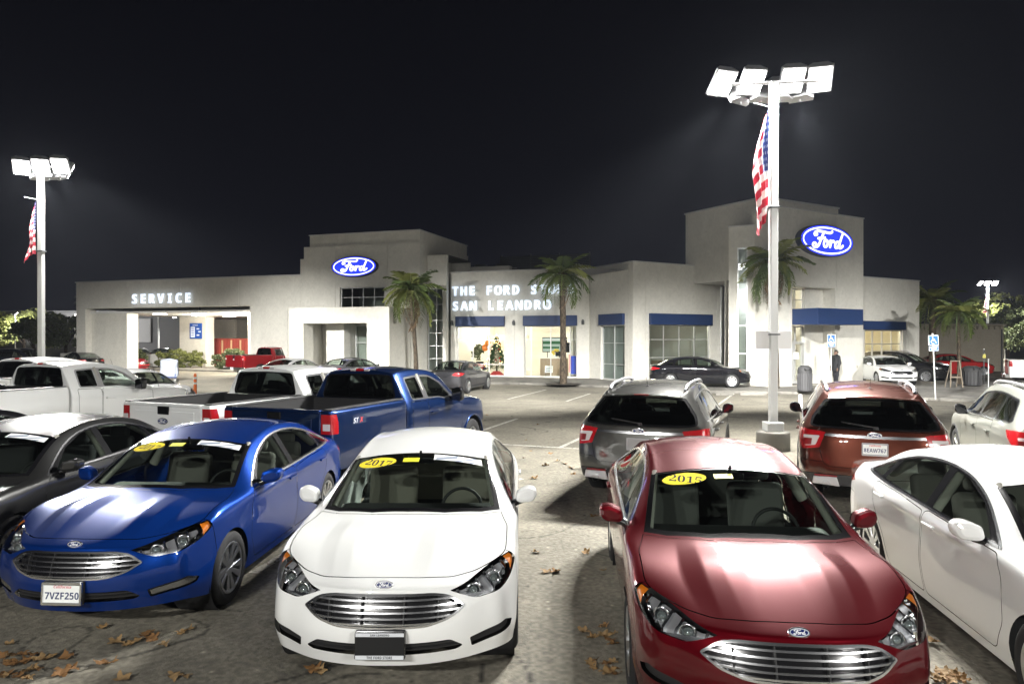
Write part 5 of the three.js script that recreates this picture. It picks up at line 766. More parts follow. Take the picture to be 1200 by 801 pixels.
  add('dashboard', 'plastic', box(1.6, 0.3, 0.5, [0, 1.13, -1.85], [0, 0, 0], 0.1)); kit.push(steering(0.42, 1.22, 2.2), seatKit(0.42, 2.55, 0.62), seatKit(-0.42, 2.55, 0.62));
  { const q = seatKit(0, 3.2, 0.62, 1.3); q.k = [-0.4, 0.4].map((x) => ({ n: 'headrest', m: 'seat', g: box(0.26, 0.16, 0.1, [x, 1.5, -3.55], [0, 0, 0], 0.045) })); kit.push(q); }
  if (near) { for (const q of [rod([0.86, 1.32, -1.62], [0.70, 1.72, -2.18], 0.035), rod([0.70, 1.80, -2.92], [0.9, 1.33, -2.92], 0.05)]) pair({ n: 'pillar_lining', m: 'lining', g: q }).forEach((o) => kit.push(o)); }
  const mp = roundPoly([[1.03, 1.27, 0.02], [1.03, 1.50, 0.04], [1.16, 1.54, 0.05], [1.25, 1.50, 0.05], [1.255, 1.30, 0.05], [1.2, 1.255, 0.04]], 0.03), mg = extr(mp, 0.08, 0.035); mg.translate(0, 0, -1.98); { const p = mg.attributes.position; for (let i = 0; i < p.count; i++) p.setZ(i, p.getZ(i) - (p.getX(i) - 1.03) * 0.3); mg.computeVertexNormals(); }
  pair({ n: 'wing_mirror', m: v.mirror || 'black', g: mg, k: [{ n: 'mirror_foot', m: 'black', g: box(0.16, 0.06, 0.1, [1.0, 1.32, -1.95], [0, 0.2, 0], 0.02) }, { n: 'mirror_glass', m: 'mirror', g: xf(extr(inset(mp, -0.018), 0.004), { p: [0, 0, -2.09] }) }] }).forEach((o) => kit.push(o));
  if (near) add('antenna', 'plastic', rod([-0.93, 1.25, -1.25], [-0.95, 1.85, -1.5], 0.006, 0.003, 6));
  kit.push(...fourWheels(wheelKit(0.40, 0.24, 0.27, 6, 'single'), [[0.86, 0.40, 0.95], [0.86, 0.40, 4.64]]));
  return { kit, ws, rw, S, B, length: 6 };
}

// ---------------------------------------------------------------- the large sport utility
function suvKit(level, v = {}) {
  const ones = (a, n) => Array(n).fill(a), near = level > 2, sp = (o) => { const a = []; for (const k in o) a[k] = o[k]; return a; };
  const spec = {
    level, b: [0.36, 0.58, 0.93, 1.34, 1.66, 2.06, 2.6, 3.2, 3.8, 4.25, 4.55, 4.80],
    lv: [
      { w: [0.82, 0.92, 0.94, ...ones(0.945, 7), 0.93, 0.86], y: [0.30, 0.29, ...ones(0.29, 7), 0.31, 0.36, 0.38], b: sp({ 11: 4.80 }) },
      { w: [0.88, 0.97, 0.98, ...ones(0.982, 7), 0.965, 0.90], y: [0.46, 0.47, ...ones(0.47, 7), 0.49, 0.53, 0.55], b: sp({ 11: 4.83 }) },
      { w: [0.90, 0.985, 0.995, ...ones(0.99, 7), 0.98, 0.92], y: [0.68, 0.71, ...ones(0.73, 8), 0.74, 0.75], b: sp({ 11: 4.83 }) },
      { w: [0.89, 0.975, 0.99, ...ones(0.988, 7), 0.975, 0.915], y: [0.85, 0.90, 0.95, 0.98, 0.99, ...ones(1.0, 6), 1.0], b: sp({ 11: 4.80 }) },
      { w: [0.86, 0.945, 0.955, ...ones(0.955, 6), 0.95, 0.935, 0.88], y: [0.93, 0.99, 1.05, 1.10, 1.12, 1.13, 1.14, 1.15, 1.16, 1.17, 1.18, 1.18], b: sp({ 10: 4.5, 11: 4.73 }) },
      { w: [0.80, 0.875, 0.875, 0.85, 0.785, 0.715, 0.68, 0.675, 0.67, 0.655, 0.64, 0.60], y: [0.975, 1.04, 1.10, 1.14, 1.33, 1.57, 1.67, 1.685, 1.67, 1.645, 1.615, 1.575], b: sp({ 8: 3.7, 9: 4.08, 10: 4.3, 11: 4.46 }) },
    ],
    fc: [0.06, 0.02, 0, 0.03, 0.08, 0.13], fdy: [0, 0, 0, 0.01, 0.02, 0.03], fp: 2.8, rc: [4.98, 5.02, 5.0, 4.96, 4.90, 4.58], rdy: [0, 0, 0, 0, 0.01, 0.055], rp: 3.2,
    crown: [0, 0.05, 0.055, 0.04, 0.05, 0.06, 0.075, 0.075, 0.075, 0.07, 0.06, 0], bow: [0, 0.17, 0.15, 0.18, 0.16, 0.09, 0.02, 0, -0.03, -0.06, -0.08, 0], ridge: (i, k) => (i <= 3 ? [0, 0, 0.008, 0.01, -0.004, 0][k] || 0 : 0),
    crease: [{ j: 3, i0: 1, i1: 11, s: 1.4 }, { j: 5, i0: 4, i1: 11, s: 1 }, { j: 4, i0: 8, i1: 11, s: 0.6 }, { k: 3, i0: 1, i1: 3, s: 1.5 }, { j: 5, end: 1, s: 2 }, { j: 4, end: 1, s: 1.5 }, { j: 3, end: 1, s: 0.8 }, { j: 5, end: 0, s: 1 }],
  };
  const S = new Shell(cage(spec)), kit = [], add = (n, m, g, k) => { const o = { n, m, g, k }; kit.push(o); return o; }, G = 0.008;
  const dlo = roundPoly([[1.62, 1.15, 0.02], [2.05, 1.44, 0.15], [2.35, 1.565, 0.2], [3.0, 1.62, 0.3], [3.6, 1.60, 0.3], [4.15, 1.55, 0.08], [4.46, 1.25, 0.05], [4.38, 1.215, 0.06], [3.0, 1.18, 0.2]], 0.06);
  const tr = S.take('side', 'side', dlo, 0.4, 1.3); if (near) add('window_surround', 'chrome', both(solid(sheet(tr).cut('a', 'side', inset(dlo, -0.016), 0.4, 1.3).p.a, -0.01, 0.004)));
  const T = sheet(sheet(tr).get('a', 'side', inset(dlo, -0.014), 0.4, 1.3)), win = (pts, m) => pair({ n: 'side_window', m, g: offset(T.take('a', 'side', roundPoly(pts, 0.03), 0.4, 1.3), -0.004) }).forEach((o) => kit.push(o));
  win([[1.82, 1.19], [2.08, 1.40], [2.38, 1.525], [2.60, 1.555], [2.60, 1.20]], 'glass'); win([[2.72, 1.205], [2.72, 1.57], [3.2, 1.578], [3.52, 1.565], [3.55, 1.215]], 'sideTint'); win([[3.64, 1.22], [3.63, 1.56], [4.10, 1.51], [4.34, 1.27], [4.30, 1.24]], 'tint');
  add('window_trim', 'black', both(offset(T.p.a, -0.003)));
  const wsO = [[-0.1, 1.18], [0.35, 1.20], [0.68, 1.30], [0.80, 1.42], [0.70, 2.08], [0.3, 2.02], [-0.1, 2.0]], wst = sheet(S.take('top', 'top', wsO, 0.8, 1.9)), ws = wst.take('a', 'top', inset(wsO, -0.04).map((p) => [p[0] < 0 ? -0.1 : p[0], p[1]]), 0.8, 1.9);
  add('windshield', 'glass', both(offset(ws, -0.004)), [{ n: 'windshield_border', m: 'black', g: both(offset(wst.p.a, -0.003)) }]);
  // tailgate: wrapped glass, chrome band, lamps
  const rwO = roundPoly([[-0.1, 1.175], [0.72, 1.175], [0.83, 1.20], [0.80, 1.32], [0.62, 1.565], [0.3, 1.59], [-0.1, 1.595]], 0.04), rwt = sheet(S.take('rear side', 'front', rwO, -5.1, -4.36)), rw = rwt.take('a', 'front', inset(rwO, -0.03).map((p) => [p[0] < 0 ? -0.1 : p[0], p[1]]), -5.1, -4.3);
  add('rear_window', 'tint', both(offset(rw, -0.004)), [{ n: 'rear_window_border', m: 'black', g: both(offset(rwt.p.a, -0.003)) }, { n: 'rear_wiper', m: 'plastic', g: merge([rod([-0.02, 1.215, -4.93], [0.42, 1.27, -4.86], 0.012, 0.008), box(0.06, 0.05, 0.04, [-0.02, 1.205, -4.93], [0, 0, 0], 0.015)]) }]);
  add('spoiler', 'paint', both(extr2([[0, 1.635], [0.58, 1.60], [0.60, 1.585], [0, 1.61]], -4.70, 0.2, 0.01)), [{ n: 'stop_lamp', m: 'redDark', g: box(0.22, 0.018, 0.012, [0, 1.622, -4.712], [0, 0, 0], 0.005) }]);
  const obr = oblique(140), Ur = (x, b) => x * Math.cos(140 * Math.PI / 180) + b * Math.sin(140 * Math.PI / 180), tp = roundPoly([[Ur(0.66, 4.93), 1.12], [Ur(0.72, 4.93), 0.90], [Ur(0.90, 4.78), 0.86], [Ur(0.985, 4.55), 1.02], [Ur(0.985, 4.42), 1.13], [Ur(0.90, 4.72), 1.15]], 0.025), tl = S.take('rear side', obr, tp, 1.5, 5.6);
  const cl = sheet(tl).get('a', obr, roundPoly([[Ur(0.72, 4.90), 1.065], [Ur(0.765, 4.90), 0.93], [Ur(0.86, 4.82), 0.91], [Ur(0.88, 4.74), 1.06]], 0.02), 1.5, 5.6), cr = sheet(tl).get('a', obr, roundPoly([[Ur(0.80, 4.86), 1.02], [Ur(0.80, 4.86), 0.93], [Ur(0.875, 4.80), 0.92], [Ur(0.885, 4.76), 1.02]], 0.01), 1.5, 5.6);
  pair({ n: 'tail_light', m: 'red', g: offset(tl, 0.002), k: [{ n: 'tail_light_back', m: 'redDark', g: offset(tl, -0.03) }, ...(cl ? [{ n: 'reversing_lamp', m: 'clear', g: solid(cl, -0.01, 0.006) }] : []), ...(cr ? [{ n: 'stop_lamp', m: 'redDark', g: solid(cr, -0.01, 0.010) }] : [])] }).forEach((o) => kit.push(o));
  const band = S.get('rear', 'front', [[-0.1, 1.055], [0.70, 1.065], [0.67, 1.10], [-0.1, 1.095]], -5.1, -4.6); add('chrome_band', 'chrome', both(solid(band, -0.005, 0.012)));
  add('badge', 'badge', xf(uvPatch(extr(ellipsePts(0, 0, 0.085, 0.035), 0.012, 0.004)), { p: [0, 1.11, -4.945], r: [0.15, Math.PI, 0] }), [{ n: 'badge_rim', m: 'chrome', g: xf(extr(ellipsePts(0, 0, 0.096, 0.045), 0.008, 0.004), { p: [0, 1.11, -4.942], r: [0.15, Math.PI, 0] }) }]);
  { const p = plateFrame(0, 0.92, -5.0, -0.06, Math.PI); add('number_plate', 'steel', p.frame, [{ n: 'plate_face', m: 'plate', g: p.face }]); }
  const gate = S.take('rear', 'front', roundPoly([[-0.1, 1.17], [0.73, 1.165], [0.70, 0.88], [0.66, 0.70], [0.60, 0.645], [-0.1, 0.64]], 0.05), -5.1, -4.6, G); add('tailgate', 'paint', both(gate));
  const lower = S.take('rear side', 'side', [[4.28, 0.2], [5.2, 0.2], [5.2, 0.545], [4.45, 0.51], [4.33, 0.48]], -0.2, 1.3, G); add('lower_bumper', 'cladding', both(lower), [-1, 1].flatMap((s) => [{ n: 'exhaust_tip', m: 'chrome', g: xf(new THREE.CylinderGeometry(0.055, 0.05, 0.16, 20, 1, true), { r: [Math.PI / 2, 0, 0], p: [s * 0.62, 0.40, -4.98] }) }, { n: 'reflector_strip', m: 'redDark', g: box(0.3, 0.022, 0.02, [s * 0.62, 0.515, -4.975], [0, -s * 0.15, 0], 0.008) }, { n: 'skid_plate', m: 'silver', g: extr2([[s * 0.44, 0.37], [s * 0.80, 0.40], [s * 0.78, 0.50], [s * 0.48, 0.50]], -4.985, 0.03, 0.008) }]));
  const rb = S.take('rear side', 'side', [[4.25, 0.45], [5.2, 0.45], [5.2, 0.70], [4.45, 0.72], [4.33, 0.72]], -0.2, 1.3, G); if (rb) add('rear_bumper', 'paint', both(rb));
  // nose
  const gr = roundPoly([[-0.1, 0.90], [0.56, 0.89], [0.60, 0.80], [0.54, 0.66], [-0.1, 0.64]], 0.05), grille = S.take('front', 'front', gr, -0.6, 0.3), gi = roundPoly(inset(gr, -0.03).map((p) => [p[0] < -0.05 ? -0.1 : p[0], p[1]]), 0.01), gs = sheet(grille);
  add('grille', 'black', both(offset(grille, -0.05)), [{ n: 'grille_surround', m: 'chrome', g: both(solid(sheet(grille).cut('a', 'front', gi, -0.6, 0.3).p.a, -0.04, 0.01)) }, ...[0.70, 0.765, 0.83].map((y) => ({ n: 'grille_bar', m: 'chrome', g: both(solid(gs.get('a', 'front', [[-0.1, y], [0.55, y], [0.55, y + 0.03], [-0.1, y + 0.03]], -0.6, 0.3), -0.03, 0.002)) }))]);
  const ob = oblique(42), U = (x, b) => x * Math.cos(42 * Math.PI / 180) + b * Math.sin(42 * Math.PI / 180), hp = roundPoly([[U(0.62, 0.2), 0.80], [U(0.64, 0.2), 0.90], [U(0.85, 0.4), 0.955], [U(0.94, 0.66), 0.985], [U(0.97, 0.6), 0.90], [U(0.88, 0.38), 0.81]], 0.03), hl = S.take('front side', ob, hp, -0.4, 1.4);
  if (hl) headlightParts(kit, hl, ob, near, null, [[0.74, 0.87, 0.04], [0.84, 0.89, 0.04]], [[U(0.62, 0.2), U(0.97, 0.66)], 0.80, 0.98]);
  const hood = S.take('top front', 'top', roundPoly([[-0.1, 0.15], [0.5, 0.2], [0.74, 0.36], [0.85, 0.6], [0.85, 1.32], [0.6, 1.24], [-0.1, 1.14]], 0.05), 0.8, 1.4, G); add('hood', 'paint', both(hood));
  for (const b of [0.93, 3.80]) S.cut('side', 'side', ellipsePts(b, 0.39, 0.415, 0.415, 40), 0.5, 1.3);
  const handle = (b, y) => merge([box(0.022, 0.032, 0.21, [1.012, y, -b], [0, 0, 0], 0.01), box(0.05, 0.026, 0.026, [0.995, y, -b + 0.08], [0, 0, 0], 0.008), box(0.05, 0.026, 0.026, [0.995, y, -b - 0.08], [0, 0, 0], 0.008)]);
  for (const [pts, hb] of [[[[1.50, 1.10], [2.64, 1.155], [2.67, 0.9], [2.66, 0.38], [1.56, 0.38], [1.46, 0.7]], 2.46], [[[2.67, 1.158], [2.69, 0.9], [2.68, 0.38], [3.28, 0.38], [3.40, 0.62], [3.60, 0.85], [3.60, 1.18]], 3.42]]) pair({ n: hb < 3 ? 'front_door' : 'rear_door', m: 'paint', g: S.take('side', 'side', roundPoly(pts, 0.05), 0.4, 1.3, G), k: [{ n: 'handle', m: v.handle || 'paint', g: handle(hb, 1.0) }] }).forEach((o) => kit.push(o));
  const clad = S.get('side', 'side', [[0.2, 0.2], [4.5, 0.2], [4.5, 0.40], [0.2, 0.40]], 0.4, 1.3); if (clad) add('sill_cladding', 'cladding', both(solid(clad, -0.005, 0.012)));
  kit.unshift({ n: 'body', m: 'paint', g: both(S.rest()) });
  const arch = (b) => { const o = []; for (let k = 0; k <= 20; k++) { const a = (-8 + 196 * k / 20) * Math.PI / 180; o.push([0.975, 0.39 + Math.sin(a) * 0.43, -(b + Math.cos(a) * 0.43)]); } return o; };
  for (const b of [0.93, 3.80]) pair({ n: 'wheel_arch_lip', m: 'cladding', g: tube(arch(b), 0.028, 40, 8) }).forEach((o) => kit.push(o));
  for (const s of [1, -1]) add('roof_rail', 'silver', merge([tube([[s * 0.62, 1.685, -2.2], [s * 0.615, 1.735, -2.45], [s * 0.61, 1.755, -3.1], [s * 0.595, 1.745, -3.7], [s * 0.585, 1.72, -4.05], [s * 0.58, 1.665, -4.2]], 0.024, 40, 8), ...[2.3, 3.1, 4.05].map((b) => box(0.04, 0.07, 0.14, [s * 0.60, 1.70, -b], [0, 0, 0], 0.015))]));
  add('antenna', 'plastic', merge([rod([0, 1.71, -4.15], [0, 1.86, -4.28], 0.006, 0.004, 6), box(0.05, 0.03, 0.08, [0, 1.705, -4.14], [0, 0, 0], 0.012)]));
  const well = (b) => merge([xf(new THREE.CylinderGeometry(0.43, 0.43, 0.34, 24, 1, true, -Math.PI / 2, Math.PI), { r: [0, 0, Math.PI / 2], p: [0.79, 0.39, -b] }), box(0.02, 0.55, 0.84, [0.62, 0.55, -b])]);
  add('underbody', 'dark', merge([both(merge([well(0.93), well(3.8)])), box(1.72, 0.05, 1.95, [0, 0.34, -2.37]), box(1.2, 0.05, 4.2, [0, 0.36, -2.55]), box(1.7, 0.55, 0.04, [0, 0.78, -1.4]), box(1.5, 0.5, 0.04, [0, 0.62, -0.65]), box(1.82, 0.5, 2.1, [0, 0.62, -2.4]), box(1.7, 0.35, 1.0, [0, 0.72, -4.25])]));
  add('dashboard', 'plastic', box(1.55, 0.28, 0.5, [0, 0.98, -1.66], [0, 0, 0], 0.1)); kit.push(steering(0.4, 1.06, 2.02), seatKit(0.4, 2.4, 0.45), seatKit(-0.4, 2.4, 0.45));
  { const q = seatKit(0, 3.3, 0.45, 1.3); q.k = [-0.4, 0.4].map((x) => ({ n: 'headrest', m: 'seat', g: box(0.26, 0.16, 0.1, [x, 1.32, -3.7], [-0.2, 0, 0], 0.045) })); kit.push(q); }
  if (near) for (const q of [rod([0.77, 1.15, -1.6], [0.69, 1.56, -2.12], 0.03), rod([0.68, 1.58, -2.66], [0.88, 1.16, -2.66], 0.045), rod([0.66, 1.58, -3.6], [0.88, 1.18, -3.6], 0.045)]) pair({ n: 'pillar_lining', m: 'lining', g: q }).forEach((o) => kit.push(o));
  const mp = roundPoly([[0.95, 1.14, 0.03], [0.97, 1.25, 0.03], [1.06, 1.29, 0.05], [1.15, 1.27, 0.05], [1.155, 1.16, 0.05], [1.1, 1.10, 0.04], [0.98, 1.10, 0.03]], 0.03), mg = extr(mp, 0.08, 0.035); mg.translate(0, 0, -1.82); { const p = mg.attributes.position; for (let i = 0; i < p.count; i++) p.setZ(i, p.getZ(i) - (p.getX(i) - 0.95) * 0.28); mg.computeVertexNormals(); }
  pair({ n: 'wing_mirror', m: v.mirror || 'black', g: mg, k: [{ n: 'mirror_foot', m: 'black', g: box(0.16, 0.04, 0.09, [0.96, 1.12, -1.80], [0, 0.2, 0.1], 0.015) }, { n: 'mirror_glass', m: 'mirror', g: xf(extr(inset(mp, -0.016), 0.004), { p: [0, 0, -1.905] }) }] }).forEach((o) => kit.push(o));
  kit.push(...fourWheels(wheelKit(0.385, 0.25, 0.255, 5, 'double'), [[0.845, 0.385, 0.93], [0.845, 0.385, 3.80]]));
  return { kit, ws, rw, S, length: 5.04 };
}
// ---------------------------------------------------------------- vehicles
M.badge.map = badgeTex;
const SED = sedanKit(3), SEDFOG = SED, PICK = pickupKit(3), SUV = suvKit(3);
const farSED = sedanKit(2), PICKF = PICK, farSUV = SUV;
const BOXY = sedanKit(2, { spec: {   // an older three-box saloon: flat boot, upright glass
  lv: [
    { w: [0.72, 0.82, ...Array(9).fill(0.83), 0.80, 0.74], y: [0.26, 0.22, ...Array(9).fill(0.21), 0.26, 0.30], b: [0.40, 0.64] }, { w: [0.78, 0.85, ...Array(9).fill(0.855), 0.83, 0.77], y: [0.40, 0.39, ...Array(9).fill(0.39), 0.43, 0.46], b: [0.34, 0.62] },
    { w: [0.79, 0.855, ...Array(9).fill(0.862), 0.84, 0.785], y: [0.55, 0.58, ...Array(9).fill(0.60), 0.62, 0.64], b: [0.32, 0.62] }, { w: [0.79, 0.85, ...Array(9).fill(0.858), 0.84, 0.785], y: [0.68, 0.75, 0.79, 0.82, 0.83, 0.84, 0.85, 0.86, 0.87, 0.87, 0.87, 0.86, 0.84], b: [0.33, 0.62] },
    { w: [0.78, 0.835, 0.84, 0.84, 0.84, 0.838, 0.838, 0.836, 0.836, 0.836, 0.83, 0.815, 0.77], y: [0.74, 0.81, 0.86, 0.90, 0.92, 0.935, 0.95, 0.96, 0.965, 0.97, 0.97, 0.955, 0.93], b: [0.36, 0.64] },
    { w: [0.73, 0.775, 0.78, 0.75, 0.69, 0.63, 0.605, 0.60, 0.60, 0.63, 0.71, 0.735, 0.72], y: [0.765, 0.84, 0.89, 0.935, 1.11, 1.29, 1.385, 1.39, 1.35, 1.20, 1.03, 1.01, 0.985], b: [0.40, 0.66] }],
} });
const plateTex = (text, o = {}) => canvasTex(256, 128, (g) => { g.fillStyle = o.bg || '#eef0ee'; g.fillRect(0, 0, 256, 128); if (o.top) { g.fillStyle = o.topColor || '#c22c3a'; g.font = 'italic bold 24px serif'; g.textAlign = 'center'; g.fillText(o.top, 128, 28); } g.fillStyle = o.ink || '#26325e'; g.font = `bold ${o.size || 60}px sans-serif`; g.textAlign = 'center'; g.fillText(text, 128, o.y || 96, 236); if (o.foot) { g.font = 'bold 20px sans-serif'; g.fillText(o.foot, 128, 122); } });
const plateMat = (text, o) => std([1, 1, 1], 0.5, 0, { map: plateTex(text, o) });
const dealerPlate = std([0.25, 0.25, 0.25], 0.45);
function frontPlate(root, mat, frame = 'black', y = 0.44, z = 0.03, full = false) { const p = plateFrame(0, y, z, -0.08), f = part(root, 'number_plate', p.frame, M[frame]); part(f, 'plate_face', full ? xf(new THREE.PlaneGeometry(0.318, 0.168), { p: [0, y, z + 0.017], r: [-0.08, 0, 0] }) : p.face, mat); part(f, 'plate_backing', box(0.33, 0.18, 0.03, [0, y, z - 0.02], [-0.08, 0, 0], 0.008), M.plastic); }
// stickers on the inside of the upper windshield: x across the car as seen from in front, b back from the nose
const yellowTag = std([0.75, 0.72, 0.02], 0.6), paperTex = canvasTex(256, 64, (g) => { g.fillStyle = '#eceef0'; g.fillRect(0, 0, 256, 64); g.fillStyle = '#8a94a6'; g.fillRect(12, 12, 110, 10); g.fillRect(12, 30, 228, 6); g.fillRect(12, 44, 200, 6); }), paper = std([1, 1, 1], 0.7, 0, { map: paperTex });
const yearMat = (y) => std([1, 1, 1], 0.95, 0, { map: canvasTex(256, 128, (g) => { g.fillStyle = '#f0d800'; g.fillRect(0, 0, 256, 128); g.fillStyle = '#16140a'; g.font = 'bold italic 84px serif'; g.textAlign = 'center'; g.fillText(y, 128, 92); }) });
function sticker(root, name, kit, pts, mat, label) { const sgn = pts.reduce((a, p) => a + p[0], 0) < 0 ? -1 : 1; let g = sheet(kit.ws).get('a', 'top', pts.map(([x, b]) => [x * sgn, b]), 0.6, 1.9); if (!g) return; if (sgn < 0) g = mirrorX(g); part(root, name, uvPatch(offset(bare(g), 0.006), 0, 1), mat, label); }
const yearSticker = (root, y, kit = SED) => sticker(root, 'year_sticker', kit, ellipsePts(-0.385, 1.845, 0.175, 0.085, 28, -0.12), yearMat(y), 'yellow oval year sticker on the windshield');
const tagSticker = (root, x = -0.05, kit = SED) => { const s = Math.sign(x) || -1; sticker(root, 'price_tag', kit, rect(x - 0.1, 1.80, x + 0.09, 1.875).map(([a, b]) => [s < 0 ? Math.min(a, -0.001) : a, b]), yellowTag); };
const paperSticker = (root, kit = SED) => sticker(root, 'paper_strip', kit, [[0.13, 1.845], [0.58, 1.855], [0.565, 1.955], [0.13, 1.945]], paper);

const darkSeat = { seat: std([0.03, 0.03, 0.032], 0.85) };
const white = paint([0.80, 0.81, 0.80]), C = (name, kit, mats, label, cat, pose) => assemble(name, kit.kit, mats, label, cat, undefined, pose);
const w1 = C('sedan', SED, { paint: white, seat: std([0.20, 0.185, 0.155], 0.85) }, 'white sedan facing the camera with a yellow 2017 windshield sticker', 'car', [-0.867, 4.614, 0.007]);
frontPlate(w1, std([1, 1, 1], 0.4, 0, { map: canvasTex(256, 128, (g) => { g.fillStyle = '#101114'; g.fillRect(0, 0, 256, 128); g.fillStyle = '#cfd3d8'; g.fillRect(0, 0, 256, 18); g.fillRect(0, 108, 256, 20); g.fillStyle = '#15171c'; g.textAlign = 'center'; g.font = 'bold 15px sans-serif'; g.fillText('SAN LEANDRO', 128, 15); g.font = 'bold 17px sans-serif'; g.fillText('THE FORD STORE', 128, 125); }) }), 'black', 0.44, 0.03, true); yearSticker(w1, '2017'); tagSticker(w1); paperSticker(w1);
const b1 = C('sedan', SED, { paint: paint([0.003, 0.032, 0.205], 0.5, 0.34, 0.1) }, 'bright blue metallic sedan facing the camera with a white number plate', 'car', [-3.554, 5.548, 0.051]);
frontPlate(b1, plateMat('7VZF250', { top: 'California', size: 62, y: 100 }), 'chrome', 0.44, 0.03); for (const g of [SED.fogLamp, mirrorX(SED.fogLamp)]) part(b1, 'fog_lamp', g, M.chrome, 'chrome fog lamp in the lower bumper'); yearSticker(b1, '2017'); tagSticker(b1); paperSticker(b1);
const r1 = C('sedan', SED, { paint: paint([0.09, 0.0015, 0.005], 0.38, 0.40, 0.1), seat: std([0.09, 0.09, 0.085], 0.85) }, 'dark red metallic sedan with a yellow 2015 windshield sticker', 'car', [1.618, 3.846, 0.095]); yearSticker(r1, '2015'); tagSticker(r1);
const g1 = C('sedan', SED, { paint: paint([0.03, 0.03, 0.03], 0.55, 0.36), ...darkSeat }, 'dark grey sedan at the left edge beside the blue sedan', 'car', [-5.95, 6.1, 0.03]); tagSticker(g1); paperSticker(g1);
C('sedan', SED, { paint: white }, 'white sedan at the right edge seen from its flank beside the red sedan', 'car', [4.10, 3.3, 0.13]);
C('sedan', SED, { paint: paint([0.01, 0.01, 0.011], 0.2, 0.3), ...darkSeat }, 'black sedan whose rear roof shows at the left edge behind the grey sedan', 'car', [-8.35, 7.1, 0.03]);
const pb = C('pickup_truck', PICK, { paint: paint([0.004, 0.022, 0.095], 0.7, 0.32), plate: dealerPlate }, 'dark blue extended cab pickup with a badge on its bed side', 'pickup truck', [-1.404, 15.74, 3.502]);
{ const t = canvasTex(256, 96, (g) => { g.fillStyle = '#0d2547'; g.fillRect(0, 0, 256, 96); g.font = 'italic bold 86px sans-serif'; g.fillStyle = '#c9ccd4'; g.fillText('ST', 8, 80); g.fillStyle = '#c0392f'; g.fillText('X', 134, 80); }); part(pb, 'bed_decal', xf(new THREE.PlaneGeometry(0.36, 0.12), { p: [-1.009, 1.24, -5.2], r: [0, -Math.PI / 2, 0] }), std([1, 1, 1], 0.5, 0, { map: t })); }
C('pickup_truck', PICK, { paint: white, plate: dealerPlate }, 'white pickup seen from behind between the blue pickup and the left one', 'pickup truck', [-3.178, 16.48, 3.551]);
C('pickup_truck', PICK, { paint: white, pillarBlack: std([0.3, 0.3, 0.3], 0.5) }, 'white extended cab pickup at left before the left light pole', 'pickup truck', [-9.26, 18.86, 3.462]);
C('pickup_truck', PICK, { paint: white }, 'white pickup cut by the left edge, farther than its white neighbour', 'pickup truck', [-12.4, 22.6, 3.47]);
const s1 = C('sport_utility', SUV, { paint: paint([0.065, 0.065, 0.06], 0.6, 0.34), plate: dealerPlate }, 'grey sport utility seen from behind with roof rails, left of the light pole', 'suv', [3.597, 14.82, 3.504]);
const s2 = C('sport_utility', SUV, { paint: paint([0.068, 0.017, 0.009], 0.7, 0.36), plate: plateMat('8EAW767', { top: 'California', size: 60 }) }, 'copper brown sport utility seen from behind with a white number plate', 'suv', [6.947, 14.28, 3.537]);
C('sport_utility', SUV, { paint: paint([0.26, 0.265, 0.235], 0.45, 0.35) }, 'pale silver sport utility at the right edge beside the copper one', 'suv', [9.76, 13.9, 3.53]);
// on the apron and in the far lot
const onApron = (o) => { o.position.y = APRON; return o; };
onApron(C('sedan', farSED, { paint: paint([0.008, 0.008, 0.01], 0.1, 0.25), ...darkSeat }, 'shiny black sedan parked sideways before the right showroom window', 'car', [11.6, 33.9, -1.36]));
onApron(C('sedan', farSED, { paint: white, ...darkSeat }, 'white sedan facing the camera before the right wing', 'car', [19.35, 34.6, 0.14]));
C('sport_utility', farSUV, { paint: paint([0.01, 0.01, 0.011], 0.2, 0.3) }, 'black sport utility behind the white sedan at the right wing', 'suv', [24.2, 38.6, -0.75]);
C('sport_utility', farSUV, { paint: paint([0.3, 0.008, 0.014], 0.2, 0.3) }, 'bright red sport utility among the palm trunks at right', 'suv', [27.2, 44.2, -1.35]);
C('sedan', farSED, { paint: paint([0.35, 0.015, 0.015], 0.2, 0.3) }, 'red car half hidden behind the kerb litter bin at right', 'car', [31.6, 46.0, -1.45]);
C('pickup_truck', PICK, { paint: white }, 'white pickup seen from its side at the right edge', 'pickup truck', [30.1, 32.4, -1.04]);
C('sedan', BOXY, { paint: paint([0.045, 0.045, 0.05], 0.5, 0.35), ...darkSeat }, 'older dark silver sedan with red lamps before the lit Christmas window', 'car', [-1.75, 35.4, 3.42]);
C('sedan', farSED, { paint: paint([0.40, 0.40, 0.40], 0.5, 0.35) }, 'pale silver sedan behind the white pickup, before the portico', 'car', [-10.4, 38.4, 3.45]);
C('sedan', farSED, { paint: paint([0.10, 0.10, 0.105], 0.5, 0.35) }, 'dark grey hatchback roof above the blue pickup before the portico', 'car', [-7.3, 39.4, 3.6]);
C('sedan', farSED, { paint: paint([0.45, 0.45, 0.45], 0.45, 0.35) }, 'silver sedan nose on beyond the hood of the left white pickup', 'car', [-10.3, 21.6, -1.0]);
C('pickup_truck', PICK, { paint: paint([0.19, 0.006, 0.009], 0.2, 0.3) }, 'red pickup standing at the right end of the service canopy', 'pickup truck', [-14.2, 49.0, 3.75]);
C('sedan', farSED, { paint: paint([0.33, 0.01, 0.02], 0.2, 0.3) }, 'low red coupe before the hedge under the service canopy', 'car', [-27.6, 52.8, -1.45]);
C('sport_utility', farSUV, { paint: paint([0.008, 0.01, 0.02], 0.2, 0.3) }, 'dark navy sport utility in the far lot at the left edge', 'suv', [-33.0, 50.5, -1.45]);
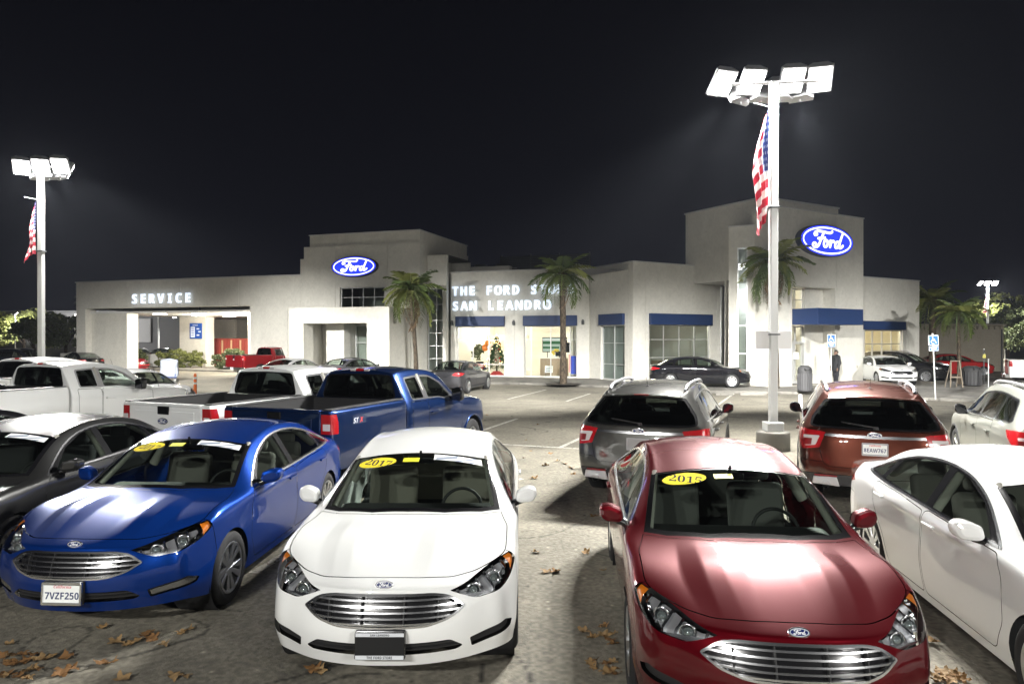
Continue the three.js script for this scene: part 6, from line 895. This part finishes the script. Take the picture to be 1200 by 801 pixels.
const farCars = [['sport_utility', farSUV, [0.012, 0.012, 0.014], 'black sport utility at the far left edge behind the navy one', 'suv', [-43.5, 58, -1.5]], ['sedan', farSED, [0.01, 0.01, 0.011], 'black sedan with red tail lamp between left pole and service building', 'car', [-34.2, 53.5, 2.2]], ['pickup_truck', PICK, [0.7, 0.7, 0.68], 'white work pickup with a ladder rack far behind the left light pole', 'pickup truck', [-42, 66, 1.2]], ['sedan', farSED, [0.42, 0.42, 0.4], 'silver car far off beside the service building wall', 'car', [-37.5, 60, 2.4]], ['sedan', farSED, [0.35, 0.02, 0.02], 'red car far off at left before the bright tree', 'car', [-52, 70, -1.4]]];
for (const [n, k, c, l, cat, p] of farCars) C(n, k, { paint: paint(c, 0.2, 0.3) }, l, cat, p);
for (let k = 0; k < 5; k++) C('sedan', farSED, { paint: k % 2 ? paint([0.6, 0.6, 0.6], 0.2, 0.3) : white }, ['first', 'second', 'third', 'fourth', 'fifth'][k] + ' from the left of five pale cars far beyond the low white wall', 'car', [-44.5 + k * 3.1, 80 - k * 0.6, 3.0]).userData.group = 'cars far beyond the low white wall';
// ---------------------------------------------------------------- street furniture, person, showroom contents
function bin(label, x, d, r, h) {
  const o = thing('litter_bin', label, 'litter bin', 'litter bins on the apron'); o.position.set(x, APRON, -d); const m = std([0.04, 0.04, 0.042], 0.7);
  part(o, 'bin_body', new THREE.LatheGeometry([[0, 0.03], [r * 0.92, 0.03], [r * 0.95, 0.06], [r, h * 0.74], [r * 0.97, h * 0.76]].map((p) => new THREE.Vector2(...p)), 28), m);
  for (let k = 0; k < 18; k++) { const a = k / 18 * 6.283; part(o, 'bin_slat', box(0.06, h * 0.64, 0.02, [Math.cos(a) * (r + 0.004), h * 0.39, Math.sin(a) * (r + 0.004)], [0, Math.PI / 2 - a, 0], 0.006), std([0.06, 0.06, 0.063], 0.65)); }
  part(o, 'bin_lid', new THREE.LatheGeometry([[r * 1.03, h * 0.76], [r * 1.03, h * 0.82], [r * 0.9, h * 0.93], [r * 0.5, h], [0, h]].map((p) => new THREE.Vector2(...p)), 28), m); part(o, 'bin_opening', box(r * 0.9, 0.13, 0.03, [0, h * 0.86, r * 0.90], [-0.5, 0, 0], 0.02), M.dark);
}
bin('dark litter bin before the entrance tower doors', 12.9, 30.8, 0.30, 1.16); bin('dark ribbed litter bin by the kerb beside the bright green palm', 22.75, 34.6, 0.42, 1.0);
const accessTex = canvasTex(256, 256, (g) => { g.fillStyle = '#1f66c8'; g.fillRect(0, 0, 256, 256); g.strokeStyle = g.fillStyle = '#f2f6fb'; g.lineWidth = 15; g.strokeRect(8, 8, 240, 240); g.beginPath(); g.arc(108, 52, 17, 0, 7); g.fill(); g.lineCap = 'round'; g.lineWidth = 20; g.beginPath(); g.moveTo(110, 80); g.lineTo(116, 138); g.lineTo(168, 138); g.lineTo(192, 196); g.stroke(); g.beginPath(); g.moveTo(114, 106); g.lineTo(156, 106); g.stroke(); g.lineWidth = 16; g.beginPath(); g.arc(118, 162, 52, -2.3, 1.15, true); g.stroke(); }), accessTex2 = canvasTex(256, 128, (g) => { g.fillStyle = '#1f66c8'; g.fillRect(0, 0, 256, 128); g.strokeStyle = '#f2f6fb'; g.lineWidth = 8; g.strokeRect(6, 6, 244, 116); g.fillStyle = '#f2f6fb'; g.fillRect(40, 30, 176, 22); g.fillRect(60, 72, 136, 22); });
function accessSign(label, x, d, top, lean, y0) {
  const o = thing('parking_sign', label, 'sign', 'blue accessible parking signs'); o.position.set(x, y0, -d); o.rotation.z = lean;
  part(o, 'sign_post', rod([0, 0, 0], [0, top + 0.08, 0], 0.025), poleMat); part(o, 'sign_plate', box(0.40, 0.40, 0.008, [0, top - 0.2, 0.03], [0, 0, 0], 0.003), alu); part(o, 'sign_print', new THREE.PlaneGeometry(0.39, 0.39).translate(0, top - 0.2, 0.036), std([1, 1, 1], 0.45, 0, { map: accessTex }));
  part(o, 'lower_plate', box(0.38, 0.19, 0.008, [0, top - 0.52, 0.03], [0, 0, 0], 0.003), alu); part(o, 'lower_print', new THREE.PlaneGeometry(0.37, 0.18).translate(0, top - 0.52, 0.036), std([1, 1, 1], 0.45, 0, { map: accessTex2 }));
}
accessSign('blue wheelchair parking sign beside the person at the entrance tower', 15.95, 34.9, 2.55, 0.01, APRON); accessSign('leaning blue wheelchair parking sign near the kerb at right', 16.45, 27.15, 2.48, 0.045, APRON);
{ const o = thing('delineator_post', 'orange marker post with white bands beyond the white pickup bed', 'marker post'); o.position.set(-13.1, 0, -28.9); const or = std([0.75, 0.16, 0.03], 0.6); part(o, 'post', rod([0, 0.04, 0], [0, 0.98, 0], 0.065, 0.055, 16), or); part(o, 'rubber_base', rod([0, 0, 0], [0, 0.05, 0], 0.19, 0.16, 20), M.rubber); for (const y of [0.58, 0.80]) part(o, 'reflective_band', rod([0, y, 0], [0, y + 0.08, 0], 0.066, 0.064, 16), std([0.8, 0.8, 0.8], 0.4)); part(o, 'post_cap', new THREE.SphereGeometry(0.056, 14, 8).translate(0, 0.98, 0), or); }
{ const o = thing('bollard', 'short white post standing beyond the copper sport utility mirror', 'bollard'); o.position.set(10.15, 0, -24.6); part(o, 'post', rod([0, 0, 0], [0, 0.5, 0], 0.07, 0.06, 14), std([0.75, 0.75, 0.74], 0.6)); part(o, 'post_base', rod([0, 0, 0], [0, 0.03, 0], 0.14, 0.13, 16), M.plastic); }
{ // draped cart
  const o = thing('covered_cart', 'low cart under a pale wrinkled sheet in the service drive', 'cart'); o.position.set(-19.9, 0, -40.6); o.rotation.y = 0.4; const n = 40, rows = 12, pos = [], ix = [];
  for (let j = 0; j <= rows; j++) for (let i = 0; i <= n; i++) { const a = i / n * 6.2832, v = j / rows, e = (c) => Math.sign(c) * Math.pow(Math.abs(c), 0.55), fold = 1 + (0.02 + 0.07 * (1 - v)) * Math.sin(a * 11 + 2 * Math.sin(v * 4)) + 0.05 * noise2(a * 1.5, v * 3), R = v > 0.85 ? Math.sqrt(Math.max(0, 1 - ((v - 0.85) / 0.15) ** 2)) : 1; pos.push(e(Math.cos(a)) * 0.46 * fold * R, 0.32 + v * 0.98 + 0.06 * noise2(a, 3), e(Math.sin(a)) * 0.36 * fold * R); }
  for (let j = 0; j < rows; j++) for (let i = 0; i < n; i++) { const a = j * (n + 1) + i; ix.push(a, a + n + 1, a + 1, a + 1, a + n + 1, a + n + 2); }
  const g = new THREE.BufferGeometry(); g.setAttribute('position', new THREE.Float32BufferAttribute(pos, 3)); g.setIndex(ix); g.computeVertexNormals(); part(o, 'sheet', g, std([0.24, 0.26, 0.31], 0.8, 0, { side: THREE.DoubleSide }));
  part(o, 'cart_tray', box(0.8, 0.26, 0.6, [0, 0.32, 0], [0, 0, 0], 0.03), std([0.03, 0.05, 0.13], 0.6)); for (const [x, z] of [[-0.3, -0.2], [0.3, -0.2], [-0.3, 0.2], [0.3, 0.2]]) part(o, 'wheel', xf(new THREE.CylinderGeometry(0.1, 0.1, 0.05, 16), { r: [0, 0, Math.PI / 2], p: [x, 0.1, z] }), M.rubber);
}
{ const o = thing('wooden_frame', 'slim A shaped wooden stand on the pavement near the right-hand bin', 'stand'); o.position.set(21.3, APRON, -33.6); for (const s of [-1, 1]) { part(o, 'leg', rod([s * 0.30, 0, 0.12], [s * 0.20, 1.3, 0], 0.03), std([0.24, 0.2, 0.15], 0.8)); part(o, 'rear_leg', rod([s * 0.28, 0, -0.35], [s * 0.2, 1.25, -0.02], 0.025), std([0.2, 0.17, 0.13], 0.8)); } part(o, 'cross_bar', box(0.5, 0.06, 0.03, [0, 0.5, 0.08]), std([0.22, 0.18, 0.14], 0.8)); part(o, 'top_bar', box(0.44, 0.05, 0.04, [0, 1.27, 0]), std([0.22, 0.18, 0.14], 0.8)); }
for (const [x, d, h, l] of [[22.9, 33.6, 1.35, 'thin pale guy post beside the right-hand bin'], [24.3, 36.0, 1.8, 'thin dark post with a small yellow tag near the white pickup']]) { const o = thing('guide_post', l, 'post'); o.position.set(x, APRON, -d); part(o, 'post', rod([0, 0, 0], [0, h, 0], 0.025), h > 1.5 ? darkAlu : poleMat); part(o, 'post_cap', new THREE.SphereGeometry(0.035, 10, 8).translate(0, h, 0), poleMat); if (h > 1.5) part(o, 'tag', box(0.16, 0.2, 0.01, [0, h - 0.35, 0.03]), std([0.5, 0.45, 0.1], 0.6)); }

// a figure meshed from tapered capsules joined smoothly
function bodyMesh(bones, cell, k = 0.03, grow = 0) {   // bones: [ax, ay, az, ra, bx, by, bz, rb]
  const lo = [9, 9, 9], hi = [-9, -9, -9]; for (const b of bones) for (const o of [0, 4]) for (let c = 0; c < 3; c++) { lo[c] = Math.min(lo[c], b[o + c] - b[o + 3] - grow - 0.03); hi[c] = Math.max(hi[c], b[o + c] + b[o + 3] + grow + 0.03); }
  const span = Math.max(hi[0] - lo[0], hi[1] - lo[1], hi[2] - lo[2]), N = Math.min(110, Math.ceil(span / cell)), mc = new MarchingCubes(N, new THREE.MeshStandardMaterial(), false, false, 90000), half = N / 2, mid = lo.map((v, c) => (v + hi[c]) / 2);
  for (let z = 0; z < N; z++) for (let y = 0; y < N; y++) for (let x = 0; x < N; x++) {
    const P = [x, y, z].map((v, c) => (v - half) / half * (span / 2) + mid[c]); let s = 0;
    for (const b of bones) { const dx = b[4] - b[0], dy = b[5] - b[1], dz = b[6] - b[2], L = dx * dx + dy * dy + dz * dz || 1e-9, t = Math.max(0, Math.min(1, ((P[0] - b[0]) * dx + (P[1] - b[1]) * dy + (P[2] - b[2]) * dz) / L)), d = Math.hypot(P[0] - b[0] - dx * t, P[1] - b[1] - dy * t, P[2] - b[2] - dz * t) - (b[3] + (b[7] - b[3]) * t) - grow; s += Math.exp(-d / k * 1.6); }
    mc.field[x + y * N + z * N * N] = Math.log(Math.max(s, 1e-30)) * k / 1.6;
  }
  mc.isolation = 0; mc.update(); const n = mc.count, g = new THREE.BufferGeometry(), p = new Float32Array(n * 3), q = new Float32Array(n * 3);
  for (let i = 0; i < n; i++) for (let c = 0; c < 3; c++) { p[i * 3 + c] = mc.positionArray[i * 3 + c] * span / 2 + mid[c]; q[i * 3 + c] = mc.normalArray[i * 3 + c]; }
  g.setAttribute('position', new THREE.BufferAttribute(p, 3)); g.setAttribute('normal', new THREE.BufferAttribute(q, 3)); return g;
}
{ // standing person, dark clothes, looking to the left, hands low
  const o = thing('person', 'person in a dark jacket and trousers standing by the blue sign', 'person'); o.position.set(16.35, APRON, -35.3); o.rotation.y = -1.25;
  const legs = [-1, 1].flatMap((s) => [[s * 0.09, 0.90, 0, 0.085, s * 0.105, 0.50, 0.02 * s, 0.06], [s * 0.105, 0.50, 0.02 * s, 0.06, s * 0.11, 0.09, -0.01 + 0.05 * s, 0.04]]), foot = [-1, 1].map((s) => [s * 0.11, 0.05, -0.03 + 0.05 * s, 0.042, s * 0.12, 0.04, 0.13 + 0.05 * s, 0.036]);
  const torso = [[0, 0.93, 0, 0.13, 0, 1.12, 0.01, 0.125], [-0.06, 1.12, 0.01, 0.12, -0.1, 1.38, 0, 0.10], [0.06, 1.12, 0.01, 0.12, 0.1, 1.38, 0, 0.10], [-0.16, 1.42, 0, 0.065, 0.16, 1.42, 0, 0.065], [0, 1.42, 0, 0.065, 0, 1.54, 0.015, 0.052]];
  const arms = [-1, 1].flatMap((s) => [[s * 0.19, 1.41, 0, 0.06, s * 0.25, 1.13, -0.02, 0.045], [s * 0.25, 1.13, -0.02, 0.043, s * 0.235, 0.90, 0.09, 0.031]]);
  const hand = (s) => { const W = [s * 0.235, 0.89, 0.095], b = [[...W, 0.028, W[0], W[1] - 0.08, W[2] + 0.02, 0.03]]; [0.075, 0.088, 0.082, 0.066].forEach((l, i) => { const x = W[2] + 0.045 - i * 0.02, y = W[1] - 0.085; b.push([W[0], y, x, 0.0095, W[0] - s * 0.008, y - l * 0.55, x + 0.006, 0.009], [W[0] - s * 0.008, y - l * 0.55, x + 0.006, 0.009, W[0] - s * 0.026, y - l, x + 0.004, 0.0078]); }); b.push([W[0], W[1] - 0.03, W[2] + 0.035, 0.012, W[0] - s * 0.01, W[1] - 0.075, W[2] + 0.066, 0.0095]); return b; };
  const head = [[0, 1.62, 0.0, 0.082, 0, 1.665, -0.015, 0.092], [0, 1.575, 0.05, 0.045, 0, 1.60, 0.04, 0.06], [0, 1.61, 0.092, 0.012, 0, 1.632, 0.085, 0.010], [-0.088, 1.62, -0.005, 0.018, -0.088, 1.64, -0.005, 0.02], [0.088, 1.62, -0.005, 0.018, 0.088, 1.64, -0.005, 0.02]];
  part(o, 'body', merge([bodyMesh([...legs, ...foot, ...torso, ...arms], 0.018), bodyMesh(head, 0.006, 0.012), bodyMesh(hand(1), 0.005, 0.006), bodyMesh(hand(-1), 0.005, 0.006)]), std([0.16, 0.095, 0.065], 0.6));
  part(o, 'jacket', bodyMesh([...torso.slice(0, 4), [0, 0.80, 0, 0.155, 0, 1.0, 0, 0.15], ...arms.map((b) => b.slice()), [0, 1.44, -0.03, 0.075, 0, 1.50, -0.03, 0.07]], 0.018, 0.03, 0.022), std([0.014, 0.015, 0.018], 0.75));
  part(o, 'trousers', bodyMesh(legs, 0.018, 0.03, 0.016), std([0.012, 0.013, 0.018], 0.85)); part(o, 'shoe', bodyMesh([foot[0]], 0.012, 0.02, 0.012), M.dark); part(o, 'shoe', bodyMesh([foot[1]], 0.012, 0.02, 0.012), M.dark);
  part(o, 'hair', bodyMesh([[0, 1.66, -0.03, 0.094, 0, 1.70, -0.015, 0.080]], 0.01, 0.02, 0.004), std([0.01, 0.008, 0.007], 0.7)); for (const s of [-1, 1]) part(o, 'eye', new THREE.SphereGeometry(0.011, 10, 8).translate(s * 0.033, 1.637, 0.077), std([0.02, 0.02, 0.02], 0.2)); part(o, 'mouth', box(0.04, 0.008, 0.008, [0, 1.578, 0.094], [0, 0, 0], 0.003), std([0.15, 0.05, 0.045], 0.6));
}
// showroom contents, placed in the frame of the front
const H = host('showroom'), inRoom = (name, label, cat, x, z, turn = 0) => { const o = thing(name, label, cat), v = new THREE.Vector3(x, 0.045, z).applyAxisAngle(new THREE.Vector3(0, 1, 0), H.rotation.y).add(H.position); o.position.copy(v); o.rotation.y = H.rotation.y + turn; return o; };
{ const o = inRoom('christmas_tree', 'decorated Christmas tree with warm lights in the left showroom window', 'christmas tree', 4.05, -2.75); const pos = [], g0 = new THREE.BufferGeometry();
  for (let k = 0; k < 5200; k++) { const y = Math.pow(rnd(), 0.8), r = (1 - y) * 0.78 * (0.55 + 0.45 * rnd()) * (0.86 + 0.14 * Math.sin(y * 48)), a = rnd() * 6.283, X = Math.cos(a) * r, Z = Math.sin(a) * r, Y = 0.35 + y * 2.1, L = 0.12; pos.push(X, Y, Z, X + Math.cos(a + 0.5) * L * 0.3, Y - 0.04, Z + Math.sin(a + 0.5) * L * 0.3, X + Math.cos(a) * L, Y - 0.05 + rr(-0.03, 0.03), Z + Math.sin(a) * L); } g0.setAttribute('position', new THREE.Float32BufferAttribute(pos, 3)); g0.computeVertexNormals(); part(o, 'branches', g0, std([0.03, 0.085, 0.025], 0.8, 0, { side: THREE.DoubleSide })); part(o, 'trunk', rod([0, 0, 0], [0, 0.6, 0], 0.06), bark); part(o, 'tree_skirt', rod([0, 0, 0], [0, 0.25, 0], 0.5, 0.2, 20), std([0.35, 0.02, 0.02], 0.8));
  const bl = new THREE.SphereGeometry(0.035, 8, 6), warm = glow(1, 0.72, 0.25, 2.5), baub = [std([0.5, 0.02, 0.02], 0.2, 0.5), std([0.6, 0.4, 0.08], 0.2, 0.8)]; for (let k = 0; k < 90; k++) { const y = Math.pow(rnd(), 0.8), a = rnd() * 6.283, r = (1 - y) * 0.86 + 0.03, m = part(o, k % 3 ? 'tree_light' : 'bauble', bl, k % 3 ? warm : baub[k % 2]); m.position.set(Math.cos(a) * r, 0.38 + y * 2.05, Math.sin(a) * r); m.scale.setScalar(k % 3 ? 1 : 1.5); } part(o, 'tree_star', xf(new THREE.OctahedronGeometry(0.1), { p: [0, 2.52, 0] }), warm); }
for (const [i, x, c] of [[0, 2.0, 'left'], [1, 2.9, 'right']]) { const o = inRoom('gift_display', ['red and white gift display at the left end of the Christmas window', 'red gift display with green bow beside the Christmas tree'][i], 'gift display', x, -2.6); for (let k = 0; k < 7; k++) { const w = rr(0.25, 0.45), h = rr(0.2, 0.4), y = k < 4 ? 0 : 0.36, xx = (k % 4) * 0.24 - 0.35; part(o, 'gift_box', box(w, h, w, [xx, y + h / 2, rr(-0.15, 0.15)], [0, rr(-0.4, 0.4), 0], 0.01), std([[0.5, 0.02, 0.03], [0.7, 0.7, 0.68], [0.45, 0.02, 0.02], [0.05, 0.2, 0.06]][k % 4], 0.5)); part(o, 'ribbon', box(w + 0.01, 0.05, w + 0.01, [xx, y + h * 0.6, 0]), std([0.8, 0.75, 0.7], 0.5)); } }
{ const o = inRoom('balloon_bunch', 'orange and white balloons floating left of the Christmas tree', 'balloons', 3.2, -3.4); for (const [x, y, c] of [[0, 2.0, [0.8, 0.25, 0.04]], [0.16, 1.75, [0.75, 0.7, 0.65]], [-0.18, 1.72, [0.8, 0.22, 0.03]]]) part(o, 'balloon', xf(new THREE.SphereGeometry(0.2, 18, 14), { p: [x, y, 0], s: [1, 1.15, 1] }), phys(c, { roughness: 0.2, clearcoat: 0.6 })); part(o, 'string', rod([0, 0.2, 0], [0, 1.6, 0], 0.004, 0.004, 5), paper); part(o, 'weight', box(0.12, 0.2, 0.12, [0, 0.1, 0], [0, 0, 0], 0.02), std([0.02, 0.08, 0.3], 0.6)); }
{ const o = inRoom('wreath_stand', 'green plant stand behind the gifts in the left window', 'plant', 2.35, -4.2); part(o, 'foliage', leafGeo(700, 0.5, 0.55, 0.5, 0.14, 20).translate(0, 1.35, 0), leafMat[1]); part(o, 'pot', rod([0, 0, 0], [0, 0.8, 0], 0.2, 0.26, 18), M.plastic); }
{ const o = inRoom('reception_desk', 'brown and white reception desk seen through the showroom doors', 'desk', 7.6, -3.6); part(o, 'desk_front', box(1.7, 1.05, 0.5, [0, 0.52, 0], [0, 0, 0], 0.02), std([0.33, 0.24, 0.16], 0.6)); part(o, 'desk_top', box(1.8, 0.05, 0.62, [0, 1.08, 0], [0, 0, 0], 0.01), std([0.7, 0.68, 0.64], 0.4)); part(o, 'monitor', merge([box(0.5, 0.32, 0.03, [0.35, 1.36, 0.05], [0, 0.2, 0], 0.01), rod([0.35, 1.1, 0.05], [0.35, 1.22, 0.05], 0.03)]), M.black); part(o, 'flowers', leafGeo(300, 0.25, 0.2, 0.2, 0.1, 12).translate(0.1, 1.45, 0), std([0.65, 0.5, 0.03], 0.7, 0, { side: THREE.DoubleSide })); part(o, 'vase', rod([0.1, 1.1, 0], [0.1, 1.3, 0], 0.06, 0.08, 14), paper); }
{ const o = inRoom('notice_stand', 'small white notice board with dark lines inside the doors', 'notice stand', 7.55, -2.5); part(o, 'board', box(0.5, 0.42, 0.02, [0, 0.42, 0], [-0.2, 0, 0], 0.006), std([0.75, 0.75, 0.74], 0.5)); for (let k = 0; k < 3; k++) part(o, 'line', box(0.38, 0.04, 0.006, [0, 0.32 + k * 0.1, 0.035 - k * 0.02], [-0.2, 0, 0]), M.black); for (const s of [-1, 1]) part(o, 'foot', rod([s * 0.2, 0, 0], [s * 0.2, 0.25, 0], 0.012), darkAlu); }
{ const o = inRoom('wall_screen', 'large green and white lit screen on the showroom back wall', 'screen', 7.0, -6.0); part(o, 'screen_frame', box(1.7, 1.0, 0.06, [0, 1.9, 0], [0, 0, 0], 0.01), M.black); part(o, 'screen_image', new THREE.PlaneGeometry(1.6, 0.9).translate(0, 1.9, 0.034), new THREE.MeshStandardMaterial({ color: 0x101010, emissive: 0xffffff, emissiveIntensity: 0.6, emissiveMap: canvasTex(128, 72, (g) => { g.fillStyle = '#cfe3d2'; g.fillRect(0, 0, 128, 72); g.fillStyle = '#2f7a45'; g.fillRect(0, 18, 128, 14); g.fillRect(0, 46, 90, 10); }) })); part(o, 'stand', merge([rod([-0.5, 0, 0], [-0.5, 1.45, 0], 0.03), rod([0.5, 0, 0], [0.5, 1.45, 0], 0.03)]), darkAlu); }
{ const o = inRoom('wall_screen', 'dark switched-off screen hanging right of the showroom doors', 'screen', 8.75, -3.4); part(o, 'screen_frame', box(1.0, 0.62, 0.06, [0, 1.75, 0], [0, 0, 0], 0.01), M.black); part(o, 'stand', rod([0, 0, 0], [0, 1.5, 0], 0.03), darkAlu); }
{ const o = inRoom('banner_stand', 'blue and red banner at the right end of the door window', 'banner', 9.2, -2.5); part(o, 'banner', box(0.5, 1.1, 0.02, [0, 0.7, 0]), std([0.02, 0.06, 0.45], 0.6)); part(o, 'banner_stripe', box(0.14, 1.1, 0.022, [-0.32, 0.8, 0]), std([0.5, 0.02, 0.03], 0.6)); part(o, 'foot', box(0.6, 0.05, 0.25, [0, 0.03, 0]), darkAlu); }
// low wall and shed beyond the canopy, buildings beyond the right palms and at far left
{ const o = single('low_wall', boxUV(box(16, 1.15, 0.25, [-33.5, 0.575, -61.5], [0, -0.3, 0])), std([0.75, 0.75, 0.73], 0.85), 'long low white wall behind the hedges under the canopy', 'wall'); }
{ const o = thing('shipping_container', 'rust red ribbed container behind the red pickup', 'container'); o.position.set(-21.5, 0, -61); o.rotation.y = -0.25; part(o, 'container_body', box(9, 2.5, 2.4, [0, 1.25, 0]), std([0.30, 0.05, 0.035], 0.7)); for (let k = 0; k < 30; k++) part(o, 'rib', box(0.14, 2.2, 0.05, [-4.35 + k * 0.3, 1.25, 1.21]), std([[0.34, 0.055, 0.04], [0.6, 0.42, 0.25]][k % 3 === 0 && k < 18 ? 1 : 0], 0.7)); part(o, 'container_sign', box(2.6, 0.75, 0.06, [0.4, 2.9, 1.1], [0, 0, 0], 0.01), std([0.03, 0.04, 0.05], 0.5)); for (const x of [-0.6, 1.4]) part(o, 'sign_leg', rod([x, 2.4, 1.1], [x, 2.6, 1.1], 0.03), darkAlu); }
{ const o = thing('warehouse', 'plain pale grey warehouse wall behind the service canopy', 'building'); o.position.set(-20, 0, -70); o.rotation.y = -0.25; part(o, 'wall', boxUV(box(26, 7, 10, [0, 3.5, -5])), stucco); part(o, 'roof', box(26.4, 0.3, 10.4, [0, 7.15, -5]), roofMat); part(o, 'door', box(3.2, 3.0, 0.1, [6, 1.5, 0.06], [0, 0, 0], 0.01), alu); }
{ const o = thing('beige_building', 'low beige building with a toothed parapet behind the right palms', 'building'); o.position.set(33.0, 0, -52.5); o.rotation.y = 0.12; const b = std([0.40, 0.37, 0.32], 0.9, 0, { map: rep(stuccoCol, 0.2), bumpMap: rep(fineBump, 0.9), bumpScale: 0.004 }); part(o, 'wall', boxUV(box(8.6, 3.5, 6, [0, 1.75, -3])), b); part(o, 'roof', box(8.4, 0.12, 5.8, [0, 3.57, -3]), roofMat); for (let k = 0; k < 18; k++) part(o, 'dentil', box(0.22, 0.22, 0.14, [-4.1 + k * 0.48, 3.3, 0.07], [0, 0, 0], 0.01), b); part(o, 'cornice', box(8.8, 0.12, 0.3, [0, 3.5, 0.1], [0, 0, 0], 0.01), b); part(o, 'downpipe', rod([4.1, 0, 0.06], [4.1, 3.3, 0.06], 0.05), darkAlu); }
{ const o = thing('office_block', 'dark low building with a white lit panel at the far left', 'building'); o.position.set(-57, 0, -100); part(o, 'wall', boxUV(box(30, 6.0, 10, [0, 3.0, 0])), std([0.12, 0.12, 0.125], 0.9)); part(o, 'roof', box(30.4, 0.3, 10.4, [0, 6.15, 0]), roofMat); part(o, 'grey_panel', box(7, 3.2, 0.2, [4.5, 3.6, 5.1], [0, 0, 0], 0.02), std([0.3, 0.3, 0.31], 0.7)); part(o, 'white_panel', box(3, 4.5, 0.25, [-0.8, 3.6, 5.15], [0, 0, 0], 0.02), std([0.8, 0.8, 0.8], 0.5)); for (let k = 0; k < 5; k++) part(o, 'window', box(2.2, 1.2, 0.06, [-13 + k * 2.8, 3.4, 5.03], [0, 0, 0], 0.01), M.black); }
// ---------------------------------------------------------------- fallen leaves on the asphalt, each its own
function fallenLeaf(seed) {   // a lobed dry leaf, curled
  const n = 30, pts = []; for (let i = 0; i < n; i++) { const a = i / n * 6.2832, lobes = 0.66 + 0.20 * Math.cos(5 * a) + 0.09 * Math.cos(11 * a + seed) + 0.06 * Math.sin(17 * a + seed); pts.push([Math.sin(a) * lobes, Math.cos(a) * lobes * 1.12]); }
  const g = new THREE.ShapeGeometry(shapeOf(pts)), pos = [], p = g.attributes.position, ix = g.index.array; const cut = (a, b, c, l) => { if (!l) { pos.push(...a, ...b, ...c); return; } const m = (u, v) => [(u[0] + v[0]) / 2, (u[1] + v[1]) / 2], x = m(a, b), y = m(b, c), z = m(c, a); cut(a, x, z, l - 1); cut(x, b, y, l - 1); cut(z, y, c, l - 1); cut(x, y, z, l - 1); };
  const flatPos = []; for (let i = 0; i < ix.length; i += 3) { const q = [0, 1, 2].map((k) => [p.getX(ix[i + k]), p.getY(ix[i + k])]); pos.length = 0; cut(q[0], q[1], q[2], 2); flatPos.push(...pos); }
  const out = []; for (let i = 0; i < flatPos.length; i += 2) { const x = flatPos[i], y = flatPos[i + 1], r = Math.hypot(x, y); out.push(x * (1 - 0.12 * Math.abs(x)), 0.10 + 0.36 * r * r * (0.55 + 0.6 * Math.sin(seed * 3 + Math.atan2(y, x) * 2)) + 0.12 * Math.sin(x * 5 + seed * 2) * r + 0.05 * Math.sin(y * 9), y); }
  const h = new THREE.BufferGeometry(); h.setAttribute('position', new THREE.Float32BufferAttribute(out, 3)); const v = mergeVerts(h); v.computeVertexNormals(); return v;
}
function mergeVerts(g) { const p = g.attributes.position, m = new Map(), pos = [], ix = []; for (let i = 0; i < p.count; i++) { const k = [p.getX(i), p.getY(i), p.getZ(i)].map((v) => Math.round(v * 2000)).join(); if (!m.has(k)) { m.set(k, pos.length / 3); pos.push(p.getX(i), p.getY(i), p.getZ(i)); } ix.push(m.get(k)); } const r = new THREE.BufferGeometry(); r.setAttribute('position', new THREE.Float32BufferAttribute(pos, 3)); r.setIndex(ix); return r; }
const leafGeos = [0.3, 1.4, 2.2, 3.1, 4.4, 5.3].map(fallenLeaf), veins = noiseTex(128, (u, v) => { const c = 0.75 + 0.2 * tnoise(u, v, 8) + 0.12 * (rnd() - 0.5); return [c, c * 0.96, c * 0.9]; }, true), leafMats = [[0.62, 0.36, 0.14], [0.72, 0.48, 0.22], [0.50, 0.27, 0.10], [0.66, 0.46, 0.23]].map((c) => std(c, 0.85, 0, { map: veins, side: THREE.DoubleSide }));
let lastLeaf = null;
function dropLeaf(px, py, size, lift = 0) { const [x, d] = GP(px, py); const m = single('dry_leaf', leafGeos[Math.floor(rnd() * 6)], leafMats[Math.floor(rnd() * 4)], 'curled brown dry leaf lying on the asphalt', 'leaf', 'dry leaves fallen on the asphalt'); m.position.set(x, 0.004 + lift, -d); m.rotation.set(rr(-0.25, 0.25), rnd() * 6.28, rr(-0.25, 0.25)); m.scale.setScalar(size); return m; }
const spots = [[8, 757], [5, 792], [20, 794], [14, 781], [28, 776], [36, 787], [24, 769], [46, 774], [57, 772], [76, 772], [73, 790], [84, 786], [118, 737], [135, 755], [147, 757], [158, 753], [178, 750], [172, 745], [190, 757], [115, 779], [129, 778], [211, 743], [219, 740], [203, 795], [217, 794], [143, 799], [365, 786], [374, 788], [627, 648], [641, 671], [650, 671], [688, 648], [684, 741], [693, 748], [709, 745], [716, 752], [719, 757], [707, 734], [711, 789], [721, 791], [707, 669], [655, 541], [661, 544], [668, 549], [640, 546], [672, 556], [697, 606], [625, 561], [1100, 796], [1109, 797], [1119, 794], [1129, 797], [1106, 790], [1116, 799], [1093, 754], [598, 702], [2, 770], [11, 770]];
for (const [x, y] of spots) dropLeaf(x + rr(-1.5, 1.5), y, y < 620 ? rr(0.07, 0.10) : rr(0.055, 0.085), rnd() * 0.01);
for (let k = 0; k < 26; k++) dropLeaf(...[[8 + rr(-8, 60), rr(765, 799)], [rr(682, 724), rr(735, 792)], [rr(1092, 1135), rr(788, 800)]][k % 3], rr(0.035, 0.06), rr(0.005, 0.02));
for (let k = 0; k < 16; k++) dropLeaf(rr(560, 760), rr(455, 560), rr(0.04, 0.07));
renderer.render(scene, camera);
